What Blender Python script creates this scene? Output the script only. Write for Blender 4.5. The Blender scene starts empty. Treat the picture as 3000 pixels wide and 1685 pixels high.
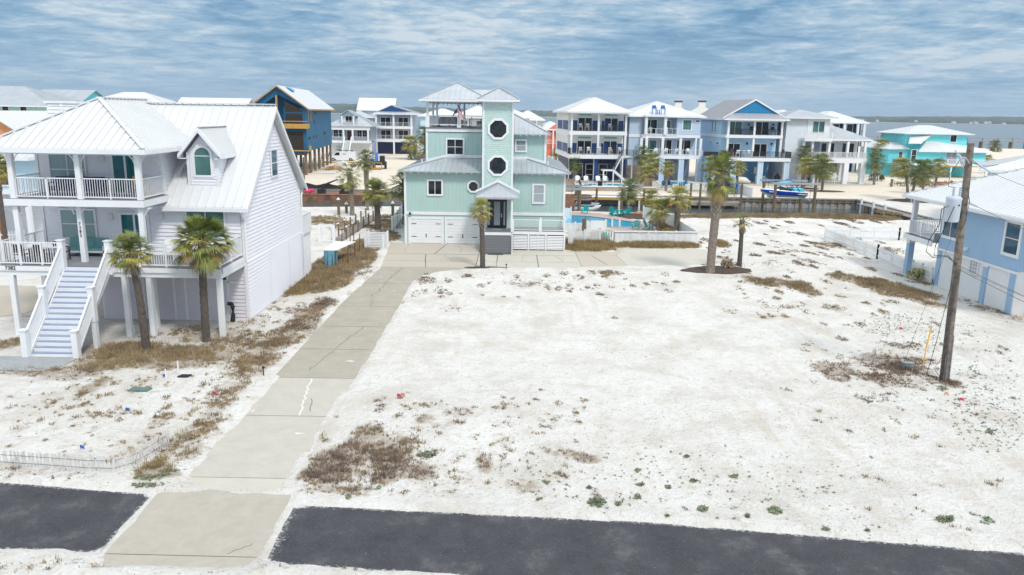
import bpy, math, random
import numpy as np
from mathutils import Vector, Matrix
SC=bpy.context.scene; COL=SC.collection
RD=math.radians; rnd=random.Random(7)
# ---------------------------------------------------------------- surveyed camera, used to read positions off the ground
F=2250.;CW=3000.;CH=1685.;CAMH=11.0
PIT=math.atan(510/F);ROL=math.atan(.0165)
def ray(px,py):
    u=px-CW/2;v=py-CH/2
    uu=u*math.cos(ROL)+v*math.sin(ROL); vv=-u*math.sin(ROL)+v*math.cos(ROL)
    return (uu,F*math.cos(PIT)-vv*math.sin(PIT),-F*math.sin(PIT)-vv*math.cos(PIT))
def G(px,py,z=0.):
    a=ray(px,py); t=(z-CAMH)/a[2]; return (a[0]*t,a[1]*t)
def P(px,py,Y):
    a=ray(px,py); t=Y/a[1]; return (a[0]*t,CAMH+a[2]*t)
# ---------------------------------------------------------------- materials
M={}
def mat(name,col,rough=.6,metal=0.,var=.0,vs=2.,bump=0.,bs=8.,spec=.5,kind=None,per=.2,col2=None,trans=0.,emis=None,detail=4,lo=.35,hi=.7,coat=0.):
    m=bpy.data.materials.new(name); m.use_nodes=True; nt=m.node_tree; N=nt.nodes; L=nt.links
    b=N['Principled BSDF']; b.inputs['Roughness'].default_value=rough; b.inputs['Metallic'].default_value=metal
    b.inputs['Specular IOR Level'].default_value=spec; b.inputs['Base Color'].default_value=(*col,1)
    if coat: b.inputs['Coat Weight'].default_value=coat; b.inputs['Coat Roughness'].default_value=.05
    tc=N.new('ShaderNodeTexCoord')
    def noise(s,d=detail,r=.55):
        n=N.new('ShaderNodeTexNoise'); n.inputs['Scale'].default_value=s; n.inputs['Detail'].default_value=d; n.inputs['Roughness'].default_value=(.72 if d>9 else r)
        L.new(tc.outputs['Object'],n.inputs['Vector']); return n
    def ramp(inp,a,b_,c0,c1):
        r=N.new('ShaderNodeValToRGB'); r.color_ramp.elements[0].position=a; r.color_ramp.elements[1].position=b_
        r.color_ramp.elements[0].color=(*c0,1); r.color_ramp.elements[1].color=(*c1,1); L.new(inp,r.inputs['Fac']); return r
    out=None
    if col2 or var:
        c1=col2 if col2 else tuple(min(1,c*(1-var)) for c in col)
        n=noise(vs); r=ramp(n.outputs['Fac'],lo,hi,col,c1); out=r.outputs['Color']
    if kind in('brick','shingle'):
        t=N.new('ShaderNodeTexBrick'); t.inputs['Scale'].default_value=1.; t.inputs['Brick Width'].default_value=per*(2.2 if kind=='brick' else 1.6); t.inputs['Row Height'].default_value=per
        t.inputs['Mortar Size'].default_value=.012 if kind=='brick' else .01; t.inputs['Color1'].default_value=(*col,1)
        c1=col2 if col2 else tuple(c*(1-max(var,.1)) for c in col); t.inputs['Color2'].default_value=(*c1,1)
        t.inputs['Mortar'].default_value=(*[c*.6 for c in col],1)
        sp=N.new('ShaderNodeSeparateXYZ'); L.new(tc.outputs['Object'],sp.inputs[0]); ad=N.new('ShaderNodeMath'); ad.operation='ADD'
        L.new(sp.outputs[0],ad.inputs[0]); L.new(sp.outputs[1],ad.inputs[1]); cb=N.new('ShaderNodeCombineXYZ'); L.new(ad.outputs[0],cb.inputs[0]); L.new(sp.outputs[2],cb.inputs[1])
        if name.startswith('paver'): L.new(sp.outputs[0],cb.inputs[0]); L.new(sp.outputs[1],cb.inputs[1])
        L.new(cb.outputs[0],t.inputs['Vector']); out=t.outputs['Color']
    if out: L.new(out,b.inputs['Base Color'])
    h=None
    if kind in('lap','bb'):
        sp=N.new('ShaderNodeSeparateXYZ'); L.new(tc.outputs['Object'],sp.inputs[0])
        src=sp.outputs[2]
        if kind=='bb':
            ad=N.new('ShaderNodeMath'); ad.operation='ADD'; L.new(sp.outputs[0],ad.inputs[0]); L.new(sp.outputs[1],ad.inputs[1]); src=ad.outputs[0]
        d=N.new('ShaderNodeMath'); d.operation='DIVIDE'; L.new(src,d.inputs[0]); d.inputs[1].default_value=per
        fr=N.new('ShaderNodeMath'); fr.operation='FRACT'; L.new(d.outputs[0],fr.inputs[0])
        iv=N.new('ShaderNodeMath'); iv.operation='SUBTRACT' if kind=='lap' else 'GREATER_THAN'
        if kind=='lap': iv.inputs[0].default_value=1.; L.new(fr.outputs[0],iv.inputs[1])
        else: L.new(fr.outputs[0],iv.inputs[0]); iv.inputs[1].default_value=.8
        bm=N.new('ShaderNodeBump'); bm.inputs['Strength'].default_value=1.; bm.inputs['Distance'].default_value=.03
        L.new(iv.outputs[0],bm.inputs['Height']); h=bm
    if bump:
        n2=noise(bs,6,.6); bm=N.new('ShaderNodeBump'); bm.inputs['Strength'].default_value=1.; bm.inputs['Distance'].default_value=bump
        L.new(n2.outputs['Fac'],bm.inputs['Height'])
        if h: L.new(h.outputs[0],bm.inputs['Normal'])
        h=bm
    if h: L.new(h.outputs[0],b.inputs['Normal'])
    M[name]=m; return m
W=(.86,.87,.88)
mat('white',(.80,.81,.83),.45,var=.06,vs=1.5)
mat('white_far',(.78,.80,.83),.5)
mat('lav',(.84,.83,.88),.55,var=.05,vs=.6)
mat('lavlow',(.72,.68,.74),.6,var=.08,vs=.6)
mat('roofwhite',(.66,.67,.68),.4,var=.05,vs=.5,lo=.45,hi=.75)
mat('roofgrey',(.50,.53,.56),.38,metal=.25,var=.14,vs=.7)
mat('roofgrey2',(.40,.41,.44),.42,metal=.25,var=.08,vs=.7)
mat('teal',(.43,.59,.56),.55,var=.05,vs=.8)
mat('tealsh',(.53,.69,.66),.6,kind='shingle',per=.17,var=.08)
mat('glass',(.01,.014,.017),.03,spec=.4,col2=(.03,.034,.038),vs=1.3,lo=.45,hi=.6)
mat('glassblue',(.02,.08,.14),.04,spec=.6)
mat('glassteal',(.008,.13,.15),.05,spec=.5,kind='bb',per=.12)
mat('glassgreen',(.10,.22,.20),.05,spec=.5,col2=(.04,.11,.11),vs=.9)
mat('curtain',(.30,.40,.42),.12,spec=.6,kind='bb',per=.16)
mat('blinds',(.34,.38,.42),.15,spec=.6,kind='lap',per=.06)
mat('black',(.012,.012,.015),.5)
mat('iron',(.02,.022,.025),.45)
mat('interior',(.03,.025,.02),.9)
mat('navy',(.01,.055,.20),.5,var=.1)
mat('navydark',(.012,.025,.10),.5)
mat('cream',(.74,.74,.72),.6,var=.04)
mat('h2blue',(.47,.58,.72),.55,kind='lap',per=.2,var=.05)
mat('h2bb',(.50,.62,.78),.55,kind='bb',per=.4)
mat('h3blue',(.43,.65,.84),.55,kind='lap',per=.2,var=.05)
mat('h3deep',(.0,.19,.42),.55,kind='lap',per=.2)
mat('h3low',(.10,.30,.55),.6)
mat('h4pale',(.71,.75,.80),.55,kind='lap',per=.2,var=.04)
mat('cyan',(.17,.70,.76),.55,var=.06)
mat('rblue',(.33,.50,.70),.55,var=.07,vs=.7)
mat('sheath',(.0,.12,.26),.6,var=.35,vs=.5)
mat('wood',(.50,.30,.12),.7,var=.25,vs=3)
mat('pile',(.20,.15,.10),.85,var=.35,vs=4,bump=.01,bs=20)
mat('dockwood',(.30,.27,.24),.85,var=.3,vs=3)
mat('yellowwood',(.52,.30,.07),.7,var=.2,vs=2)
mat('underlay',(.62,.63,.67),.6,var=.12,vs=3)
mat('tarp',(.0,.30,.75),.5)
mat('salmon',(.72,.20,.12),.6,var=.08)
mat('orange',(.75,.33,.14),.6,kind='brick',per=.2)
mat('mint',(.48,.72,.62),.6)
mat('ltblue',(.50,.70,.82),.6)
mat('greyblue',(.34,.40,.50),.6,kind='lap',per=.2)
mat('whitelap',(.74,.76,.80),.55,kind='lap',per=.2)
mat('turq',(.0,.48,.50),.5,var=.08)
mat('turqold',(.14,.42,.42),.6,var=.15)
mat('adblue',(.0,.13,.48),.45)
mat('adnavy',(.0,.10,.22),.5)
mat('pool',(.0,.42,.66),.04,spec=.6,col2=(.0,.30,.55),vs=1.2,bump=.02,bs=3)
mat('pooltile',(.0,.10,.25),.2,var=.4,vs=6)
mat('paverpink',(.48,.38,.33),.8,kind='brick',per=.15,col2=(.42,.34,.30))
mat('pavergrey',(.40,.41,.42),.85,kind='brick',per=.12,col2=(.33,.34,.35))
mat('mulch',(.10,.065,.05),.95,var=.5,vs=9,bump=.05,bs=16)
mat('conc',(.42,.375,.305),.85,col2=(.31,.285,.235),vs=1.04,bump=.006,bs=18,lo=.3,hi=.75,detail=11)
mat('conc2',(.43,.40,.345),.85,col2=(.53,.49,.43),vs=1.33,bump=.006,bs=18,lo=.3,hi=.75,detail=11)
mat('conc3',(.55,.51,.44),.85,col2=(.46,.43,.37),vs=0.95,bump=.006,bs=18,lo=.3,hi=.75,detail=11)
mat('conctan',(.50,.43,.335),.85,col2=(.44,.405,.355),vs=0.85,bump=.006,bs=18,lo=.35,hi=.7,detail=11)
mat('concapron',(.38,.345,.29),.85,col2=(.45,.41,.35),vs=2.09,bump=.006,bs=25,detail=11)
mat('joint',(.15,.145,.135),.9)
mat('sandfill',(.70,.68,.63),.95)
mat('seapanel',(.36,.37,.38),.8,col2=(.23,.17,.11),vs=.6,bump=.01,bs=6)
mat('rust',(.30,.15,.08),.85,col2=(.09,.06,.05),vs=1.2)
mat('rustdark',(.10,.05,.03),.9,var=.4,vs=2)
mat('red',(.6,.02,.04),.5); mat('pink',(.75,.03,.15),.5); mat('kgreen',(.05,.45,.22),.4); mat('kblue',(.0,.12,.5),.4)
mat('boatblue',(.0,.055,.50),.15,coat=.6); mat('boatwhite',(.82,.83,.85),.2,coat=.4)
mat('canvas',(.12,.55,.68),.7); mat('alu',(.55,.57,.6),.3,metal=.8); mat('boatbrown',(.30,.24,.20),.5)
mat('bluecover',(.15,.36,.48),.6,var=.25,vs=3)
mat('vanwhite',(.80,.81,.84),.2,coat=.5); mat('rubber',(.02,.02,.02),.8); mat('liftblue',(.0,.14,.50),.4)
mat('polewood',(.26,.21,.17),.85,var=.6,vs=5,bump=.03,bs=12)
mat('xfmr',(.56,.60,.66),.4); mat('ceramic',(.45,.50,.55),.2)
mat('trunk',(.27,.225,.185),.9,var=.45,vs=8,bump=.02,bs=10)
mat('trunkdark',(.125,.10,.085),.9,var=.4,vs=8,bump=.02,bs=10)
mat('boot',(.37,.31,.25),.9,var=.4,vs=5)
mat('leaf1',(.20,.235,.045),.5,var=.6,vs=1.2)
mat('leaf2',(.37,.35,.07),.55,var=.35,vs=1.5)
mat('leaf3',(.42,.29,.09),.7,var=.3,vs=2)
mat('leafdry',(.44,.36,.26),.85,var=.35,vs=2)
mat('leaffar',(.15,.185,.05),.6,var=.5,vs=1.)
mat('leaffar2',(.30,.30,.07),.6,var=.4,vs=1.)
mat('grasstan',(.38,.285,.16),.9,var=.45,vs=.8)
mat('grassgold',(.38,.28,.13),.9,var=.4,vs=.8)
mat('grasspurp',(.27,.19,.145),.9,var=.45,vs=.9)
mat('grassgreen',(.10,.125,.035),.8,var=.4,vs=.9)
mat('weed',(.26,.31,.19),.8,var=.5,vs=1.5)
mat('debris',(.10,.08,.06),.9,var=.6,vs=.7)
mat('paint_blue_tread',(.30,.36,.50),.6,var=.15,vs=2)
mat('deckgrey',(.25,.25,.28),.7,var=.15,vs=2)
mat('stairgrey',(.17,.175,.185),.6)
mat('cushgreen',(.15,.33,.34),.8); mat('cushnavy',(.01,.02,.12),.8); mat('wicker',(.06,.04,.04),.8)
mat('umbrella',(.70,.68,.62),.8)
mat('flagred',(.50,.01,.03),.7); mat('flagblue',(.02,.05,.22),.7); mat('flagwhite',(.82,.82,.84),.7)
mat('yellow',(.80,.42,.02),.5); mat('utilgreen',(.10,.19,.17),.6); mat('utilgrey',(.25,.30,.33),.6)
mat('block',(.42,.36,.31),.85,kind='brick',per=.2,col2=(.36,.31,.28))
mat('rock',(.50,.30,.15),.85,var=.3); mat('cedar',(.33,.23,.16),.85,var=.3,vs=3)
mat('fencewhite',(.80,.81,.82),.5,var=.05,vs=1); mat('weathered',(.72,.71,.69),.8,var=.25,vs=5)
mat('woods',(.06,.085,.04),.95,col2=(.02,.032,.018),vs=.012,detail=8)
mat('blackcloth',(.015,.015,.017),.7); mat('chrome',(.6,.6,.6),.2,metal=1.)
mat('roofsalmon',(.8,.8,.82),.5)
mat('rope',(.32,.28,.22),.9)
mat('rustiron',(.16,.07,.04),.85)
# ---------------------------------------------------------------- mesh builder
OFF={}
def orig(o):
    while o is not None:
        if o.name in OFF: return OFF[o.name]
        o=o.parent
    return (0,0,0)
def clip(pts,ax,a,b):
    """clip convex polygon between planes dot(ax,p)=a and =b"""
    for s,c in((1,a),(-1,b)):
        out=[]
        for i in range(len(pts)):
            p,q=pts[i],pts[(i+1)%len(pts)]; dp=s*(ax.dot(p)-c); dq=s*(ax.dot(q)-c)
            if dp>=0: out.append(p)
            if (dp<0)!=(dq<0): out.append(p+(q-p)*(dp/(dp-dq)))
        pts=out
        if len(pts)<3: return []
    return pts
class MB:
    def __init__(s): s.v=[];s.f=[];s.m=[];s.k=0
    def poly(s,pts):
        n=len(s.v); s.v+= [tuple(p) for p in pts]; s.f.append(tuple(range(n,n+len(pts)))); s.m.append(s.k); return s
    def hexa(s,a,b):
        """a,b: matching quads"""
        n=len(s.v); s.v+=[tuple(p) for p in a]+[tuple(p) for p in b]
        s.f+=[(n,n+3,n+2,n+1),(n+4,n+5,n+6,n+7)]+[(n+i,n+(i+1)%4,n+4+(i+1)%4,n+4+i) for i in range(4)]; s.m+=[s.k]*6; return s
    def box(s,x0,y0,z0,x1,y1,z1):
        x0,x1=min(x0,x1),max(x0,x1);y0,y1=min(y0,y1),max(y0,y1);z0,z1=min(z0,z1),max(z0,z1)
        return s.hexa([(x0,y0,z0),(x1,y0,z0),(x1,y1,z0),(x0,y1,z0)],[(x0,y0,z1),(x1,y0,z1),(x1,y1,z1),(x0,y1,z1)])
    def ubox(s,c,u,n,u0,u1,z0,z1,n0,n1):
        def p(a,b,z): return (c[0]+u[0]*a+n[0]*b,c[1]+u[1]*a+n[1]*b,c[2]+z)
        return s.hexa([p(u0,n0,z0),p(u1,n0,z0),p(u1,n1,z0),p(u0,n1,z0)],[p(u0,n0,z1),p(u1,n0,z1),p(u1,n1,z1),p(u0,n1,z1)])
    def bar(s,p0,p1,w,h=None):
        h=h or w; p0=Vector(p0);p1=Vector(p1); d=(p1-p0)
        if d.length<1e-6: return s
        d.normalize(); a=d.cross(Vector((0,0,1)))
        if a.length<1e-3: a=Vector((1,0,0))
        a.normalize(); b=a.cross(d); a=a*w/2;b=b*h/2
        return s.hexa([p0-a-b,p0+a-b,p0+a+b,p0-a+b],[p1-a-b,p1+a-b,p1+a+b,p1-a+b])
    def tube(s,pts,rad,n=8,cap=True):
        pts=[Vector(p) for p in pts]; b0=len(s.v); 
        if not hasattr(rad,'__len__'): rad=[rad]*len(pts)
        for i,p in enumerate(pts):
            d=(pts[min(i+1,len(pts)-1)]-pts[max(i-1,0)]).normalized(); a=d.cross(Vector((0,0,1)))
            if a.length<.05: a=d.cross(Vector((0,1,0)))
            a.normalize(); b=a.cross(d)
            for k in range(n):
                t=2*math.pi*k/n; s.v.append(tuple(p+(a*math.cos(t)+b*math.sin(t))*rad[i]))
        for i in range(len(pts)-1):
            for k in range(n):
                s.f.append((b0+i*n+k,b0+i*n+(k+1)%n,b0+(i+1)*n+(k+1)%n,b0+(i+1)*n+k)); s.m.append(s.k)
        if cap:
            s.f.append(tuple(range(b0,b0+n))); s.f.append(tuple(range(b0+(len(pts)-1)*n,b0+len(pts)*n))); s.m+=[s.k]*2
        return s
    def prism(s,pts,ax,a,b):
        def q(p,t): return {'x':(t,p[0],p[1]),'y':(p[0],t,p[1]),'z':(p[0],p[1],t)}[ax]
        A=[q(p,a) for p in pts];B=[q(p,b) for p in pts]; n=len(s.v); k=len(pts); s.v+=A+B
        s.f.append(tuple(range(n+k-1,n-1,-1))); s.f.append(tuple(range(n+k,n+2*k))); s.m+=[s.k]*2
        for i in range(k): s.f.append((n+i,n+(i+1)%k,n+k+(i+1)%k,n+k+i)); s.m.append(s.k)
        return s
    def slab(s,pts,t):
        pts=[Vector(p) for p in pts]; n=len(s.v);k=len(pts); s.v+=[tuple(p) for p in pts]+[(p.x,p.y,p.z-t) for p in pts]
        s.f.append(tuple(range(n,n+k))); s.f.append(tuple(range(n+2*k-1,n+k-1,-1))); s.m+=[s.k]*2
        for i in range(k): s.f.append((n+i,n+(i+1)%k,n+k+(i+1)%k,n+k+i)); s.m.append(s.k)
        return s
    def lap(s,pts,n,per=.20,out=.046):
        pts=[Vector(p) for p in pts]; n=Vector(n); Z=Vector((0,0,1)); z=min(p.z for p in pts); zt=max(p.z for p in pts)
        while z<zt-.01:
            q=clip(pts,Z,z,z+per)
            if q:
                s.poly([p+n*(.002+out*(1-(p.z-z)/per)) for p in q])
                lo=[p for p in q if p.z<z+1e-3]
                if len(lo)>=2: s.poly([lo[0]+n*(out+.002),lo[-1]+n*(out+.002),lo[-1],lo[0]])
            z+=per
        return s
    def batten(s,pts,n,sp=.4,w=.05,out=.04):
        pts=[Vector(p) for p in pts]; n=Vector(n); u=Vector((-n.y,n.x,0)); a=min(u.dot(p) for p in pts); b=max(u.dot(p) for p in pts); t=a+sp/2
        while t<b-w:
            q=clip(pts,u,t,t+w)
            if q: s.poly([p+n*out for p in q]); 
            if q:
                for i in range(len(q)):
                    s.poly([q[i],q[(i+1)%len(q)],q[(i+1)%len(q)]+n*out,q[i]+n*out])
            t+=sp
        return s
    def roof(s,faces,rib=.45,rw=.045,rh=.06,th=.12):
        for f in faces:
            f=[Vector(p) for p in f]; s.slab(f,th)
            if not rib: continue
            n=(f[1]-f[0]).cross(f[2]-f[0]).normalized()
            if n.z<0: n=-n
            a=n.cross(Vector((0,0,1)))
            if a.length<1e-3: continue
            a.normalize(); lo=min(a.dot(p) for p in f); hi=max(a.dot(p) for p in f); t=lo+rib/2
            while t<hi:
                I=[]
                for i in range(len(f)):
                    p,q=f[i],f[(i+1)%len(f)]; dp=a.dot(p)-t; dq=a.dot(q)-t
                    if (dp<0)!=(dq<0): I.append(p+(q-p)*(dp/(dp-dq)))
                if len(I)==2 and (I[0]-I[1]).length>.15: s.bar(I[0]+n*rh*.45,I[1]+n*rh*.45,rw,rh)
                t+=rib
        return s
    def build(s,name,mats,parent=None,smooth=False,loc=None):
        me=bpy.data.meshes.new(name); o=(0,0,0) if parent is None else orig(parent)
        v=[(p[0]-o[0],p[1]-o[1],p[2]-o[2]) for p in s.v] if o!=(0,0,0) else s.v
        if loc: v=[(p[0]-loc[0],p[1]-loc[1],p[2]-loc[2]) for p in v]
        me.from_pydata(v,[],s.f)
        if isinstance(mats,str): mats=[mats]
        for q in mats: me.materials.append(M[q])
        if len(mats)>1: me.polygons.foreach_set('material_index',s.m)
        if smooth: me.polygons.foreach_set('use_smooth',[True]*len(s.f))
        ob=bpy.data.objects.new(name,me); COL.objects.link(ob)
        if parent is not None: ob.parent=parent
        if loc: ob.location=loc
        return ob
def each(mb,name,mats,parent):
    """every separate piece of the builder becomes an object of its own"""
    par=list(range(len(mb.v)))
    def fd(i):
        while par[i]!=i: par[i]=par[par[i]]; i=par[i]
        return i
    for f in mb.f:
        a=fd(f[0])
        for j in f[1:]: par[fd(j)]=a
    g={}
    for fi,f in enumerate(mb.f): g.setdefault(fd(f[0]),[]).append(fi)
    for fs in g.values():
        m=MB(); ix={}
        for fi in fs:
            t=[]
            for j in mb.f[fi]:
                if j not in ix: ix[j]=len(m.v); m.v.append(mb.v[j])
                t.append(ix[j])
            m.f.append(tuple(t)); m.m.append(mb.m[fi])
        m.build(name,mats,parent)
def tag(o,label=None,cat=None,group=None,kind=None):
    if label:o['label']=label
    if cat:o['category']=cat
    if group:o['group']=group
    if kind:o['kind']=kind
    return o
def thing(name,label,cat,loc=(0,0,0),group=None,rz=0.,world=True):
    o=bpy.data.objects.new(name,None); COL.objects.link(o); o.location=loc; o.rotation_euler.z=rz; o.empty_display_size=.3
    if world and rz==0: OFF[o.name]=tuple(loc)
    else: OFF[o.name]=(0,0,0)
    return tag(o,label,cat,group)
def solo(mb,name,mt,label,cat,loc,group=None,smooth=False):
    o=mb.build(name,mt,None,smooth,loc=loc); return tag(o,label,cat,group)
def dup(root,loc,rz=None,label=None,sc=None):
    r=root.copy(); COL.objects.link(r); r.location=loc
    if rz is not None: r.rotation_euler.z=rz
    if label: r['label']=label
    if sc: r.scale=sc if hasattr(sc,'__len__') else (sc,)*3
    for ch in list(root.children):
        c=ch.copy(); COL.objects.link(c); c.parent=r
        for g in ch.children:
            d=g.copy(); COL.objects.link(d); d.parent=c
    return r
X_=(1,0);Y_=(0,1)
def win(parent,c,w,h,face='f',cols=2,rows=1,fr=.1,mt='white',gl='glass',name='window',pd=.06,mun=.045,gls=None):
    """c: bottom centre on the wall face; f front(-y), r right(+x), l left(-x)"""
    u,n={'f':((1,0),(0,-1)),'r':((0,1),(1,0)),'l':((0,1),(-1,0))}[face]
    m=MB(); a=w/2
    for b in((-a-fr,-a,-fr,h+fr),(a,a+fr,-fr,h+fr)): m.ubox(c,u,n,b[0],b[1],b[2],b[3],.001,pd)
    m.ubox(c,u,n,-a,a,h,h+fr,.001,pd); m.ubox(c,u,n,-a,a,-fr,0,.001,pd+.02)
    for i in range(1,cols): x=-a+w*i/cols; m.ubox(c,u,n,x-mun/2,x+mun/2,0,h,.002,pd*.7)
    for i in range(1,rows): z=h*i/rows; m.ubox(c,u,n,-a,a,z-mun/2,z+mun/2,.002,pd*.55)
    f=m.build(name,mt,parent); g=MB(); g.ubox(c,u,n,-a,a,0,h,.001,.016); g.build('pane',gls or gl,f); return f
def octwin(parent,c,r,fr=.16,mt='white'):
    m=MB(); pts=lambda q,y:[(c[0]+q*math.cos(RD(22.5+45*k)),y,c[2]+q*math.sin(RD(22.5+45*k))) for k in range(8)]
    y0,y1=c[1]-.002,c[1]-.09; ro=r+fr
    A,B,C_,D=pts(r,y1),pts(ro,y1),pts(r,y0),pts(ro,y0)
    for i in range(8):
        j=(i+1)%8; m.poly([A[i],A[j],B[j],B[i]]); m.poly([B[i],B[j],D[j],D[i]]); m.poly([A[j],A[i],C_[i],C_[j]])
    f=m.build('window',mt,parent); g=MB(); g.prism([(p[0],p[2]) for p in pts(r,0)],'y',c[1]-.03,c[1]-.004); g.build('pane','glass',f); 
    return f
def rail(parent,p0,p1,h=1.,sp=.12,mt='white',bw=.03,posts=2,name='railing',tw=.07,bot=.1,pw=.09,mesh=False):
    m=MB(); p0=Vector(p0);p1=Vector(p1); Z=Vector((0,0,1)); L=(p1-p0).length
    m.bar(p0+Z*h,p1+Z*h,tw,.05); m.bar(p0+Z*bot,p1+Z*bot,.045,.05)
    n=max(1,int(L/sp))
    for i in range(1,n):
        q=p0+(p1-p0)*i/n; m.bar(q+Z*(bot+.02),q+Z*(h-.02),bw,bw)
    if mesh:
        for k in range(1,6): m.bar(p0+Z*(bot+(h-bot)*k/6),p1+Z*(bot+(h-bot)*k/6),.012,.012)
    for i in range(posts):
        q=p0+(p1-p0)*(i/(posts-1) if posts>1 else .5); m.bar(q,q+Z*(h+.03),pw,pw)
    return m.build(name,mt,parent)
def hipf(x0,x1,y0,y1,z,h):
    w,d=x1-x0,y1-y0
    if w<d:
        m=w/2; a=(x0+m,y0+m,z+h);b=(x0+m,y1-m,z+h)
        return [[(x0,y0,z),(x1,y0,z),a],[(x1,y0,z),(x1,y1,z),b,a],[(x1,y1,z),(x0,y1,z),b],[(x0,y1,z),(x0,y0,z),a,b]]
    m=d/2; a=(x0+m,y0+m,z+h);b=(x1-m,y0+m,z+h)
    return [[(x0,y0,z),(x1,y0,z),b,a],[(x1,y0,z),(x1,y1,z),b],[(x1,y1,z),(x0,y1,z),a,b],[(x0,y1,z),(x0,y0,z),a]]
def gabf(x0,x1,y0,y1,z,h,ax='y'):
    if ax=='y':
        m=(x0+x1)/2; return [[(x0,y0,z),(m,y0,z+h),(m,y1,z+h),(x0,y1,z)],[(x1,y0,z),(x1,y1,z),(m,y1,z+h),(m,y0,z+h)]]
    m=(y0+y1)/2; return [[(x0,y0,z),(x1,y0,z),(x1,m,z+h),(x0,m,z+h)],[(x1,y1,z),(x0,y1,z),(x0,m,z+h),(x1,m,z+h)]]
def fascia(mb,x0,x1,y0,y1,z,h=.2,t=.06):
    """gutter board round an eave, butted at its corners"""
    mb.box(x0-t,y0-t,z-h,x1+t,y0,z-.01); mb.box(x0-t,y1,z-h,x1+t,y1+t,z-.01); mb.box(x0-t,y0,z-h,x0,y1,z-.01); mb.box(x1,y0,z-h,x1+t,y1,z-.01)
    return mb
def stairs(parent,x0,x1,ya,za,yb,zb,n,tm,rm,name='steps',str_m=None):
    """flight along y from (ya,za) top to (yb,zb) bottom"""
    t=MB();r=MB(); dy=(yb-ya)/n; dz=(zb-za)/n
    for i in range(n):
        y=ya+dy*i; z=za+dz*(i+1)
        t.box(x0,y-.02,z-.04,x1,y+dy*1.06,z); r.box(x0,y-.015,z+.002,x1,y+.012,z-dz-.042)
    s=r.build(name,rm,parent); t.build('treads',tm,s)
    st=MB(); 
    for x in(x0-.05,x1): st.prism([(ya,za-.05),(ya,za-.4),(yb-.05*math.copysign(1,ya-yb),zb-.02),(yb,zb+.15)],'x',x,x+.05)
    each(st,'stringer',str_m or rm,s); return s
def cols(parent,pts,z0,z1,w,mt,name='post'):
    for (x,y) in pts: MB().box(x-w/2,y-w/2,z0,x+w/2,y+w/2,z1).build(name,mt,parent)
# ---------------------------------------------------------------- setting
PAVE=[ # paved outlines (x,y)
 [(-10.15,20.8),(-6.35,20.6),(-6.5,21.5),(-6.5,44),(-6.65,49.5),(-6.2,51.8),(-5.2,53.1),(-3.6,54.1),(-1.,54.9),(4.,55.3),(9.,56.3),(14.6,57.2),(16.2,58.5),(16.4,64.3),(9.,64.6),(8.4,62.4),(4.3,62.2),(4.3,65.2),(-10.6,65.2),(-10.0,60.),(-9.5,54.),(-9.95,44)],
 [(-10.15,16.6),(-6.2,16.6),(-6.3,20.55),(-10.25,20.75)],
 [(-6.05,17.05),(-1.5,16.7),(8,15.3),(24,12.4),(24,16.3),(13.5,18.05),(3.9,19.3),(-6.15,19.95)],
 [(-26,18.1),(-12.9,17.5),(-10.3,17.4),(-10.35,20.4),(-15.2,21.0),(-26,22.)]]
def insd(px,py,poly):
    """signed distance, + inside"""
    d=np.full(px.shape,1e9); ins=np.zeros(px.shape,bool); n=len(poly)
    for i in range(n):
        x0,y0=poly[i];x1,y1=poly[(i+1)%n]; ex,ey=x1-x0,y1-y0
        t=np.clip(((px-x0)*ex+(py-y0)*ey)/(ex*ex+ey*ey),0,1); d=np.minimum(d,np.hypot(px-x0-t*ex,py-y0-t*ey))
        c=((y0>py)!=(y1>py)); 
        with np.errstate(divide='ignore',invalid='ignore'): xi=(x1-x0)*(py-y0)/((y1-y0) if y1!=y0 else 1e-9)+x0
        ins^= c&(px<xi)
    return np.where(ins,d,-d)
def nz(x,y,s,seed=0):
    r=random.Random(seed); o=0.
    for k in range(7):
        a=r.uniform(0,6.28); f=s*(1+.55*k); o=o+np.sin((x*math.cos(a)+y*math.sin(a))*f+r.uniform(0,6.28)+1.3*np.sin((x*math.sin(a)-y*math.cos(a))*f*.63+k))/(1+.5*k)
    return o/3.
FLAT=[(-25.5,-12.5,35,54),(-27,-14,38,60),(28.5,40,42,56),(-9.5,5,60,74),(4,17,62,88)]
def gz(x,y):
    x=np.asarray(x,float);y=np.asarray(y,float)
    z=.05+.05*nz(x,y,.35,1)+.025*nz(x,y,1.3,2)+.018*nz(x,y,3.1,3)
    z=z+.45*np.exp(-(((x-22)/7.)**2+((y-58)/9.)**2))+.16*np.exp(-(((x-3)/9.)**2+((y-36)/8.)**2))+.25*np.exp(-(((x-25)/5.)**2+((y-42)/6.)**2))
    z=z+.22*np.exp(-(((x+2.)/5.)**2+((y-26)/3.)**2))
    f=np.ones(x.shape)
    for a,b,c,d in FLAT:
        s=np.maximum(np.maximum(a-x,x-b),np.maximum(c-y,y-d)); f=np.minimum(f,np.clip(s/3.,0,1))
    z=z*f+.0*(1-f)
    p=np.full(x.shape,-1e9)
    for poly in PAVE: p=np.maximum(p,insd(x,y,poly))
    k=np.clip(1+p/1.2,0,1)   # 1 at the edge and inside
    edge=.035+.03*nz(x,y,2.3,9)+.012*nz(x,y,6.,5)-.34*np.clip(p,-.25,.4)
    band=np.exp(-((y-21.15)/.3)**2)*((x>-10.4)&(x<-6.2))*.06+np.exp(-((y-16.55)/.45)**2)*((x>-11)&(x<-5.5))*.12
    side=np.exp(-((x+9.75+.25*nz(x*0,y,.9,21))/.45)**2)*((y>20.6)&(y<31))*.12+np.exp(-((x+6.75+.2*nz(x*0,y,1.1,22))/.28)**2)*((y>20.6)&(y<29))*.09
    z=z*(1-k)+edge*k+band+side
    return z
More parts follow.
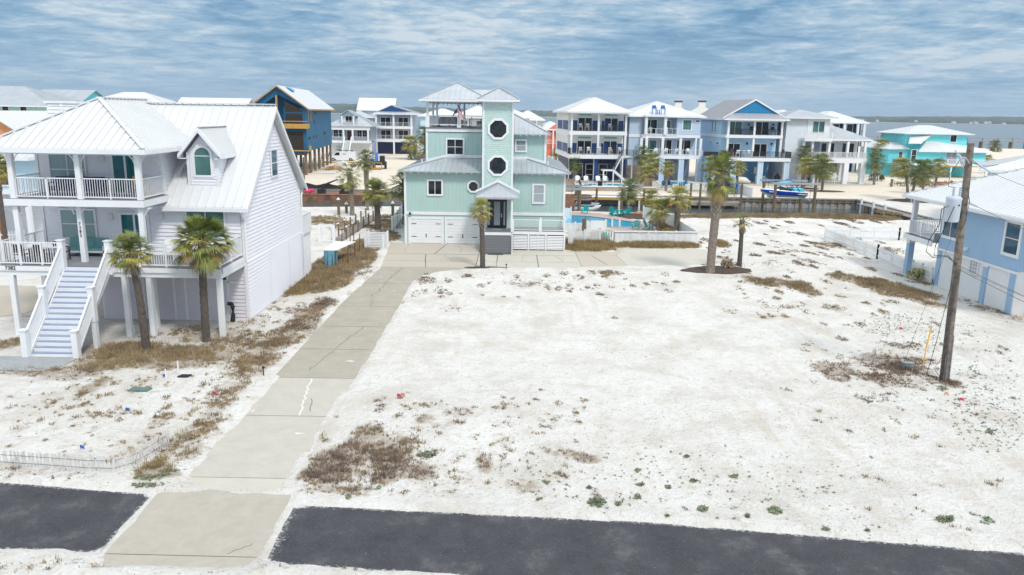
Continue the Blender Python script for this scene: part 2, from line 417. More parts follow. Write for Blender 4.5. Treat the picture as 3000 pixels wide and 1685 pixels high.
YN=[(-150,86),(-60,86),(-27,88.5),(-15,91),(0,90),(19,88.7),(34,88),(44,86),(48.2,87.5),(48.3,98),(200,98)]
YF=[(-150,110),(-18.1,110),(-18,108),(48.2,108),(48.3,99),(200,99)]
def itp(T,x): return np.interp(x,[a for a,b in T],[b for a,b in T])
def build_ground():
    xs=np.concatenate([np.arange(-900,-60,40),np.arange(-60,-26,1.),np.arange(-26,-11,.22),np.arange(-11,-5.6,.11),np.arange(-5.6,24,.2),np.arange(24,48.1,.5),[48.2,48.3],np.arange(49,90,1.5),np.arange(90,1500,45)])
    t1=np.concatenate([np.arange(9,30,.14),np.arange(30,50,.25),np.arange(50,86,.5)])
    n=len(xs); rows=[]; 
    yn=itp(YN,xs); yf=itp(YF,xs); can=(xs<48.25)
    for y in t1:
        yy=9+(y-9)*(yn-9)/(86.-9) if False else np.where(y<70,y,70+(y-70)*(yn-70)/16.)
        rows.append((xs,yy,gz(xs,yy)))
    rows.append((xs,yn,np.where(can,.0,.05)))
    rows.append((xs,yn+np.where(can,3.,.1),np.where(can,-2.4,.05)))
    rows.append((xs,yf-np.where(can,.001,.0),np.where(can,-2.4,.05)))
    rows.append((xs,yf,np.where(can,-.04,.05)))
    for y in list(np.arange(112,160,1.5))+list(np.arange(160,300,6)):
        yy=np.full(n,float(y)); z=.04+.06*nz(xs,yy,.3,4); ww=(y<165); z=np.minimum(z,.02) if ww else z; rows.append((xs,yy,z))
    for y,z0 in((305,.0),(330,-.4),(352,-1.4),(380,-3.)):
        yy=y+14*nz(xs,xs*0,.012,8); rows.append((xs,yy,np.full(n,z0)))
    V=np.stack([np.stack(r,1) for r in rows],0).reshape(-1,3); m=len(rows)
    i=np.arange(m-1)[:,None]*n+np.arange(n-1)[None,:]; i=i.ravel(); Fq=np.stack([i,i+1,i+n+1,i+n],1)
    me=bpy.data.meshes.new('ground'); me.vertices.add(len(V)); me.vertices.foreach_set('co',V.astype(np.float32).ravel())
    me.loops.add(Fq.size); me.loops.foreach_set('vertex_index',Fq.ravel().astype(np.int32)); me.polygons.add(len(Fq))
    me.polygons.foreach_set('loop_start',np.arange(0,Fq.size,4,dtype=np.int32)); me.polygons.foreach_set('use_smooth',np.ones(len(Fq),bool)); me.update()
    o=bpy.data.objects.new('ground',me); COL.objects.link(o); o['kind']='structure'
    # sand material
    mt=bpy.data.materials.new('sand'); mt.use_nodes=True; nt=mt.node_tree;N=nt.nodes;L=nt.links;b=N['Principled BSDF']; b.inputs['Roughness'].default_value=.95; b.inputs['Specular IOR Level'].default_value=.15
    tc=N.new('ShaderNodeTexCoord')
    def noi(s,d=5,r=.6,dis=0.):
        q=N.new('ShaderNodeTexNoise');q.inputs['Scale'].default_value=s;q.inputs['Detail'].default_value=d;q.inputs['Roughness'].default_value=r;q.inputs['Distortion'].default_value=dis;L.new(tc.outputs['Object'],q.inputs['Vector']);return q
    def rmp(i,*st):
        r=N.new('ShaderNodeValToRGB'); e=r.color_ramp.elements
        while len(e)<len(st): e.new(.5)
        for k,(p,c) in enumerate(st): e[k].position=p; e[k].color=(*c,1)
        L.new(i,r.inputs['Fac']); return r
    def mix(f,a,c,t='MIX'):
        q=N.new('ShaderNodeMix');q.data_type='RGBA';q.blend_type=t
        if isinstance(f,float): q.inputs[0].default_value=f
        else: L.new(f,q.inputs[0])
        L.new(a,q.inputs[6]);L.new(c,q.inputs[7]);return q.outputs[2]
    big=noi(.35,6,.65); c=rmp(big.outputs['Fac'],(.3,(.785,.765,.73)),(.5,(.73,.705,.665)),(.68,(.60,.56,.505))).outputs['Color']
    fine=noi(2.2,8,.75,.6); m1=rmp(fine.outputs['Fac'],(.50,(0,0,0)),(.72,(1,1,1)))
    tan=N.new('ShaderNodeRGB'); tan.outputs[0].default_value=(.60,.525,.44,1); c=mix(m1.outputs['Color'],c,tan.outputs[0])
    mpp=N.new('ShaderNodeMapping'); mpp.inputs['Rotation'].default_value=(0,0,RD(-62)); mpp.inputs['Scale'].default_value=(1.5,.13,1); L.new(tc.outputs['Object'],mpp.inputs[0])
    stn=N.new('ShaderNodeTexNoise'); stn.inputs['Scale'].default_value=1.; stn.inputs['Detail'].default_value=3; L.new(mpp.outputs[0],stn.inputs['Vector']); stm=noi(.12,3,.5,1.)
    ml=N.new('ShaderNodeMath');ml.operation='MULTIPLY';L.new(rmp(stn.outputs['Fac'],(.5,(0,0,0)),(.7,(.5,.5,.5))).outputs['Color'],ml.inputs[0]);L.new(rmp(stm.outputs['Fac'],(.45,(0,0,0)),(.6,(1,1,1))).outputs['Color'],ml.inputs[1]); c=mix(ml.outputs[0],c,tan.outputs[0])
    # dead leaf litter under the scrub
    atr=N.new('ShaderNodeAttribute');atr.attribute_name='scrub';ln=noi(3.5,8,.78,.4);l2=N.new('ShaderNodeMath');l2.operation='MULTIPLY_ADD';L.new(atr.outputs['Fac'],l2.inputs[0]);l2.inputs[1].default_value=.42;L.new(ln.outputs['Fac'],l2.inputs[2])
    lit=N.new('ShaderNodeRGB'); lit.outputs[0].default_value=(.36,.29,.22,1); lm=rmp(l2.outputs[0],(.66,(0,0,0)),(.86,(.8,.8,.8))); c=mix(lm.outputs['Color'],c,lit.outputs[0])
    # plant litter specks, thicker in some areas
    sp=noi(9.,3,.6,.3); ar=noi(.16,3,.5); 
    ad=N.new('ShaderNodeMath');ad.operation='MULTIPLY_ADD';L.new(ar.outputs['Fac'],ad.inputs[0]);ad.inputs[1].default_value=.30;L.new(sp.outputs['Fac'],ad.inputs[2])
    m2=rmp(ad.outputs[0],(.825,(0,0,0)),(.88,(1,1,1))); dk=N.new('ShaderNodeRGB'); dk.outputs[0].default_value=(.20,.165,.12,1); c=mix(m2.outputs['Color'],c,dk.outputs[0])
    # far bank: yellower builders' sand
    sx=N.new('ShaderNodeSeparateXYZ');L.new(tc.outputs['Object'],sx.inputs[0]); mr=N.new('ShaderNodeMapRange');L.new(sx.outputs[1],mr.inputs[0]);mr.inputs[1].default_value=104;mr.inputs[2].default_value=112
    be=noi(.12,6,.6); bc=rmp(be.outputs['Fac'],(.3,(.70,.60,.48)),(.6,(.74,.66,.56)),(.8,(.55,.47,.36))); c=mix(mr.outputs[0],c,bc.outputs['Color'])
    L.new(c,b.inputs['Base Color'])
    n1=noi(1.6,8,.7); bp=N.new('ShaderNodeBump');bp.inputs['Distance'].default_value=.30;bp.inputs['Strength'].default_value=.8;L.new(n1.outputs['Fac'],bp.inputs['Height'])
    n2=noi(7.,5,.6); bp2=N.new('ShaderNodeBump');bp2.inputs['Distance'].default_value=.07;bp2.inputs['Strength'].default_value=.9;L.new(n2.outputs['Fac'],bp2.inputs['Height']);L.new(bp.outputs[0],bp2.inputs['Normal'])
    L.new(bp2.outputs[0],b.inputs['Normal']); me.materials.append(mt)
build_ground()
# water: canal and bay are one sheet
def water():
    m=MB(); m.slab([(-2500,86.,-1.3),(4500,86.,-1.3),(4500,3300,-1.3),(-2500,3300,-1.3)],.05)
    mt=bpy.data.materials.new('water');mt.use_nodes=True;nt=mt.node_tree;N=nt.nodes;L=nt.links;b=N['Principled BSDF'];b.inputs['Base Color'].default_value=(.07,.09,.09,1);b.inputs['Roughness'].default_value=.16;b.inputs['Specular IOR Level'].default_value=.6
    tc=N.new('ShaderNodeTexCoord');mp=N.new('ShaderNodeMapping');mp.inputs['Scale'].default_value=(.6,1.6,1);L.new(tc.outputs['Object'],mp.inputs[0]);n=N.new('ShaderNodeTexNoise');n.inputs['Scale'].default_value=1.6;n.inputs['Detail'].default_value=6;L.new(mp.outputs[0],n.inputs['Vector'])
    bp=N.new('ShaderNodeBump');bp.inputs['Distance'].default_value=.035;bp.inputs['Strength'].default_value=.6;L.new(n.outputs['Fac'],bp.inputs['Height']);L.new(bp.outputs[0],b.inputs['Normal'])
    M['water']=mt; o=m.build('water','water'); o['kind']='structure'
water()
# driveway slabs
ZP=.03
def driveway():
    m=MB()
    js=[21.55,26.45,30.6,34.62,38.6,42.85,48.95,54.5]; mats=[1,0,2,0,0,2,0]; lx={21.55:-9.92,54.5:-9.55,48.95:-9.75}; rx={21.55:-6.5}
    for i in range(len(js)-1):
        a,b=js[i]+.012,js[i+1]-.012; m.k=[1,1,0,0,0,0,0][i]
        xl0=lx.get(js[i],-9.95);xl1=lx.get(js[i+1],-9.95)
        xr0=-6.5 if js[i]<48 else -6.6; xr1=-6.5 if js[i+1]<48.5 else (-6.65 if js[i+1]<50 else 0)
        if js[i+1]>54: m.slab([(xl0,a,ZP),(-6.62,a,ZP),(-6.45,50.6,ZP),(-6.0,51.9,ZP),(-5.2,52.9,ZP),(-3.6,53.9,ZP),(-2.4,b,ZP),(xl1,b,ZP)],.12)
        else: m.slab([(xl0,a,ZP),(xr0,a,ZP),(xr1,b,ZP),(xl1,b,ZP)],.12)
    m.k=2; m.slab([(-10.2,20.84,ZP-.004),(-6.35,20.66,ZP-.004),(-6.45,21.52,ZP-.004),(-9.98,21.53,ZP-.004)],.12)
    m.k=3 # forecourt, stained tan near the garage
    m.slab([(-9.5,54.53,ZP),(-6.3,54.53,ZP),(-6.6,57.0,ZP),(-9.75,57.0,ZP)],.12); m.slab([(-6.25,54.53,ZP),(-2.7,54.53,ZP),(-2.7,57.,ZP),(-6.55,57.,ZP)],.12)
    m.slab([(-9.78,57.03,ZP),(-6.62,57.03,ZP),(-6.9,59.9,ZP),(-10.0,59.9,ZP)],.12); m.slab([(-6.58,57.03,ZP),(-2.7,57.03,ZP),(-2.7,59.9,ZP),(-6.86,59.9,ZP)],.12)
    m.slab([(-10.02,59.93,ZP),(-6.2,59.93,ZP),(-5.6,65.1,ZP),(-10.5,65.1,ZP)],.12); m.k=1; m.slab([(-6.16,59.93,ZP),(-2.7,59.93,ZP),(-2.7,65.1,ZP),(-5.56,65.1,ZP)],.12)
    m.k=2
    for xa,xb in((-2.67,-1.2),(-1.17,1.9),(1.94,5.1)):
        m.slab([(xa,54.3,ZP),(xb,54.9 if xb<3 else 55.4,ZP),(xb,57.2,ZP),(xa,57.2,ZP)],.12); m.slab([(xa,57.23,ZP),(xb,57.23,ZP),(xb,60.3,ZP),(xa,60.3,ZP)],.12)
    m.slab([(-.1,60.33,ZP),(5.1,60.33,ZP),(5.1,62.4,ZP),(-.1,62.4,ZP)],.12); m.slab([(-2.67,60.33,ZP),(-.13,60.33,ZP),(-.13,61.5,ZP),(-2.67,61.5,ZP)],.12)
    m.k=3; m.slab([(5.13,55.4,ZP),(8.6,56.2,ZP),(8.3,60.7,ZP),(5.13,60.7,ZP)],.12)
    m.k=2; m.slab([(8.63,56.2,ZP),(14.6,57.2,ZP),(16.1,58.5,ZP),(16.3,64.3,ZP),(9.4,64.2,ZP),(8.33,60.73,ZP)],.12); m.k=3; m.slab([(5.13,60.73,ZP),(8.3,60.73,ZP),(9.37,64.2,ZP),(5.13,64.2,ZP)],.12)
    # expansion joints and cracks filled with dirt or sand
    def strip(pts,w,k,z=ZP+.004):
        m.k=k
        for a,b in zip(pts,pts[1:]):
            dx,dy=b[0]-a[0],b[1]-a[1];l=math.hypot(dx,dy);nx,ny=-dy/l*w/2,dx/l*w/2
            m.poly([(a[0]-nx,a[1]-ny,z),(a[0]+nx,a[1]+ny,z),(b[0]+nx,b[1]+ny,z),(b[0]-nx,b[1]-ny,z)])
    def crack(a,b,w,k,j=.12,n=9,z=ZP+.004):
        r=random.Random(int(a[0]*97+a[1]*13)); pts=[(a[0]+(b[0]-a[0])*i/n+(r.uniform(-j,j) if 0<i<n else 0),a[1]+(b[1]-a[1])*i/n) for i in range(n+1)]; strip(pts,w,k,z)
    for y in js[1:]+[57.015,59.915]:
        strip([(-9.9 if y<44 else -9.6,y),(-6.55 if y<50 else -2.8,y)],.03,4)
    crack((-8.35,30.5),(-7.75,26.5),.06,5,.09,16); crack((-7.75,28.2),(-7.45,26.9),.03,4,.05,5)
    crack((-8.2,48.9),(-8.55,44.8),.035,4,.15,8); crack((-8.3,44.8),(-8.1,42.9),.03,4); crack((-7.9,54.3),(-8.4,49.),.04,4,.08,10); crack((-7.7,38.5),(-8.3,34.7),.035,4,.09,9); crack((-8.3,34.5),(-8.7,31.5),.03,4,.1,8)
    for a,b in(((-6.2,60.),(-5.6,65)),((-6.6,57.1),(-6.85,59.8)),((-2.68,56.),(-2.68,60.2)),((1.92,55.2),(1.92,60.2)),((-1.18,57.3),(-1.18,60.2))): strip([a,b],.07,4)
    strip([(-9.9,59.915),(5.1,60.1)],.04,4); strip([(-2.6,57.215),(5.,57.215)],.03,4); strip([(6.3,60.5),(7.1,56.6)],.07,4)
    crack((-4.6,64.5),(-4.1,61.),.025,4,.15,8); crack((-8.9,64.6),(-8.7,60.5),.02,4,.1,8); crack((-5.4,59.7),(-4.6,57.3),.02,4,.15,8); crack((3.4,59.9),(3.9,57.4),.03,4,.1,6); crack((.9,60.2),(.7,57.4),.02,4,.1,6)
    r=random.Random(3)
    for (x,y,s) in((-7.2,32.9,.2),(-7.3,24.9,.15),(-7.4,46.9,.1),(-8.9,51.,.15)):
        m.k=5; q=[(x+s*(1.3*math.cos(t))*r.uniform(.6,1.1),y+s*.5*math.sin(t)*r.uniform(.35,1.15),ZP+.0045) for t in [k*.63 for k in range(10)]]; m.poly(q)
    o=m.build('driveway',['conc','conc2','conc3','conctan','joint','sandfill']); o['kind']='structure'
    a=MB(); a.slab([(-10.15,17.35,ZP),(-6.25,17.3,ZP),(-6.3,20.6,ZP),(-10.25,20.8,ZP)],.12); a.slab([(-10.12,15.9,ZP),(-6.2,15.9,ZP),(-6.24,17.27,ZP),(-10.13,17.32,ZP)],.12)
    a.k=1; m=a; crack((-7.1,17.4),(-6.6,17.9),.02,1,.05,6)
    a.poly([(-10.1,17.325,ZP+.004),(-6.3,17.275,ZP+.004),(-6.3,17.295,ZP+.004),(-10.1,17.345,ZP+.004)])
    o=a.build('driveway_apron',['concapron','joint']); o['kind']='structure'
driveway()
def asphalt():
    mt=bpy.data.materials.new('asphalt');mt.use_nodes=True;nt=mt.node_tree;N=nt.nodes;L=nt.links;b=N['Principled BSDF'];b.inputs['Roughness'].default_value=.85
    tc=N.new('ShaderNodeTexCoord')
    def noi(s,d=5,r=.6):
        q=N.new('ShaderNodeTexNoise');q.inputs['Scale'].default_value=s;q.inputs['Detail'].default_value=d;q.inputs['Roughness'].default_value=r;L.new(tc.outputs['Object'],q.inputs['Vector']);return q
    def rmp(i,*st):
        r=N.new('ShaderNodeValToRGB'); e=r.color_ramp.elements
        while len(e)<len(st): e.new(.5)
        for k,(p,c) in enumerate(st): e[k].position=p; e[k].color=(*c,1)
        L.new(i,r.inputs['Fac']); return r
    a=rmp(noi(.8,7,.7).outputs['Fac'],(.33,(.034,.035,.041)),(.55,(.056,.057,.064)),(.78,(.15,.15,.155)))
    s=rmp(noi(22,5,.8).outputs['Fac'],(.58,(0,0,0)),(.72,(1,1,1)))
    mx=N.new('ShaderNodeMix');mx.data_type='RGBA';mul=N.new('ShaderNodeMath');mul.operation='MULTIPLY';L.new(s.outputs['Color'],mul.inputs[0]);mul.inputs[1].default_value=.55;L.new(mul.outputs[0],mx.inputs[0]);L.new(a.outputs['Color'],mx.inputs[6]);mx.inputs[7].default_value=(.45,.45,.46,1)
    # sand ground into the surface near its edges (vertex attribute 'edge')
    at=N.new('ShaderNodeAttribute');at.attribute_name='edge';n3=noi(11,5,.75);ad=N.new('ShaderNodeMath');ad.operation='ADD';L.new(at.outputs['Fac'],ad.inputs[0]);L.new(n3.outputs['Fac'],ad.inputs[1])
    e=rmp(ad.outputs[0],(.78,(0,0,0)),(1.12,(1,1,1)));m2=N.new('ShaderNodeMix');m2.data_type='RGBA';L.new(e.outputs['Color'],m2.inputs[0]);L.new(mx.outputs[2],m2.inputs[6]);m2.inputs[7].default_value=(.62,.60,.58,1)
    L.new(m2.outputs[2],b.inputs['Base Color']);bp=N.new('ShaderNodeBump');bp.inputs['Distance'].default_value=.02;L.new(noi(40,3,.7).outputs['Fac'],bp.inputs['Height']);L.new(bp.outputs[0],b.inputs['Normal'])
    for A,B in(([(-6.13,19.93),(3.9,19.3),(13.5,18.05),(24,16.3)],[(-6.0,17.0),(-1.5,16.65),(8,15.3),(24,12.4)]),([(-26,22.),(-15.2,21.0),(-10.35,20.4)],[(-26,18.1),(-12.9,17.45),(-10.3,17.35)])):
        def at_(T,t):
            x=T[0][0]+(T[-1][0]-T[0][0])*t; return x,float(np.interp(x,[p[0] for p in T],[p[1] for p in T]))
        nu=160;nv=12;V=[];E=[]
        for i in range(nu+1):
            p=at_(A,i/nu);q=at_(B,i/nu)
            for j in range(nv+1):
                t=j/nv; V.append((p[0]+(q[0]-p[0])*t,p[1]+(q[1]-p[1])*t,ZP+.004)); E.append(max(0,.40-min(t,1-t)*5.)+ (max(0,.36-min(i,nu-i)*.12) if (A[0][0]>-7 and i<40) or (A[0][0]<-7 and i>120) else 0))
        Fc=[(i*(nv+1)+j,(i+1)*(nv+1)+j,(i+1)*(nv+1)+j+1,i*(nv+1)+j+1) for i in range(nu) for j in range(nv)]
        me=bpy.data.meshes.new('asphalt_path');me.from_pydata(V,[],Fc);me.materials.append(mt);a_=me.attributes.new('edge','FLOAT','POINT');a_.data.foreach_set('value',E)
        o=bpy.data.objects.new('asphalt_path',me);COL.objects.link(o);o['kind']='structure'
asphalt()
def flat(name,pts,mt,z=.06,kind='structure'):
    o=MB().slab([(x,y,z) for x,y in pts],.15).build(name,mt); o['kind']=kind; return o
def ell(cx,cy,rx,ry,n=26,j=.1,seed=1):
    r=random.Random(seed); return [(cx+rx*math.cos(t*6.283/n)*(1+r.uniform(-j,j)),cy+ry*math.sin(t*6.283/n)*(1+r.uniform(-j,j))) for t in range(n)]
def mound(name,cx,cy,rx,ry,h,mt,seed=1,z0=None):
    m=MB(); n=30; rs=[]; r=random.Random(seed); z0=float(gz(cx,cy)) if z0 is None else z0
    jit=[1+r.uniform(-.09,.09) for _ in range(n)]
    for k,s in enumerate((1.,.8,.5,.2)):
        rs.append([(cx+rx*s*jit[i]*math.cos(i*6.283/n),cy+ry*s*jit[i]*math.sin(i*6.283/n),z0+(-.06 if k==0 else h*(1-s*s)+r.uniform(0,.02))) for i in range(n)])
    for a,b in zip(rs,rs[1:]):
        for i in range(n): m.poly([a[i],a[(i+1)%n],b[(i+1)%n],b[i]])
    m.poly(rs[-1]); o=m.build(name,mt,smooth=True); o['kind']='structure'; return o
mound('mulch_bed',15.3,54.6,2.9,1.6,.16,'mulch',2); mound('mulch_bed',-1.8,54.75,2.1,.55,.10,'mulch',3)
mound('mulch_bed',48.3,119.4,3.5,1.6,.12,'mulch',4,.02); mound('mulch_bed',56.5,107.,5.4,2.9,.12,'mulch',5,.02); mound('mulch_bed',46.5,124,3,2,.1,'mulch',6,.02)
flat('paver_path',[(-23.4,32.6),(-23.2,30.9),(-19.8,30.7),(-19.3,31.4),(-19.2,32.6)],'pavergrey',.10)
flat('carport_drive',[(-45,46.5),(-26.2,46.5),(-26.2,40.),(-33,36.),(-45,36)],'conctan',.06)
flat('carport_drive',[(-26.15,46.5),(-21.8,46.5),(-21.8,39.5),(-26.15,39.5)],'conc3',.062)
# pool terrace of the mint house
flat('pool_terrace',[(4.6,74.0),(14.2,73.6),(14.5,76),(13.9,80.5),(11.5,84.5),(9.6,87.6),(4.6,88.3)],'paverpink',.07)
# ---------------------------------------------------------------- house on the left
def text(s,parent,loc,size,mt,rz=0.,name='house_number',vert=False,flat_=False,depth=.01):
    cu=bpy.data.curves.new(name,'FONT'); cu.body=s if not vert else '\n'.join(s); cu.size=size; cu.extrude=depth; cu.align_x='CENTER'; cu.space_line=.8
    t=bpy.data.objects.new(name,cu); COL.objects.link(t); dg=bpy.context.evaluated_depsgraph_get(); me=bpy.data.meshes.new_from_object(t.evaluated_get(dg)); bpy.data.objects.remove(t)
    me.materials.clear(); me.materials.append(M[mt]); o=bpy.data.objects.new(name,me); COL.objects.link(o); of=orig(parent)
    o.parent=parent; o.location=(loc[0]-of[0],loc[1]-of[1],loc[2]-of[2]); o.rotation_euler=(RD(90),0,rz); return o
def rect(x0,x1,y,z0,z1): return [(x0,y,z0),(x1,y,z0),(x1,y,z1),(x0,y,z1)]
def lav_house():
    h=thing('beach_house','large lavender-white house on posts with arched dormer and long front stairs','house',(-19,44,0))
    FY=39.5; XR=-14.0; BY=50.2
    w=MB(); # core volumes
    w.box(-21.7,FY,-.2,XR,BY,3.2); w.box(-24.3,FY,3.2,XR,BY,6.0); w.box(-24.3,FY+.001,6.0,-18.,48.6,9.0)
    g=[(FY,3.2),(BY,3.2),(BY,6.0),(44.85,10.95),(FY,6.0)]; w.prism([(y,z) for y,z in g],'x',-18.,XR-.001)
    # real lap boards on every wall the photo shows
    w.lap(rect(-24.2,XR-.1,FY,3.5,6.0),(0,-1,0)); w.lap(rect(-24.2,-18.0,FY,6.66,9.0),(0,-1,0))
    w.lap([(XR,FY+.1,3.3),(XR,BY-.1,3.3),(XR,BY-.1,6.2),(XR,44.85,10.75),(XR,FY+.1,6.2)],(1,0,0)); 
    w.lap([(-18.,FY,6.3),(-18.,46,9.0),(-18.,FY,9.0)],(1,0,0)); w.lap(rect(-24.2,-18,FY,6.0,6.3),(0,-1,0))
    wl=w.build('wall','lav',h)
    lo=MB(); lo.lap(rect(-21.6,XR-.1,FY,.0,3.0),(0,-1,0)); lo.lap([(XR,FY+.1,-.1),(XR,BY-.1,-.1),(XR,BY-.1,3.28),(XR,FY+.1,3.28)],(1,0,0)); lo.build('ground_floor_siding','lavlow',h) if False else None
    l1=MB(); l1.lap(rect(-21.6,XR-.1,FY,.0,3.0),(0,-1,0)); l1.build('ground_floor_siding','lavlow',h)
    l2=MB(); l2.lap([(XR,FY+.1,-.1),(XR,BY-.1,-.1),(XR,BY-.1,3.28),(XR,FY+.1,3.28)],(1,0,0),.2,.075); l2.build('side_siding','lav',h)
    t=MB() # corner boards and garage door frames
    for (x,y,z0,z1) in((XR,FY,0,6.),(XR,BY,0,6.),(-24.3,FY,3.5,9.0)): t.box(x-.07,y-.06,z0,x+.06,y+.08,z1)
    t.box(-18.09,FY-.04,6.5,-17.94,FY+.1,9.0)
    for x in(-20.6,-19.5,-17.9,-17.3,-15.6,-15.05): t.box(x,FY-.05,0,x+.12,FY-.03+.02,2.95)
    for y in(43.4,47.2): t.box(XR+.001,y,-.1,XR+.05,y+.12,3.0)
    t.box(-15.0,FY-.05,2.05,-14.5,FY-.028,2.15)
    each(t,'trim','white',h)
    MB().box(-15.55,FY-.045,2.2,-15.0,FY-.03,2.9).build('dark_opening','interior',h)
    # roofs
    r=MB(); ridge=(11.22); e0,e1=39.05,50.65; xr=-13.62; xl=-21.
    r.roof([[(xl,e0,6.1),(xr,e0,6.1),(xr,44.85,ridge),(xl,44.85,ridge)],[(xr,e1,6.1),(xl,e1,6.1),(xl,44.85,ridge),(xr,44.85,ridge)]],.46)
    r.bar((xl,44.85,ridge+.06),(xr,44.85,ridge+.06),.32,.05)
    r.build('roof','roofwhite',h)
    r=MB(); r.roof(hipf(-25.1,-17.3,36.3,49.4,9.08,2.33),.40)
    a=(-21.2,40.2,11.41)
    for c in((-25.1,36.3,9.1),(-17.3,36.3,9.1)): r.bar((c[0],c[1],c[2]+.04),(a[0],a[1],a[2]+.05),.2,.05)
    r.bar((-21.2,40.2,11.47),(-21.2,45.5,11.47),.24,.05)
    r.build('roof','roofwhite',h)
    g=MB(); fascia(g,-25.1,-17.3,36.3,49.4,9.06,.22,.08); g.box(-25.0,36.4,8.78,-17.4,39.4,8.83); 
    g.box(xl+3.1,e0-.1,5.86,xr+.05,e0,6.06)
    # barge boards on the big gable
    g.hexa([(xr,e0-.05,5.8),(xr+.06,e0-.05,5.8),(xr+.06,e0-.05,6.02),(xr,e0-.05,6.02)],[(xr,44.85,10.9),(xr+.06,44.85,10.9),(xr+.06,44.85,11.14),(xr,44.85,11.14)])
    g.hexa([(xr,e1+.05,5.8),(xr+.06,e1+.05,5.8),(xr+.06,e1+.05,6.02),(xr,e1+.05,6.02)],[(xr,44.85,10.9),(xr+.06,44.85,10.9),(xr+.06,44.85,11.14),(xr,44.85,11.14)])
    g.build('gutter','white',h)
    d=MB(); d.tube([(-13.9,38.95,5.9),(-13.9,39.2,5.6),(-13.88,39.4,5.4),(-13.88,39.4,3.3)],.05,6); d.tube([(-13.9,50.6,5.9),(-13.88,50.3,5.5),(-13.88,50.3,.1)],.05,6); d.build('downspout','white',h)
    def rz_(y): return 6.1+.8755*(y-39.05)+.004
    s=MB()
    for k in range(7): a=-14.22+k*.05; y0=41.5-.2*abs(k-3)*.4; y1=41.62; s.poly([(a,y0-.1*(k%3),rz_(y0-.1*(k%3))),(a+.045,y0,rz_(y0)),(a+.045,y1,rz_(y1)),(a,y1,rz_(y1))])
    s.build('rust_stain','rust',h)
    # dormer
    DY=40.15; dx0,dx1=-16.85,-15.35; dc=(dx0+dx1)/2
    w=MB(); w.prism([(dx0,6.95),(dx1,6.95),(dx1,8.85),(dc,9.75),(dx0,8.85)],'y',DY,42.6); w.lap([(dx0+.08,DY,6.98),(dx1-.08,DY,6.98),(dx1-.08,DY,8.85),(dc,DY,9.7),(dx0+.08,DY,8.85)],(0,-1,0),.15)
    w.lap([(dx1,DY+.05,7.0),(dx1,42.4,8.9),(dx1,DY+.05,8.9)],(1,0,0),.15)
    dm=w.build('dormer','lav',h); r=MB(); r.roof(gabf(dc-1.1,dc+1.1,39.75,43.7,8.72,1.32),.13,.03,.03,.1); r.bar((dc,39.75,10.08),(dc,43.6,10.08),.22,.04); r.build('roof','roofwhite',dm)
    t=MB()
    for s in(-1,1):
        t.hexa([(dc+s*1.1,39.68,8.48),(dc+s*1.1,39.75,8.48),(dc+s*1.1,39.75,8.70),(dc+s*1.1,39.68,8.70)],[(dc,39.68,9.8),(dc,39.75,9.8),(dc,39.75,10.02),(dc,39.68,10.02)])
        t.box(dc+s*1.1-.05,39.76,8.5,dc+s*1.1+.05,42.2,8.68); t.box(dc+s*.75-.08,DY-.05,6.98,dc+s*.75+.06,DY+.02,8.8)
        t.box(dc+s*1.1-.02,39.76,8.46,dc+s*.75,41.8,8.5)
    t.box(dx0-.1,DY-.07,6.9,dx1+.1,DY+.03,7.02); each(t,'trim','white',dm)
    # arched window
    m=MB(); c=(dc,DY-.03); a0=[(-.40,7.62)]+[(.40*math.cos(math.pi-t*math.pi/12),8.62+.40*math.sin(t*math.pi/12)) for t in range(13)]+[(.40,7.62)]
    a1=[(-.53,7.50)]+[(.53*math.cos(math.pi-t*math.pi/12),8.62+.53*math.sin(t*math.pi/12)) for t in range(13)]+[(.53,7.50)]
    n=len(a0)
    for i in range(n):
        j=(i+1)%n; q=lambda p,y:(dc+p[0],y,p[1]); m.poly([q(a0[i],c[1]-.05),q(a0[j],c[1]-.05),q(a1[j],c[1]-.05),q(a1[i],c[1]-.05)]); m.poly([q(a1[i],c[1]-.05),q(a1[j],c[1]-.05),q(a1[j],c[1]+.03),q(a1[i],c[1]+.03)]); m.poly([q(a0[i],c[1]-.05),q(a0[j],c[1]-.05),q(a0[j],c[1]+.03),q(a0[i],c[1]+.03)])
    m.box(dc-.4,c[1]-.04,8.58,dc+.4,c[1]-.01,8.62); f=m.build('window','white',dm); MB().prism([(dc+p[0],p[1]) for p in a0],'y',c[1]-.02,c[1]+.0).build('pane','glassgreen',f)
    # windows and doors
    F0=FY-.05
    win(h,(-22.75,F0,7.1),1.75,1.5,cols=2,rows=2,gl='curtain'); win(h,(-22.5,F0,4.35),1.7,1.42,cols=2,rows=2,gl='curtain')
    win(h,(-19.8,F0,6.72),1.2,1.88,cols=2,gl='glassteal',name='sliding_door',fr=.13,mun=.1); win(h,(-19.6,F0,3.56),1.3,2.02,cols=2,gl='glassteal',name='sliding_door',fr=.14,mun=.1)
    win(h,(-15.9,F0,4.5),1.9,1.32,cols=2,gl='glassgreen'); win(h,(XR+.05,45.05,7.25),1.1,1.45,'r',cols=1,rows=2,gl='glassblue',fr=.08)
    for p in((-20.95,FY-.12,8.4),(-18.25,FY-.12,8.35),(-20.8,FY-.12,5.45),(-18.2,FY-.12,5.5)):
        MB().box(p[0]-.13,p[1],p[2]-.15,p[0]+.13,FY-.02,p[2]+.15).build('wall_lamp','cream',h)
    # chimney
    c=MB(); c.box(-26.9,45.2,0,-25.2,46.6,11.15); c.lap(rect(-26.8,-26.1,45.2,8,11.1),(0,-1,0)); c.lap(rect(-25.95,-25.25,45.2,8,11.1),(0,-1,0)); c.lap([(-25.2,45.3,8),(-25.2,46.5,8),(-25.2,46.5,11.1),(-25.2,45.3,11.1)],(1,0,0))
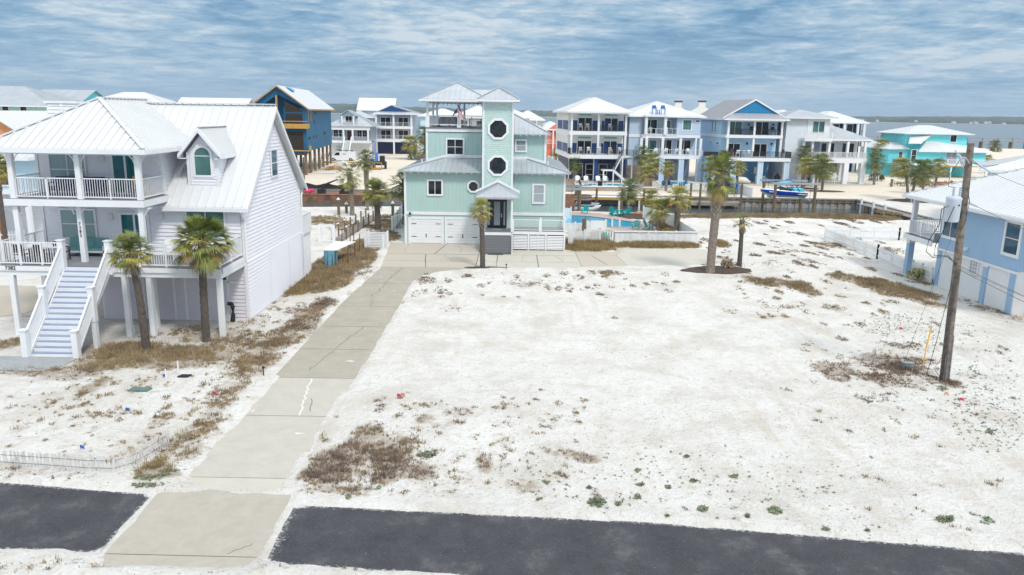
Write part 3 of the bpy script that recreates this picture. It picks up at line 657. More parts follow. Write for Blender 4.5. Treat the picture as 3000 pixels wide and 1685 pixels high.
    c.box(-27.0,45.1,11.15,-25.1,46.7,11.28); c.box(-26.1,45.13,8,-25.95,45.2,11.15); c.build('chimney','white',h)
    # decks
    d=MB(); d.box(-24.75,36.2,3.42,-14.05,FY-.03,3.5); d.box(-24.75,FY-.03,3.42,-24.32,50,3.5); dk=d.build('deck','deckgrey',h)
    d=MB(); d.box(-24.8,36.12,3.24,-21.6,36.19,3.46); d.box(-19.25,36.12,3.24,-14.0,36.19,3.46); d.box(-24.78,36.2,3.0,-14.02,36.32,3.23); d.box(-14.04,36.33,3.24,-13.97,FY-.07,3.46); d.box(-14.1,36.33,3.0,-13.99,FY-.07,3.23); d.box(-24.8,36.33,3.0,-24.7,49.9,3.4); d.build('rim_beam','white',dk)
    b=MB(); b.box(-24.35,36.75,6.57,-17.75,FY-.03,6.65); bk=b.build('balcony_floor','deckgrey',h)
    b=MB(); b.box(-24.4,36.67,6.31,-17.7,36.76,6.62); b.box(-17.8,36.77,6.31,-17.7,FY-.07,6.62); b.box(-24.4,36.77,6.31,-24.3,FY-.07,6.62); b.build('rim_beam','white',bk)
    b=MB(); b.box(-24.3,36.85,6.44,-17.82,39.4,6.5); b.build('ceiling','white',bk)
    cols(h,[(-23.95,36.85),(-20.75,36.85),(-17.9,36.85)],6.65,8.85,.24,'white'); cols(h,[(-24.0,36.95),(-21.15,37.3),(-18.0,37.0)],3.5,6.31,.24,'white')
    # scroll brackets
    def bracket(x,z,s,y):
        m=MB(); m.tube([(x+s*.05,y,z-.42),(x+s*.12,y,z-.25),(x+s*.25,y,z-.1),(x+s*.42,y,z-.04)],.025,5); m.tube([(x+s*(.13+.07*math.cos(t)),y,z-.13+.07*math.sin(t)) for t in [k*.7 for k in range(10)]],.016,5); m.tube([(x+s*(.27+.045*math.cos(t)),y,z-.06+.045*math.sin(t)) for t in [k*.7 for k in range(10)]],.014,5); m.build('scroll_bracket','white',h)
    for x,y in((-23.95,36.85),(-20.75,36.85),(-17.9,36.85)):
        for s in(-1,1):
            if not(x==-23.95 and s<0 and False): bracket(x+s*.12,8.84,s,y)
    for x,y in((-24.0,36.95),(-21.15,37.1),(-18.0,37.0)):
        for s in(-1,1): bracket(x+s*.12,6.3,s,y)
    for a,bb,n in(((-23.83,36.85,6.65),(-20.87,36.85,6.65),3),((-20.63,36.85,6.65),(-18.02,36.85,6.65),3),((-17.85,36.97,6.65),(-17.85,39.35,6.65),2),((-24.2,36.97,6.65),(-24.2,39.35,6.65),2)): rail(h,a,bb,.98,.115,posts=n,bw=.022,tw=.06,pw=.06)
    for a,bb,n in(((-24.7,36.27,3.5),(-21.6,36.27,3.5),4),((-19.2,36.27,3.5),(-14.12,36.27,3.5),5),((-14.12,36.35,3.5),(-14.12,39.4,3.5),3),((-24.7,36.35,3.5),(-24.7,42.,3.5),3),((-24.7,42.1,3.5),(-24.7,49.5,3.5),3)): rail(h,a,bb,1.1,.115,posts=n,bw=.022,tw=.06,pw=.07)
    # posts under the deck
    for (x,y) in((-24.2,36.3),(-25.2,40.4),(-18.75,36.3),(-18.15,37.9),(-14.2,36.35),(-17.6,36.35)):
        MB().box(x-.12,y-.12,-.3,x+.12,y+.12,3.0).build('post','white',h)
    for x,y in((-24.4,43.5),(-24.4,48)): MB().box(x-.1,y-.1,0,x+.1,y+.1,3.2).build('post','white',h)
    # stairs
    st=stairs(h,-21.45,-19.4,36.12,3.5,32.6,.0,17,'paint_blue_tread','white')
    x0,x1=-21.35,-19.0
    # the flight splays a little: cheek walls with square newels
    for x,nm in((-21.55,'l'),(-19.3,'r')):
        rail(h,(x,36.05,3.45),(x,32.65,.02),1.05,.115,posts=3,bw=.03,tw=.09,pw=.02,bot=.12)
        for y,z,hh in((36.1,3.45,1.35),(34.25,1.6,1.35),(32.6,-.2,1.55)):
            n=MB(); n.box(x-.13,y-.13,z-(.3 if z>1 else 0),x+.13,y+.13,z+hh-.05); n.box(x-.17,y-.17,z+hh-.05,x+.17,y+.17,z+hh); n.build('newel','white',h)
        MB().box(x-.1,34.15,-.3,x+.1,34.38,1.6).build('post','white',h)
    text('7382',h,(-24.12,36.1,3.29),.26,'iron'); 
    for i,ch in enumerate('7382'): text(ch,h,(-21.15,37.16,5.35-i*.19),.2,'iron')
    # rear deck
    d=MB(); d.box(-15.5,BY+.02,2.9,-13.9,52.6,3.1); dr=d.build('rear_deck','white',h); rail(h,(-13.95,BY+.1,3.1),(-13.95,52.55,3.1),1.1,.1,posts=2); rail(h,(-15.5,52.55,3.1),(-14.0,52.55,3.1),1.1,.1,posts=2)
    d=MB(); d.box(-15.4,BY+.1,0,-14.0,52.4,2.88); d.batten([(-14.,BY+.1,0),(-14.,52.4,0),(-14.,52.4,2.85),(-14.,BY+.1,2.85)],(1,0,0),.3,.1,.03); d.build('enclosure','white',h)
    # flexible pipe elbow at the corner
    o=MB(); pts=[(-14.75,39.2,.05),(-14.7,39.2,.4),(-14.7,39.2,.8),(-14.75,39.2,.98),(-14.95,39.2,1.0)]; o.tube(pts,[.13,.11,.12,.12,.10],8); 
    solo(o,'drain_pipe','blackcloth','black corrugated pipe standing against the lavender garage wall','pipe',(-14.75,39.2,0))
lav_house()
def sofa(name,label,loc,rz,wd,frame,cush):
    t=thing(name,label,'sofa',loc,rz=rz,world=False); f=MB()
    for x in(-wd/2,wd/2-.06):
        for y in(-.35,.32): f.box(x,y,0,x+.06,y+.06,.62)
        f.box(x,-.35,.58,x+.06,.38,.63)
    f.box(-wd/2,-.35,.22,wd/2,.38,.3); f.box(-wd/2,.33,.3,wd/2,.38,.78); f.build('frame',frame,t)
    n=max(2,round(wd/.65))
    for i in range(n):
        a=-wd/2+.08+(wd-.16)*i/n; b=a+(wd-.16)/n-.02; MB().box(a,-.33,.3,b,.2,.44).build('seat_cushion',cush,t); MB().hexa([(a,.16,.44),(b,.16,.44),(b,.32,.44),(a,.32,.44)],[(a,.24,.88),(b,.24,.88),(b,.38,.88),(a,.38,.88)]).build('back_cushion',cush,t)
    return t
sofa('outdoor_sofa','white framed sofa with green cushions on the deck by the lavender house door',(-21.9,38.9,3.5),0,2.1,'white','cushgreen')
sofa('outdoor_sofa','dark navy sofa behind the upper balcony railing of the lavender house',(-21.9,38.7,6.65),0,2.6,'wicker','cushnavy')
def table(name,label,loc,sx,sy,h,mt,group=None,rz=0,cat='table'):
    t=thing(name,label,cat,loc,group,rz,world=False); m=MB(); m.box(-sx/2,-sy/2,h-.05,sx/2,sy/2,h); m.build('tabletop',mt,t)
    for a in(-1,1):
        for b in(-1,1): MB().box(a*(sx/2-.08)-.03,b*(sy/2-.08)-.03,0,a*(sx/2-.08)+.03,b*(sy/2-.08)+.03,h-.05).build('leg',mt,t)
    return t
def chair_mesh(t,mt,bar=False,slat=True,sh=.45):
    m=MB(); m.box(-.24,-.24,sh-.04,.24,.22,sh); m.build('seat',mt,t)
    m=MB(); m.hexa([(-.24,.2,sh+.08),(.24,.2,sh+.08),(.24,.23,sh+.08),(-.24,.23,sh+.08)],[(-.24,.3,sh+.52),(.24,.3,sh+.52),(.24,.33,sh+.52),(-.24,.33,sh+.52)]); m.build('backrest',mt,t)
    for a in(-1,1):
        MB().box(a*.24-.025,-.24,0,a*.24+.025,-.19,sh+.2).build('leg',mt,t); MB().box(a*.24-.025,.2,0,a*.24+.025,.25,sh+.3).build('leg',mt,t)
    m=MB()
    for a in(-1,1): m.box(a*.24-.03,-.26,sh+.2,a*.24+.03,.25,sh+.23)
    m.build('armrest',mt,t)
def chair(label,loc,rz,mt,group,sh=.45,name='patio_chair'):
    t=thing(name,label,'chair',loc,group,rz,world=False); chair_mesh(t,mt,sh=sh); return t
def adirondack(label,loc,rz,mt,group=None,s=1.):
    t=thing('adirondack_chair',label,'chair',loc,group,rz,world=False)
    m=MB(); m.hexa([(-.28,-.38,.34),(.28,-.38,.34),(.28,-.38,.38),(-.28,-.38,.38)],[(-.28,.2,.24),(.28,.2,.24),(.28,.2,.28),(-.28,.2,.28)]); m.build('seat',mt,t)
    m=MB()
    for i in range(6):
        x0=-.3+i*.1; top=1.02-.12*abs(i-2.5)/2.5; xs=1.12
        m.hexa([(x0*.85,.16,.26),((x0+.092)*.85,.16,.26),((x0+.092)*.85,.19,.26),(x0*.85,.19,.26)],[(x0*xs,.44,top),((x0+.092)*xs,.44,top),((x0+.092)*xs,.47,top),(x0*xs,.47,top)])
    m.build('backrest',mt,t)
    for a in(-1,1):
        m=MB(); m.hexa([(a*.36-.07,-.42,.56),(a*.36+.07,-.42,.56),(a*.36+.07,-.42,.59),(a*.36-.07,-.42,.59)],[(a*.36-.05,.36,.54),(a*.36+.05,.36,.54),(a*.36+.05,.36,.57),(a*.36-.05,.36,.57)]); m.build('armrest',mt,t)
        MB().box(a*.32-.02,-.38,0,a*.32+.02,-.28,.56).build('leg',mt,t); MB().prism([(-.3,.34),(-.3,.24),(.42,0),(.55,0)],'x',a*.29-.015,a*.29+.015).build('leg',mt,t)
    if s!=1: t.scale=(s,)*3
    return t
table('dining_table','long white table on the left end of the lavender house deck',(-23.3,37.6,3.5),1.9,.9,.74,'white')
for i,(x,y,r) in enumerate(((-23.9,36.75,3.14),(-22.9,36.75,3.14),(-22.35,37.5,1.57))): chair(['dark chair at the table nearest the deck corner','dark chair at the middle of the deck table','dark chair between the deck table and the stairs'][i],(x,y,3.5),r,'wicker','chairs round the deck table')
chair('slatted white chair on the deck behind the larger palm',(-17.4,38.3,3.5),.2,'white',None)
table('bistro_table','small brown bistro table on the upper balcony',(-18.3,38.2,6.65),.5,.5,.7,'wood')
chair('brown bistro chair beside the balcony door',(-18.9,38.7,6.65),.3,'wood',None)
table('deck_table','brown square table on the right end of the deck',(-15.2,37.9,3.5),1.,.8,.6,'wicker')
# ---------------------------------------------------------------- mint house with the tower
def mint_house():
    h=thing('tower_house','mint green house with a shingled tower, octagonal windows and two white garage doors, centre','house',(-2.4,68,0))
    FY=65.; w=MB(); X0,X1=-9.15,4.28
    w.box(X0,FY,0,X1,80,6.15); w.box(-7.6,68,6.15,2.7,79,9.3)
    w.batten(rect(X0+.1,-2.6,FY,2.75,6.1),(0,-1,0),.31,.05,.03); w.batten(rect(-.1,X1-.1,FY,2.8,6.1),(0,-1,0),.31,.05,.03); w.batten(rect(-7.5,-2.6,68,6.6,9.3),(0,-1,0),.4,.05,.03); w.batten(rect(-.1,2.6,68,6.6,9.3),(0,-1,0),.4,.05,.03)
    w.build('wall','teal',h)
    t=MB(); t.box(X0-.04,FY-.08,2.5,-2.6,FY,2.74); t.box(-.1,FY-.08,2.56,X1+.04,FY,2.8)
    for x in(X0,X1): t.box(x-.09,FY-.06,0,x+.09,FY+.1,6.15)
    for x in(-7.62,2.7): t.box(x-.09,67.94,6.5,x+.09,68.1,9.3)
    t.box(-7.7,67.9,9.35,-2.6,68.02,9.62)
    # white flashing where the lower roof meets the upper wall
    for a,b in(((-7.6,6.75),(-6.,7.15)),((-6.,7.15),(-2.6,7.15)),((-.1,7.1),(1.1,7.1)),((1.1,7.1),(2.72,6.72))):
        t.hexa([(a[0],67.93,a[1]),(b[0],67.93,b[1]),(b[0],67.93,b[1]+.24),(a[0],67.93,a[1]+.24)],[(a[0],67.99,a[1]),(b[0],67.99,b[1]),(b[0],67.99,b[1]+.24),(a[0],67.99,a[1]+.24)])
    each(t,'trim','white',h)
    # lower skirt roof
    z0=6.22; yb=68.; zb=7.12; e=64.35
    r=MB(); r.roof([[(-9.6,e,z0),(-2.5,e,z0),(-2.5,yb,zb),(-6.1,yb,zb)],[(-.2,e,z0),(4.75,e,z0),(1.15,yb,zb),(-.2,yb,zb)],[(-9.6,80.6,z0),(-9.6,e,z0),(-6.1,yb,zb),(-7.0,72,zb-.1),(-7.6,80.6,6.8)],[(4.75,e,z0),(4.75,80.6,z0),(2.7,80.6,6.8),(2.2,72,zb-.1),(1.15,yb,zb)]],.43,.03,.05,.1)
    for s in(((-9.6,e,z0),(-6.1,yb,zb)),((4.75,e,z0),(1.15,yb,zb))): r.bar((s[0][0],s[0][1],s[0][2]+.04),(s[1][0],s[1][1],s[1][2]+.04),.12,.05)
    r.build('lower_roof','roofgrey',h)
    k=MB()
    for i in range(22):
        x=-9.2+i*.63
        if -2.8<x<0: continue
        k.box(x-.03,e+.03,z0-.2,x+.03,FY-.05,z0-.1)
    for i in range(5): x=.5+i*.55; k.box(x-.03,67.3,9.12,x+.03,67.9,9.2)
    each(k,'rafter_tail','white',h)
    for x,y,z in((-7.9,66.6,6.85),(2.9,66.6,6.85),(2.0,72,10.2)): MB().tube([(x,y,z-.3),(x,y,z+.22)],.05,8).build('vent_pipe','white',h)
    # right wing roof
    r=MB(); r.roof([[(-.15,67.35,9.3),(3.15,67.35,9.3),(1.1,70.,10.55),(-.15,70.6,11.0)] if False else [(-.15,67.35,9.3),(3.15,67.35,9.3),(-.15,70.65,11.0)],[(3.15,67.35,9.3),(3.15,79.6,9.3),(-.15,79.6,11.0),(-.15,70.65,11.0)]],.42,.03,.05,.1)
    r.bar((3.15,67.35,9.34),(-.15,70.65,11.04),.12,.05); r.build('wing_roof','roofgrey',h)
    # tower
    w=MB(); w.box(-2.55,64,0,-.15,67.5,12.0); w.build('tower','tealsh',h)
    t=MB(); 
    for x in(-2.55,-.15): t.box(x-.08,63.95,1.4 if x<-1 else 1.4,x+.08,64.1,12.0)
    t.box(-2.47,63.96,11.85,-.23,64.0,12.0); each(t,'tower_trim','white',h)
    r=MB(); r.roof(hipf(-3.05,.35,63.5,68.1,12.1,.95),.43,.03,.04,.1); 
    for c in((-3.05,63.5),(.35,63.5)): r.bar((c[0],c[1],12.14),(-1.35,65.2,13.1),.1,.05)
    r.build('tower_roof','roofgrey',h); g=MB(); fascia(g,-3.05,.35,63.5,68.1,12.08,.18,.04); g.box(-2.95,63.6,11.95,.25,63.95,11.98); g.build('fascia','white',h)
    octwin(h,(-1.34,64,9.74),.72,.2); octwin(h,(-1.34,64,6.78),.72,.2); octwin(h,(-3.4,FY-.03,4.95),.40,.16)
    # roof terrace and its canopy
    d=MB(); d.box(-7.75,67.85,9.62,-2.6,78.8,9.72); d.build('terrace_floor','stairgrey',h)
    for x in(-7.55,-4.82): MB().box(x-.17,67.95,9.72,x+.17,68.3,10.72).build('pier','white',h)
    for x,y in((-7.55,68.1),(-4.82,68.1),(-2.75,68.1),(-7.55,76.5),(-4.9,76.5),(-2.6,76.5),(-7.5,72.3)): MB().box(x-.09,y-.09,9.72,x+.09,y+.09,12.0).build('post','white',h)
    b=MB(); b.box(-7.75,67.95,11.82,-2.6,68.2,12.05); b.box(-7.75,76.4,11.82,-2.3,76.6,12.05); b.box(-7.7,68.2,11.82,-7.5,76.4,12.05); b.build('beam','cream',h)
    rail(h,(-7.35,68.1,9.72),(-5.,68.1,9.72),.98,.1,posts=0,bw=.012,tw=.2,bot=.25); rail(h,(-4.65,68.1,9.72),(-2.7,68.1,9.72),.98,.1,posts=0,bw=.012,tw=.2,bot=.25); rail(h,(-7.55,68.3,9.72),(-7.55,76.4,9.72),.98,.14,posts=0,bw=.03,tw=.1); rail(h,(-7.4,76.5,9.72),(-2.6,76.5,9.72),.98,.2,posts=4,bw=.012,tw=.12)
    r=MB(); hp=[(-8.15,67.2),(-2.2,67.2)]; ap=(-5.2,71.4,13.62)
    r.roof([[(-8.15,67.2,12.1),(-2.2,67.2,12.1),ap],[(-2.2,67.2,12.1),(-2.2,77.2,12.1),(-5.2,73.2,13.62),ap],[(-2.2,77.2,12.1),(-8.15,77.2,12.1),(-5.2,73.2,13.62)],[(-8.15,77.2,12.1),(-8.15,67.2,12.1),ap,(-5.2,73.2,13.62)]],.46,.03,.04,.1)
    for c in hp: r.bar((c[0],c[1],12.14),(ap[0],ap[1],ap[2]+.04),.1,.05)
    r.roof([[(-4.4,66.9+3,12.3),(-1.2,69.9,12.3),(-1.2,72.2,13.05),(-4.4,72.2,13.05)]],.45,.03,.04,.08)
    r.build('canopy_roof','roofgrey',h); g=MB(); fascia(g,-8.15,-2.2,67.2,77.2,12.08,.18,.05); g.build('fascia','white',h)
    # string lights under the beam
    l=MB(); l.tube([(-7.4,68.0,11.78),(-5,67.98,11.74),(-2.7,68.0,11.78)],.012,4)
    for i in range(13): l.tube([(-7.3+i*.37,68.,11.76),(-7.3+i*.37,68.,11.62)],.03,5)
    l.build('string_lights','black',h)
    # windows
    win(h,(-6.63+.0,FY-.03,4.25),1.08,1.1,cols=2,fr=.14); win(h,(2.12,FY-.03,3.72),.82,1.4,cols=1,rows=2,fr=.15,gl='blinds')
    win(h,(-5.16,68-.03,7.45),1.36,1.25,cols=2,rows=2,fr=.14); win(h,(.58,68-.03,7.85),.78,.85,cols=1,rows=2,fr=.14,gl='blinds')
    # garage doors
    for xa,xb in((-8.72,-6.1),(-5.62,-2.95)):
        f=MB(); f.box(xa-.2,FY-.07,0,xa,FY-.001,2.3); f.box(xb,FY-.07,0,xb+.2,FY-.001,2.3); f.box(xa,FY-.07,2.12,xb,FY-.001,2.3)
        g=MB(); 
        for i in range(8): g.box(xa,FY-.03,.07+i*.256,xb,FY-.002,.07+i*.256+.245)
        o=g.build('garage_door','white',h); f.build('frame','white',o)
        k=MB(); 
        for z in(.62,1.72):
            k.box(xa+.07,FY-.045,z-.025,xa+.5,FY-.031,z+.025); k.box(xb-.5,FY-.045,z-.025,xb-.07,FY-.031,z+.025)
        c=(xa+xb)/2; k.box(c-.035,FY-.06,.55,c+.035,FY-.031,.85); k.build('hardware','iron',o)
    # entrance
    GY=62.1; r=MB(); 
    r.roof([[(-3.05,61.75,4.42),(.42,61.75,4.42),(-1.32,62.9,5.25)],[(.42,61.75,4.42),(.42,63.95,4.5),(-1.32,63.95,5.32),(-1.32,62.9,5.25)],[(-3.05,63.95,4.5),(-3.05,61.75,4.42),(-1.32,62.9,5.25),(-1.32,63.95,5.32)]],.42,.03,.04,.1)
    p=r.build('porch_roof','roofgrey',h)
    t=MB()
    for s in(-1,1): t.hexa([(-1.32+s*1.85,63.88,4.52),(-1.32+s*1.85,63.95,4.52),(-1.32+s*1.85,63.95,4.72),(-1.32+s*1.85,63.88,4.72)],[(-1.32,63.88,5.42),(-1.32,63.95,5.42),(-1.32,63.95,5.66),(-1.32,63.88,5.66)])
    t.box(-2.4,61.95,4.22,-.05,62.07,4.4); each(t,'porch_trim','white',p)
    for x in(-2.35,-.1): MB().box(x-.07,61.95,1.55 if x<-1 else 0,x+.07,62.09,4.25).build('post','white',h)
    f=MB(); f.box(-2.15,63.93,1.62,-.55,64.0,4.02); f.build('door_surround','black',h)
    dd=MB(); dd.box(-1.80,63.88,1.66,-.9,63.93,3.98); dr=dd.build('front_door','black',h)
    g=MB(); g.box(-1.6,63.865,1.85,-1.1,63.878,3.82); g.build('pane','blinds',dr); k=MB(); k.box(-1.0,63.85,2.55,-.94,63.878,2.62); k.box(-1.01,63.84,2.7,-.94,63.878,2.78); k.build('handle','chrome',dr)
    for x in(-2.02,-.74): g=MB(); g.box(x-.07,63.91,1.85,x+.07,63.928,3.82); g.build('sidelight','blinds',h)
    l=MB(); l.box(-2.5,61.7,1.5,-.05,63.95,1.6); l.build('landing','stairgrey',h); MB().box(-2.5,61.62,1.36,-.12,61.69,1.58).build('landing_trim','white',h)
    stairs(h,-2.45,-.15,61.62,1.36,60.35,0.03,7,'stairgrey','stairgrey')
    MB().box(-.12,60.35,0,-.02,61.6,.02+.0+.06).build('stair_edge','white',h)
    # front deck with louvred skirt
    DY=62.5; d=MB(); d.box(-.05,DY+.05,1.5,4.3,FY-.09,1.58); d.build('front_deck','stairgrey',h)
    d=MB(); d.box(-.05,DY-.03,1.32,4.33,DY+.04,1.57); 
    for x in(-.02,1.32,2.75,4.27): d.box(x-.1,DY-.02,0,x+.04,DY+.05,1.31)
    d.box(2.05-.02,DY-.015,.02,2.08,DY+.04,1.31); d.build('deck_frame','white',h)
    s=MB()
    for a,b in((.04,1.2),(1.38,2.63),(2.81,4.15)):
        for i in range(9): z=.1+i*.13; s.hexa([(a,DY+.0,z),(b,DY+.0,z),(b,DY+.02,z),(a,DY+.02,z)],[(a,DY+.03,z+.09),(b,DY+.03,z+.09),(b,DY+.05,z+.09),(a,DY+.05,z+.09)])
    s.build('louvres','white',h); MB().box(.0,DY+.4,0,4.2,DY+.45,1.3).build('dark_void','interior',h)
    for a,b in((.02,2.18),(2.3,4.2)): rail(h,(a,DY,1.58),(b,DY,1.58),.95,.09,posts=2,bw=.01,tw=.09,bot=.12,pw=.12,mesh=True)
    rail(h,(4.25,DY+.1,1.58),(4.25,64.9,1.58),.95,.09,posts=0,bw=.01,mesh=True)
    for x in(2.24,4.27): MB().tube([(x,DY,2.5),(x,DY,2.62),(x,DY,2.72)],[.03,.09,.03],8).build('finial','white',h)
    c=MB(); c.tube([(-8.75,64.85,2.5),(-8.75,64.85,2.62),(-8.75,64.85,2.72)],[.12,.1,.03],8); c.build('wall_lamp','iron',h)
mint_house()
# things on and round the mint house
def flag():
    t=thing('flag','small American flag hanging at the terrace post of the mint house','flag',(-4.95,67.8,11.3)); 
    MB().tube([(-4.95,68.0,11.6),(-5.0,67.6,11.85)],.015,5).build('pole','white',t)
    def pt(u,v): # u along fly downwards 0..1, v across 0..1
        x=-4.98+v*.6*(.3+.7*u)+u*.16+.02*math.sin(v*9+u*2); return (x,67.6-.05*math.sin(v*8),11.8-u*1.3-v*.22)
    def sub(nm,mt,u0,u1,v0,v1):
        m=MB(); n=8
        for i in range(n):
            for j in range(3):
                a=u0+(u1-u0)*i/n;b=u0+(u1-u0)*(i+1)/n;c=v0+(v1-v0)*j/3;d=v0+(v1-v0)*(j+1)/3; m.poly([pt(a,c),pt(a,d),pt(b,d),pt(b,c)])
        return m
    red=MB();wh=MB();blu=sub('','',0,.42,.46,1.)
    for k in range(13):
        s=sub('','',.42 if k>=6 else 0.,1.,k/13,(k+1)/13); tgt=red if k%2==0 else wh
        n=len(tgt.v); tgt.v+=s.v; tgt.f+=[tuple(i+n for i in f) for f in s.f]; tgt.m+=s.m
    each(red,'stripe_panel','flagred',t); wh.build('field','flagwhite',t); blu.build('canton','flagblue',t)
    st=MB()
    for i in range(5):
        for j in range(4):
            p=pt(.04+.38*i/5+.03,.5+.48*(j+.5)/4); st.box(p[0]-.008,p[1]-.012,p[2]-.008,p[0]+.008,p[1]-.006,p[2]+.008)
    st.build('stars','flagwhite',t)
flag()
sofa('outdoor_sofa','navy sofa on the roof terrace of the mint house',(-5.9,72.5,9.72),0,2.2,'wicker','cushnavy')
table('terrace_table','dark table on the roof terrace near the tower',(-3.6,72.,9.72),1.2,.8,.75,'black')
m=MB(); m.tube([(-5.9,70.5,9.8),(-5.3,70.5,11.2)],.06,6); m.tube([(-5.35,70.5,10.9),(-5.15,70.5,11.35)],[.12,.04],6); solo(m,'patio_umbrella','cedar','folded beige parasol leaning on the mint house terrace','umbrella',(-5.9,70.5,9.72))
def stage_box(x0,x1,y0,y1,h): pass
def trash_pen():
    t=thing('bin_enclosure','white slatted square bin enclosure on the grass left of the garage','enclosure',(-11.2,62.6,0)); 
    for nm,a,b in(('f',(-11.9,61.5),(-10.55,61.5)),('r',(-10.45,61.6),(-10.45,63.)),('l',(-11.95,61.6),(-11.95,63.)),('b',(-11.9,63.1),(-10.5,63.1))):
        m=MB(); 
        for i in range(9): z=.15+i*.13; m.bar((a[0],a[1],z),(b[0],b[1],z),.03,.085)
        m.build('slat_panel','white',t)
    for x,y in((-11.95,61.5),(-10.5,61.5),(-10.4,63.1),(-11.95,63.1)): MB().box(x-.07,y-.07,0,x+.07,y+.07,1.35).build('post','white',t)
trash_pen()
def picket(name,label,pts,h,sp,mt,w=.08,cat='fence',pointed=True,postsp=2.4,group=None,solid=False,loc=None):
    t=thing(name,label,cat,(pts[0][0],pts[0][1],0),group)
    for (a,b) in zip(pts,pts[1:]):
        a=Vector(a);b=Vector(b);L=(b-a).length;d=(b-a)/L;za=float(gz(a.x,a.y));zb=float(gz(b.x,b.y)); zz=lambda s:za+(zb-za)*s/L
        m=MB(); n=int(L/sp)
        if solid: m.hexa([(a.x-d.y*.02,a.y+d.x*.02,za),(a.x+d.y*.02,a.y-d.x*.02,za),(b.x+d.y*.02,b.y-d.x*.02,zb),(b.x-d.y*.02,b.y+d.x*.02,zb)],[(a.x-d.y*.02,a.y+d.x*.02,za+h),(a.x+d.y*.02,a.y-d.x*.02,za+h),(b.x+d.y*.02,b.y-d.x*.02,zb+h),(b.x-d.y*.02,b.y+d.x*.02,zb+h)])
        for i in range(n+1):
            p=a+d*(L*i/max(n,1)); z=zz((p-a).length); e=d*w/2; q=Vector((-d.y,d.x))*.012; o=.028 if solid else 0; qq=Vector((-d.y,d.x))*(-o)
            A=[(p.x-e.x-q.x+qq.x,p.y-e.y-q.y+qq.y),(p.x+e.x-q.x+qq.x,p.y+e.y-q.y+qq.y),(p.x+e.x+q.x+qq.x,p.y+e.y+q.y+qq.y),(p.x-e.x+q.x+qq.x,p.y-e.y+q.y+qq.y)]
            m.hexa([(x,y,z+.04) for x,y in A],[(x,y,z+h-(.06 if pointed else 0)) for x,y in A])
            if pointed: m.hexa([(x,y,z+h-.06) for x,y in A],[(p.x+qq.x+(x-p.x-qq.x)*.2,p.y+qq.y+(y-p.y-qq.y)*.2,z+h+.02) for x,y in A])
        m.build('pickets',mt,t); r=MB()
        for k in(.25,.8): r.bar((a.x+d.y*.03,a.y-d.x*.03,za+h*k),(b.x+d.y*.03,b.y-d.x*.03,zb+h*k),.04,.09)
        r.build('rails',mt,t); k=max(1,round(L/postsp))
        for i in range(k+1):
            p=a+(b-a)*i/k; z=zz((p-a).length); pm=MB(); pm.box(p.x-.06,p.y-.06,z-.1,p.x+.06,p.y+.06,z+h+.06); pm.box(p.x-.08,p.y-.08,z+h+.06,p.x+.08,p.y+.08,z+h+.1); pm.build('post',mt,t)
    return t
picket('garden_fence','white board fence running back from the white arched gate left of the garage',[(-11.3,71.2),(-11.8,83.)],1.35,.14,'fencewhite',.1,pointed=False)
def arch_gate(label,x0,x1,y,h,z=0.,rz=0,bars=8):
    t=thing('garden_gate',label,'gate',((x0+x1)/2,y,z)); f=MB(); c=(x0+x1)/2; a=(x1-x0)/2; pts=[(x0,y,z+.08)]+[(c-a*math.cos(k*math.pi/10),y,z+h-.3+.3*math.sin(k*math.pi/10)) for k in range(11)]+[(x1,y,z+.08)]
    f.tube(pts,.035,6); f.bar((x0,y,z+.12),(x1,y,z+.12),.05,.05); f.build('frame','white',t); b=MB()
    for i in range(1,bars): x=x0+(x1-x0)*i/bars; b.bar((x,y,z+.12),(x,y,z+h-.3+.3*math.sqrt(max(0,1-((x-c)/a)**2))),.025,.025)
    b.build('bars','white',t); return t
arch_gate('white arched metal gate between the bin enclosure and the garage wall',-10.9,-9.7,70.5,1.75)
def frame_gate():
    t=thing('rope_gate','white square gate frame with cut corners in the side yard','gate',(-15.8,64.6,0)); m=MB()
    m.box(-16.55,64.55,0,-16.3,64.65,1.45); m.box(-15.35,64.55,0,-15.1,64.65,1.45); m.box(-16.55,64.56,1.4,-15.1,64.64,1.55); m.box(-16.3,64.56,.12,-15.35,64.64,.25); m.build('frame','white',t)
    o=MB(); q=[(-16.12,.25),(-15.53,.25),(-15.4,.4),(-15.4,1.2),(-15.53,1.35),(-16.12,1.35),(-16.25,1.2),(-16.25,.4)]
    for a,b in zip(q,q[1:]+q[:1]): o.bar((a[0],64.6,a[1]),(b[0],64.6,b[1]),.05,.05)
    o.build('inner_frame','white',t)
frame_gate()
def boardwalk():
    m=MB(); 
    for i in range(46):
        t=i/46; y=65.3+t*15.6; xa=-15.45+.25*t; xb=-14.55+.35*t; m.box(xa,y,.14,xb,y+.29,.2)
    t=tag(m.build('boardwalk','dockwood',None,loc=(-15,65.3,0)),'grey plank boardwalk leading from the gate to the canal beach','boardwalk')
    k=0; prev={}
    for side,xo in(('l',-15.62),('r',-14.45)):
        for i in range(7):
            y=65.6+i*2.35+(.4 if side=='r' else 0); x=xo+.3*i/7; m=MB(); m.tube([(x,y,-.1),(x,y,1.15)],.075,8)
            t=thing('rope_post','','post',(x,y,0),'wooden posts along the boardwalk')
            t['label']=('wooden post with a pale cap on the %s side of the boardwalk'%('left' if side=='l' else 'right'))
            m.build('shaft','pile',t); MB().tube([(x,y,1.15),(x,y,1.2),(x,y,1.28)],[.1,.09,.02],8).build('cap','white',t)
            if side in prev:
                a=prev[side]; r=MB(); pts=[(a[0]+(x-a[0])*s/6,a[1]+(y-a[1])*s/6,1.0-.35*math.sin(math.pi*s/6)) for s in range(7)]; r.tube(pts,.02,5); r.build('rope','rope',t)
            prev[side]=(x,y)
boardwalk()
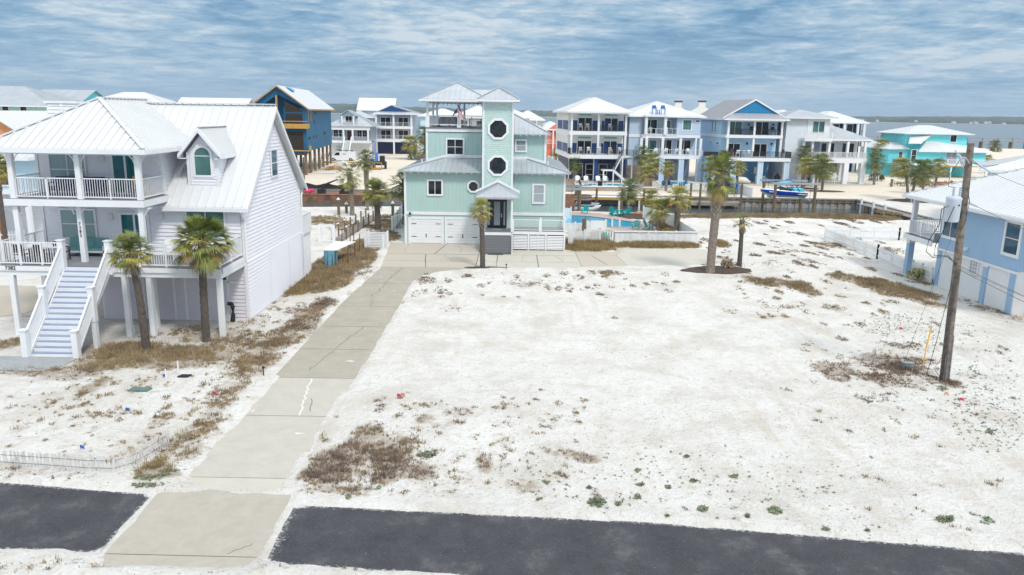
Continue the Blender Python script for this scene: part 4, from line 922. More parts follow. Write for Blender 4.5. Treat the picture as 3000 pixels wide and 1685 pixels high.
def covered_box():
    t=thing('covered_table','table under a white sheet with a blue tarpaulin side, behind the lavender house','table',(-14,55.5,0)); m=MB()
    m.slab([(-13.55,54.2,1.25),(-12.7,54.3,1.22),(-12.0,57.9,1.28),(-13.5,57.4,1.33)],.06); m.build('sheet','white',t)
    m=MB(); q=[(-13.55,54.25),(-13.25,54.1),(-12.95,54.25),(-12.8,54.3)]
    for i in range(3): m.poly([(q[i][0],q[i][1],1.2),(q[i+1][0],q[i+1][1],1.18),(q[i+1][0]-.05,q[i+1][1]-.1,0),(q[i][0],q[i][1],0)])
    m.poly([(-12.8,54.3,1.2),(-12.75,55.2,1.2),(-12.78,55.1,0),(-12.85,54.2,0)]); m.poly([(-13.55,54.25,1.2),(-13.5,57.,1.2),(-13.5,57.,0),(-13.55,54.25,0)]); m.build('tarpaulin','bluecover',t)
    for x,y in((-12.72,54.3),(-12.05,57.8),(-13.5,57.4)): MB().tube([(x,y,0),(x,y,1.2)],.035,6).build('leg','rustiron',t)
covered_box()
for i,(x,y,hh) in enumerate(((-12.0,55.,1.5),(-12.2,60.3,1.5),(-13.2,61.5,1.7),(-14.2,63.,1.5),(-13.4,63.9,1.8),(-17.,63.5,1.4))):
    m=MB(); m.tube([(x,y,-.1),(x+.05,y,hh)],.035,6); t=solo(m,'rusty_stake','rustiron','thin rusty steel stake in the sand behind the lavender house','stake',(x,y,0),'rusty stakes in the side yard')
# ---------------------------------------------------------------- blue house on the right
def blue_house():
    h=thing('cottage','pale blue house with white panelled ground floor and a wide white metal roof, right edge','house',(34,47,0))
    X=29.; y0,y1=43.3,51.8; w=MB(); w.box(X,y0,2.6,40,y1,5.6); w.build('wall','rblue',h)
    g=MB(); g.box(X+.05,y0+.05,-.3,40,y1-.05,2.6)
    g.batten([(X+.05,y0,0),(X+.05,y1,0),(X+.05,y1,2.5),(X+.05,y0,2.5)],(-1,0,0),.22,.02,.012); g.build('ground_floor_wall','fencewhite',h)
    p=MB(); 
    for y in(y0+.35,46.25,51.5): p.box(X-.03,y-.22,-.3,X+.05,y+.22,2.62)
    each(p,'pilaster','rblue',h)
    t=MB(); t.box(X-.06,y0,2.42,X+.04,y1,2.58)
    for y in(46.25,): t.box(X-.05,y-.26,2.3,X+.0,y+.26,2.42)
    t.box(X-.05,y0-.05,5.42,X,y1,5.6); each(t,'trim','white',h)
    win(h,(X,50.55,3.5),1.7,1.15,'l',cols=2,fr=.18,gl='glassblue'); win(h,(X,43.75+.45,3.5),1.25,1.75,'l',cols=1,rows=2,fr=.18,gl='glassblue'); 
    f=win(h,(X+.04,47.5,1.65),.8,.85,'l',cols=3,rows=4,fr=.09,gl='blinds',mun=.04)
    r=MB(); fc=hipf(28.35,38.5,39.8,56.0,5.75,2.25); r.roof(fc,.42,.035,.045,.1)
    for c in((28.35,56.0),(28.35,39.8)): s=1 if c[1]<50 else -1; r.bar((c[0],c[1],5.79),(c[0]+5.07,c[1]+s*5.07,8.05),.12,.05)
    r.build('roof','roofwhite',h); g=MB(); fascia(g,28.35,38.5,39.8,56.0,5.73,.2,.08); g.build('gutter','white',h)
    # back porch
    d=MB(); d.box(28.6,y1+.02,2.85,36,55.6,3.0); dk=d.build('porch_floor','deckgrey',h); MB().box(28.52,y1+.02,2.6,28.6,55.66,2.95).build('rim_beam','white',dk)
    for x,y in((28.95,55.3),): MB().box(x-.15,y-.15,3.0,x+.15,y+.15,5.6).build('post','white',h); MB().box(x-.2,y-.2,-.2,x+.2,y+.2,2.3).build('pier','rblue',h); MB().box(x-.22,y-.22,2.3,x+.22,y+.22,2.6).build('pier_cap','white',h)
    rail(h,(28.7,52.0,3.0),(28.7,55.2,3.0),1.,.12,posts=3,bw=.03); rail(h,(29.1,55.5,3.0),(35.8,55.5,3.0),1.,.12,posts=4,bw=.03)
    # front porch post near the frame edge and brick foot
    MB().box(29.1,41.0,0,29.35,41.25,3.0).build('post','white',h); MB().box(29.9,42.0,-.2,31.5,43.25,.35).build('step','orange',h)
    MB().box(28.8,48.3,2.95,28.98,48.5,3.15).build('flood_lamp','white',h)
    c=MB(); c.tube([(28.7,55.6,5.5),(28.75,55.5,5.2),(28.85,55.45,5.1)],.05,6); c.build('downspout','white',h)
blue_house()
picket('picket_fence','long white picket fence along the sand beside the blue house',[(29.1,71.),(28.9,60.),(29.05,55.6)],1.05,.17,'fencewhite',.09)
picket('picket_fence','white picket fence along the far side of the blue house yard',[(29.3,71.2),(36.,71.),(48.,68)],1.05,.17,'fencewhite',.09)
picket('picket_gate','white picket gate with black hinges between blue pier and garage wall',[(29.4,54.3),(30.,53.2),(30.5,52.)] if False else [(29.15,55.),(29.0,52.1)],1.0,.15,'fencewhite',.08,cat='gate',postsp=1.4)
# ---------------------------------------------------------------- houses beyond the canal
RZ=RD(4.5)
def slider(h,x,z,w=2.4,hh=2.3,y=-.0,fr=.12,gl='glass',mt='white'): return win(h,(x,y,z),w,hh,cols=2,fr=fr,gl=gl,name='sliding_door',mun=.1,mt=mt)
def striped():
    h=thing('canal_house','three storey cream house with navy stripes and a white hip roof beyond the canal','house',(9.35,130,0),rz=RZ,world=False)
    W_,D=9.3,17.; fy=2.0
    w=MB(); w.box(-.2,fy,3.9,W_,D,11.3); w.build('wall','cream',h)
    n=MB()
    for z0,z1 in((8.5,10.0),(4.75,6.2)):
        for a,b in((fy+.2,fy+6),(fy+7,fy+13)): n.box(-.25,a,z0,-.19,b,z1)
        for a,b in((.15,1.35),(3.9,5.2),(5.5,6.6),(8.05,9.2)): n.box(a,fy-.06,z0-.1,b,fy+.0,z0+1.55)
    each(n,'stripe_panel','navy',h); g=MB(); g.box(.3,fy+1.,0,W_-.3,D,3.9); g.build('ground_floor_wall','navydark',h)
    r=MB(); r.roof(hipf(-.85,W_+.9,-1.0,D+.8,11.55,2.35),.5,.05,.05,.12)
    r.build('roof','roofwhite',h); t=MB(); fascia(t,-.85,W_+.9,-1.0,D+.8,11.53,.25,.06); t.box(-.1,-.15,11.1,W_+.1,.1,11.35); t.box(-.2,0.1,7.72,W_+.1,fy,8.3); t.box(-.25,-.1,7.72,W_+.15,.1,8.32)
    t.box(-.3,-.9,3.85,W_+.2,fy,4.5); t.box(-.28,fy,3.85,-.2,D,4.5); t.box(-.26,fy,7.5,-.2,D,8.4); t.box(-.1,0.1,11.1,W_+.1,fy,11.2); each(t,'trim','white',h)
    for x in(0.1,4.62,W_-.1): MB().box(x-.17,-.1,8.32,x+.17,.2,11.1).build('post','white',h); MB().box(x-.17,-.1,4.5,x+.17,.2,7.72).build('post','white',h)
    for x in(.2,4.4,W_-.3): p=MB(); p.box(x-.35,-.2,0,x+.35,.3,3.85); p.build('pier','navy',h); MB().box(x-.42,-.25,0,x-.35,.3,3.84).build('pier_trim','white',h)
    for z in(8.35,4.55):
        slider(h,2.65,z,2.3,2.1,fy); slider(h,7.1,z,2.2,2.1,fy)
        for x in(2.6,7.1): MB().box(x-1.1,fy-.05,z+2.55,x+1.1,fy-.001,z+2.8).build('transom','turqold',h)
    rail(h,(.3,0,8.32),(4.45,0,8.32),1.,.16,'iron',.05,2,tw=.1); rail(h,(4.8,0,8.32),(W_-.3,0,8.32),1.,.16,'iron',.05,2,tw=.1)
    rail(h,(-.1,-.85,4.5),(W_-1.2,-.85,4.5),1.05,.16,'iron',.045,5); rail(h,(-.1,-.8,4.5),(-.1,fy-.1,4.5),1.05,.16,'iron',.045,2)
    win(h,(2.1,fy+1,.55),1.0,2.2,cols=1,name='door',gl='glass'); win(h,(3.9,fy+1,1.),1.3,1.7,cols=1,rows=2); win(h,(6.2,fy+1,1.),1.3,1.7,cols=1,rows=2)
    # outside stair with two flights
    m=MB(); m.box(W_-1.1,-2.4,4.2,W_+.9,-.95,4.45); m.box(5.1,-2.4,1.95,7.1,-.95,2.2); ld=m.build('stair_landing','white',h)
    for (xa,za,xb,zb) in((W_-1.1,4.35,7.1,2.1),(7.1,2.1,9.4,.1)):
        m=MB(); n=10
        for i in range(n):
            x=xa+(xb-xa)*i/n;z=za+(zb-za)*(i+1)/n; m.box(x,-2.2,z-.05,x+(xb-xa)/n,-1.1,z)
        for y in(-2.35,-1.05): m.hexa([(xa,y,za-.35),(xa,y+.08,za-.35),(xb,y+.08,zb-.25),(xb,y,zb-.25)],[(xa,y,za+.1),(xa,y+.08,za+.1),(xb,y+.08,zb+.2),(xb,y,zb+.2)])
        m.build('stair_flight','white',h); rail(h,(xa,-2.3,za),(xb,-2.3,zb),1.1,.25,'iron',.045,2)
    rail(h,(5.15,-2.35,2.2),(7.1,-2.35,2.2),1.,.16,'iron',.05,2,tw=.1); rail(h,(W_-1.05,-2.35,4.45),(W_+.85,-2.35,4.45),1.,.16,'iron',.05,2,tw=.1)
    for x in(5.3,6.95,W_-.9,W_+.7): MB().box(x-.1,-2.4,0,x+.1,-2.2,1.95 if x<8 else 4.2).build('post','white',h)
striped()
def bluegrey():
    h=thing('canal_house','grey-blue house with a white hip roof and two bright blue chairs on its roof deck','house',(19.6,134,0),rz=RZ,world=False)
    W_=12.4;D=14.; 
    w=MB(); w.box(0,0,4.0,2.1,D,10.9); w.box(2.1,2.2,4.,8.2,D,10.9); w.box(8.2,0,7.4,W_,D,10.9); w.box(8.2,2.2,4.,W_,D,7.4); w.build('wall','h2blue',h)
    w=MB(); w.box(8.25,-.06,7.95,W_-.05,-.001,10.8); w.build('front_siding','h2bb',h)
    g=MB(); g.box(0,.3,0,2.1,D,4.); g.box(2.1,5.,0,W_,D,4.); g.build('ground_floor_wall','h2blue',h)
    r=MB(); r.roof(hipf(-.6,W_+.7,-.7,D+.6,11.0,2.5),.5,.05,.05,.12); r.build('roof','roofwhite',h)
    t=MB(); fascia(t,-.6,W_+.7,-.7,D+.6,10.98,.22,.06); t.box(-.03,-.1,7.35,2.1,0,7.9); t.box(-.05,0,7.35,0,D,7.9); t.box(-.05,.01,3.85,0,D,4.35); t.box(8.2,-.1,7.35,W_+.05,-.001,7.9)
    t.box(2.1,-1.,7.3,8.2,2.2,7.9); t.box(2.2,-1.6,3.85,W_+.1,2.2,4.4); t.box(2.3,-1.6,10.85,6.2,2.,11.1); each(t,'trim','white',h)
    for x in(2.6,5.9): MB().box(x-.22,-1.3,7.9,x+.22,-.9,10.85).build('post','white',h)
    for x in(1.9,2.8,5.6,8.7,W_-.2): MB().box(x-.22,-1.4,4.4,x+.22,-1.,7.3).build('post','white',h)
    for x in(2.6,5.6,9.,W_-.3): 
        p=MB(); p.box(x-.35,-1.5,0,x+.35,-1.,3.85); p.build('pier','h2bb',h); q=MB(); q.box(x-.43,-1.55,0,x-.35,-1.,3.84); q.box(x+.35,-1.55,0,x+.43,-1.,3.84); q.build('pier_trim','white',h)
    slider(h,4.2,8.0,2.2,2.3,2.2); win(h,(7.1,2.2,8.6),1.2,1.6,cols=1,gl='glassgreen'); win(h,(10.0,-.06,8.75),1.4,1.6,cols=1,gl='glassgreen',fr=.18); win(h,(11.8,-.06,10.1),.7,.25,cols=1,fr=.15)
    slider(h,4.2,4.5,2.4,2.3,2.2,gl='glassgreen'); slider(h,7.1,4.5,2.,2.4,2.2); slider(h,10.3,4.5,2.4,2.4,2.2)
    for y in(4.5,6.,): win(h,(0,y,8.6),.5,1.7,'l',cols=1,gl='glassblue')
    win(h,(0,5.,4.9),.9,2.2,'l',cols=2)
    win(h,(10.3,5.,.1),1.8,2.6,cols=1,gl='white',name='garage_door'); win(h,(4.,5.,.3),1.,2.2,cols=1,name='door'); 
    # glass balustrades
    for a,b,z in(((2.2,-1.5,4.4),(W_,-1.5,4.4),1),((2.4,-1.25,7.9),(8.1,-1.25,7.9),1),((2.4,-1.5,11.1),(6.1,-1.5,11.1),1)): rail(h,a,b,1.,.9,'white',.04,4,tw=.05)
    s=MB(); s.hexa([(W_+.2,-1.3,4.4),(W_+.28,-1.3,4.4),(W_+1.6,-1.3,0.2),(W_+1.5,-1.3,.2)],[(W_+.2,-1.3,5.4),(W_+.28,-1.3,5.4),(W_+1.6,-1.3,1.2),(W_+1.5,-1.3,1.2)]); s.hexa([(W_+.1,-2.,4.2),(W_+.1,-1.2,4.2),(W_+1.5,-1.2,0),(W_+1.5,-2.,0)],[(W_+.1,-2.,4.4),(W_+.1,-1.2,4.4),(W_+1.5,-1.2,.25),(W_+1.5,-2.,.25)]); s.build('side_stair','white',h)
bluegrey()
def lightblue():
    h=thing('canal_house','sky blue three storey house with a deep blue front gable and grey metal roof','house',(35.6,131,0),rz=RZ,world=False)
    W_=9.6;D=15.;w=MB(); w.box(-.4,2.2,3.9,W_-.2,D,10.6); w.build('wall','h3blue',h)
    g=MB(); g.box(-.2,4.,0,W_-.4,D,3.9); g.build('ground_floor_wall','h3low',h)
    # roof: big gable over a hipped front skirt
    z=10.75; ap=13.95; m=W_/2-.35; r=MB(); x0,x1=-.9,W_+.6; fg=.2
    r.roof([[(x0,fg+.0,z),(m,fg,ap),(m,D+.6,ap),(x0,D+.6,z)],[(x1,fg,z),(x1,D+.6,z),(m,D+.6,ap),(m,fg,ap)],[(x0,-.8,z-.03),(x1,-.8,z-.03),(x1-2.0,.45,z+1.0),(x0+2.0,.45,z+1.0)]],.42,.05,.05,.12); r.build('roof','roofgrey2',h)
    f=MB(); f.prism([(x0+1.9,z+.95),(x1-1.9,z+.95),(m,ap-.25)],'y',.3,.6); f.build('gable_front','h3deep',h)
    t=MB(); t.box(x0,-.86,z-.25,x1,-.8,z); t.box(x0-.06,-.8,z-.25,x0,D,z)
    for s in(x0,x1): t.hexa([(s,.08,z-.05),(s,.2,z-.05),(s,.2,z+.2),(s,.08,z+.2)],[(m,.08,ap-.2),(m,.2,ap-.2),(m,.2,ap+.06),(m,.08,ap+.06)])
    t.box(-.1,-.1,10.3,W_-.0,.15,10.5); t.box(-.3,-.1,7.6,W_-.05,2.2,8.1); t.box(-.46,2.2,7.6,-.4,D,8.1); t.box(-.3,-1.6,3.85,W_+1.,2.2,4.4); each(t,'trim','white',h)
    for x in(.15,4.6,W_-.25): MB().box(x-.17,0,8.1,x+.17,.3,10.3).build('post','white',h); MB().box(x-.17,0,4.4,x+.17,.3,7.6).build('post','white',h)
    for x in(1.0,5.6,W_+.5): p=MB(); p.box(x-.3,-1.4,0,x+.3,-.9,3.85); p.build('pier','h3blue',h); q=MB(); q.box(x-.42,-1.45,0,x-.3,-.9,3.84); q.box(x+.3,-1.45,0,x+.42,-.9,3.84); q.build('pier_trim','white',h)
    for z in(8.15,4.45): slider(h,2.0,z,2.2,2.1,2.2,gl='glassgreen'if z>8 else 'glass'); slider(h,6.7,z,2.2,2.1,2.2)
    for a,b in((.3,4.4),(4.8,W_-.4)): rail(h,(a,.1,8.1),(b,.1,8.1),1.,.16,'iron',.045,3)
    rail(h,(-.2,-1.55,4.4),(W_+.95,-1.55,4.4),1.05,.16,'iron',.045,6); rail(h,(W_+.95,-1.5,4.4),(W_+.95,.5,4.4),1.05,.16,'iron',.045,2); rail(h,(-.2,-1.5,4.4),(-.2,2.1,4.4),1.05,.16,'iron',.045,2)
    for y in(5.,6.6): win(h,(-.4,y,8.4),.5,1.9,'l',cols=1,rows=2)
    for y,z in((3.3,6.4),(7.,6.5)): win(h,(-.4,y,z),1.,.35,'l',cols=1,fr=.15)
    for x,z in((4.3,9.8),(8.6,9.8),(4.3,6.6),(8.6,6.6)): MB().box(x-.1,2.0,z-.15,x+.1,2.19,z+.2).build('wall_lamp','black',h)
    MB().box(6.6,3.9,1.4,8.,3.99,2.6).build('panel','white',h); a=MB(); a.box(-3.2,1.,4.4,-1.,2.2,5.2); a.build('air_conditioner','black',h); a=MB(); a.box(-3.4,.8,3.9,-.5,2.3,4.4); a.box(-3.3,.9,0,-.5,2.2,3.88); a.build('equipment_stand','h3low',h)
lightblue()
def white_tower():
    h=thing('canal_house','pale grey-white house with a glazed corner tower and long lower roof beyond the canal','house',(46.2,133.5,0),rz=RZ,world=False)
    w=MB(); w.box(0,0,7.6,7.6,9.,11.0); w.box(0,0,0,3.,14,7.6); w.box(3.,2.6,3.9,14.2,13,7.6); w.box(7.6,2.,7.6,9,9,8.6); w.build('wall','h4pale',h)
    u=MB(); u.box(3.65,-.07,7.9,7.55,-.001,10.9); u.build('front_siding','white_far',h)
    r=MB(); r.roof(hipf(-1.,8.6,-.9,9.8,11.15,1.35),.5,.05,.05,.12); r.build('roof','roofgrey',h)
    r=MB(); e=-.6; r.roof([[(7.7,e,7.6),(15.2,e,7.6),(9.2,5.5,10.3),(7.7,5.5,10.3)],[(15.2,e,7.6),(15.2,13.6,7.6),(9.2,8.,10.3),(9.2,5.5,10.3)]],.5,.05,.05,.12); r.build('lower_roof','roofgrey',h)
    t=MB(); fascia(t,-1.,8.6,-.9,9.8,11.13,.2,.06); t.box(7.7,e-.06,7.35,15.2,e,7.6); t.box(2.9,-1.1,7.2,7.8,0,7.75); t.box(2.6,-.9,3.6,14.4,2.6,4.4); t.box(-.05,-.05,7.25,0,9,7.5); t.box(2.8,-.3,7.2,14.3,.1,7.4); each(t,'trim','white',h)
    for i in range(5): win(h,(0,1.2+i*1.6,8.7),.9,1.9,'l',cols=1,rows=2,gl='glassblue',fr=.15)
    slider(h,5.6,8.6,2.,1.9,-.07,gl='glassgreen'); 
    for x in(3.1,4.6,7.6,10.9,14.): MB().box(x-.2,-.7,4.4,x+.2,-.3,7.2).build('post','white',h)
    for x in(2.9,5.6): MB().box(x-.45,-.7,0,x+.45,.1,3.6).build('pier','white_far',h)
    for x,y in((10.9,-.5),(13.9,-.5),(11.2,7.),(13.9,7.),(8.2,3.)): MB().box(x-.42,y-.4,0,x+.42,y+.4,3.6).build('pier','white_far',h)
    for x in(8.2,9.6,12.,13.2): win(h,(x,2.6,4.5),.9,2.3,cols=1)
    rail(h,(2.9,-1.,7.75),(7.7,-1.,7.75),1.,.16,'white',.05,3,tw=.1,pw=.2); rail(h,(.4,-.8,4.4),(14.2,-.8,4.4),1.,.16,'white',.05,6,tw=.1)
    d=MB(); d.box(3.,.0,4.4,7.4,2.5,7.15); MB().box(4.,2.5,4.5,7.4,2.58,7.1).build('recess','greyblue',h)
    g=MB(); g.box(3.2,4.,0,7.5,12,3.6); g.build('ground_floor_wall','interior',h)
white_tower()
def simple(name,label,loc,x1,D,z0,ze,hh,wall,roof='roofwhite',gable=None,ov=.6,rz=RZ,wins=(),piles=False,cat='house',rib=.5,band=None):
    h=thing(name,label,cat,loc,rz=rz,world=False); w=MB(); w.box(0,0,z0,x1,D,ze)
    if gable=='y': w.prism([(0,ze),(x1,ze),(x1/2,ze+hh-.15)],'y',.01,D-.01)
    if gable=='x': w.prism([(0,ze),(D,ze),(D/2,ze+hh-.15)],'x',.01,x1-.01)
    w.build('wall',wall,h); r=MB(); fc=gabf(-ov,x1+ov,-ov,D+ov,ze,hh,gable) if gable else hipf(-ov,x1+ov,-ov,D+ov,ze,hh); r.roof(fc,rib,.05,.05,.12); r.build('roof',roof,h)
    t=MB(); fascia(t,-ov,x1+ov,-ov,D+ov,ze-.02,.22,.05) if not gable else t.box(-ov,-ov-.05,ze-.25,x1+ov,-ov,ze-.03) if gable=='x' else t.box(-.02,-.05,ze-.2,x1+.02,-.002,ze-.02); each(t,'trim','white',h)
    if piles:
        for x in(.3,x1/2,x1-.3):
            for y in(.3,D-.3): MB().box(x-.15,y-.15,0,x+.15,y+.15,z0).build('post','white',h)
    for (x,z,ww,wh) in wins:
        win(h,(x,0,z),ww,wh,cols=1 if ww<1.3 else 2,rows=1,fr=.12)
    return h
h=simple('canal_house','white roofed house with navy porch walls behind the pale tower house',(64,165,0),9.,12.,0,10.3,2.3,'navydark',ov=1.2)
for x in(2.,5.,7.9,9.3): MB().box(x-.25,-1.1,0,x+.25,-.7,10.2).build('post','white',h)
MB().box(-1,-1.2,6.6,9.6,0,7.6).build('trim','white',h)
for x in(.9,3.6,6.6): win(h,(x,0,8.),1.2,1.9,cols=1)
rail(h,(5.,-1.,7.6),(9.4,-1.,7.6),1.,.3,'iron',.04,3)
# turquoise house
def cyan():
    h=thing('canal_house','bright turquoise house with a stepped white roof near the bay, right background','house',(74,152,0),rz=RD(2),world=False)
    w=MB(); w.box(0,2,2.6,5.,12,5.4); w.box(4.,1.,2.6,19.,14,5.3); w.box(3.6,3,5.3,16,13,8.3); w.box(0,4.,0,3.,12,2.6); w.box(8.,6,0,19,14,2.6); w.build('wall','cyan',h)
    r=MB(); r.roof(hipf(2.8,17.,2.2,13.8,8.4,1.6),.5,.05,.05,.12); r.roof([[(3.,0.6,6.7),(5.5,.6,6.7),(9.,3.,8.4),(5.,4.2,8.4)]],.5,.05,.05,.1); r.build('roof','roofwhite',h)
    r=MB(); r.roof([[(-.5,1.3,5.4),(3.8,1.3,5.5),(3.8,6,6.6),(2.,6,6.6)],[(-.5,12.6,5.4),(-.5,1.3,5.4),(2.,6.,6.6),(2.,12.6,6.6)]],.5,.05,.05,.1); r.roof([[(5.,.3,5.2),(19.8,.3,5.2),(16,4,6.4),(9.5,3.,6.9),(7.8,3.,6.9)],[(19.8,.3,5.2),(19.8,14.6,5.2),(16,12,6.4),(16,4,6.4)]],.5,.05,.05,.1); r.build('lower_roof','roofwhite',h)
    t=MB(); t.box(5.,.22,4.95,19.8,.28,5.2); t.box(4.,-.6,2.4,19.,1.,2.6); t.box(2.9,.55,6.5,5.6,.6,6.72); each(t,'trim','white',h); MB().box(8.2,-.6,2.2,19.,-.5,2.39).build('deck_edge','yellowwood',h)
    win(h,(4.5,1.,3.1),.9,2.2,cols=1,rows=2); win(h,(.8+1.6,2.,3.6),.7,1.2,cols=1,rows=2); win(h,(13.2,3,6.9),1.2,1.3,cols=1); win(h,(12.1,1.,2.7),2.2,2.2,cols=2,gl='blinds',name='sliding_door'); win(h,(15.,1.,2.7),2.2,2.2,cols=2,gl='blinds',name='sliding_door')
    rail(h,(8.5,-.5,2.6),(19,-.5,2.6),1.,.25,'white',.05,6); 
    for x in(8.4,11.5,14.5,18.5): MB().box(x-.12,-.5,0,x+.12,-.3,2.2).build('post','white',h)
    a=MB(); a.box(.3,-.6,2.7,3.,.8,3.5); a.build('air_conditioner','utilgrey',h); a=MB(); a.box(0.,-.9,2.4,3.3,1.,2.65)
    for x in(.1,3.1): a.box(x-.1,-.8,0,x+.1,-.6,2.4)
    a.bar((.1,-.7,.2),(1.6,-.7,2.3),.12,.12); a.bar((3.1,-.7,.2),(1.6,-.7,2.3),.12,.12); a.build('equipment_stand','dockwood',h)
cyan()
def under_construction():
    h=thing('unfinished_house','unfinished house clad in dark blue sheathing, standing on bare timber piles','house',(-44.6,133,0),rz=RD(5.3),world=False)
    W_=9.0;D=31.;z0=4.;ze=11.3;hh=3.6; w=MB(); w.box(5.4,0,z0,W_,D,ze); w.box(0,2.2,z0,5.4,D,ze) ; w.prism([(0,ze),(W_,ze),(W_/2,ze+hh-.2)],'y',2.2,D-.01)
    w.box(0,0,3.6,W_,2.2,4.3); w.box(0,.0,7.5,W_-.1,2.2,8.2); w.build('sheathing','sheath',h)
    f=MB(); f.prism([(0,ze-.1),(1.2,ze-.1),(W_/2,ze+hh-1.4),(W_-.0,ze-.1),(W_,ze-.1),(W_,ze),(W_/2,ze+hh-.2),(0,ze)],'y',0.05,.35); f.build('gable_frame','sheath',h)
    r=MB(); r.roof(gabf(-.7,W_+.7,-.5,D+.6,ze-.1,hh+.2,'y'),0,th=.1); r.build('roof','underlay',h); MB().slab([(W_/2+.3,6,ze+hh+.02),(W_/2+1.5,6,ze+hh-.65),(W_/2+1.1,10,ze+hh-.4),(W_/2+.3,10,ze+hh+.02)],.05).build('blue_tarpaulin','tarp',h)
    e=MB()
    for s in(-.7,W_+.7): e.hexa([(s,-.56,ze-.35),(s,-.5,ze-.35),(s,-.5,ze-.1),(s,-.56,ze-.1)],[(W_/2,-.56,ze+hh-.15),(W_/2,-.5,ze+hh-.15),(W_/2,-.5,ze+hh+.1),(W_/2,-.56,ze+hh+.1)])
    e.box(W_+.7,-.5,ze-.35,W_+.76,D+.6,ze-.12); e.box(4.1,.05,8.2,4.4,.35,ze+hh-1.2); e.box(8.6,.05,8.2,8.9,.35,ze-.1); e.box(8.6,.05,4.3,8.9,.35,7.5); each(e,'timber','wood',h)
    b=MB(); b.box(5.0,-.9,7.9,W_+.5,0,8.0); b.box(5.0,-.9,8.0,W_+.5,-.85,8.7); b.box(W_+.45,-.85,8.0,W_+.5,1.,8.7); b.bar((2.,-.9,9.1),(W_+.4,-.9,9.1),.1,.12); b.box(6.6,-.9,4.1,W_+.6,0,4.25); b.box(W_+.55,-.9,4.2,W_+.6,1.2,5.0); each(b,'balcony_board','yellowwood',h)
    o=MB(); o.box(.6,-.0,8.3,4.,2.15,ze); o2=MB(); o2.box(5.6,-.03,8.3,8.5,-.005,10.4); o2.box(5.8,-.03,4.4,8.5,-.005,7.4); o2.prism([(5.6,10.6),(8.5,10.6),(8.5,11.0),(5.6,12.4)],'y',-.03,-.005); o2.build('opening','interior',h)
    for y,z,wy,wz in((2.6,9.,.5,2.2),(5.2,9.,.5,2.2),(8.5,8.6,1.,.6),(10.,10.2,1.,.5),(2.,6.,2.5,.4),(7.,6.,.8,.5),(10,6.,1.,.5),(20,6.3,2.,.6)): MB().box(W_+.002,y,z,W_+.03,y+wy,z+wz).build('window_opening','wood' if wz>2 else 'interior',h)
    p=0
    for x in(.4,4.4,8.7):
        for y in(.2,5.,10,15,20,25.5,30.5): MB().tube([(x,y,-.3),(x,y,z0)],.24,8).build('pile','pile',h)
    br=MB()
    for y in(5.,15.,25.): br.bar((8.7,y,.3),(8.7,y+5,3.2),.08,.2)
    br.box(.2,0.1,3.4,9.,.3,3.6); br.build('bracing','pile',h)
under_construction()
def cottage_g():
    h=thing('cottage','pale grey cottage with a central dormer balcony and straight front stairs','house',(-44.7,189,0),rz=RD(3),world=False)
    W_=9.6;D=13; w=MB(); w.box(.2,2.,3.8,W_,D,7.2); w.box(.3,3.,0,W_,D,3.4); w.build('wall','greyblue',h)
    r=MB(); r.roof(hipf(-.6,W_+1.,-.8,D+1.,7.4,3.2),.45,.05,.05,.12); r.build('roof','roofgrey',h)
    t=MB(); t.box(-.3,-.5,3.4,W_+.2,2.,3.9); t.box(-.3,-.5,6.5,W_+.2,-.2,7.3); t.box(-.3,1.9,0,W_+.2,2.,3.4); each(t,'trim','white',h)
    for x in(0.,3.4,5.6,9.3): MB().box(x-.2,-.5,3.9,x+.2,-.1,6.5).build('post','white',h)
    for x in(1.2,2.5,6.9,8.2): win(h,(x,2.,4.6),1.05,1.8,cols=2,rows=2)
    win(h,(4.5,2.,3.95),1.2,2.3,cols=1,name='door',gl='rustdark'); st=MB(); st.box(0,0,0,0,0,0)
    stairs(h,3.9,5.1,-.4,3.8,-5.2,0.,14,'stairgrey','white'); rail(h,(3.7,-.5,3.9),(3.7,-5.2,.1),1.,.4,'white',.05,2,tw=.2); rail(h,(5.3,-.5,3.9),(5.3,-5.2,.1),1.,.4,'white',.05,2,tw=.2)
    for a,b in((0.2,3.2),(5.8,9.1)): rail(h,(a,-.4,3.9),(b,-.4,3.9),1.,.3,'white',.05,2)
    d=MB(); d.prism([(3.,7.3),(6.,7.3),(6.,9.9),(4.5,10.9),(3.,9.9)],'y',.8,5.); dm=d.build('dormer','ltblue',h); r=MB(); r.roof(gabf(2.5,6.5,-.4,7.,9.8,1.35),.4,.05,.05,.12); r.build('roof','roofgrey',dm); win(dm,(4.6,.8,7.9),1.5,1.8,cols=2); rail(dm,(3.1,-.2,7.6),(5.9,-.2,7.6),1.,.25,'white',.05,2)
    for x in(3.1,5.9): MB().box(x-.15,-.3,7.4,x+.15,0.,9.8).build('post','white',dm)
cottage_g()
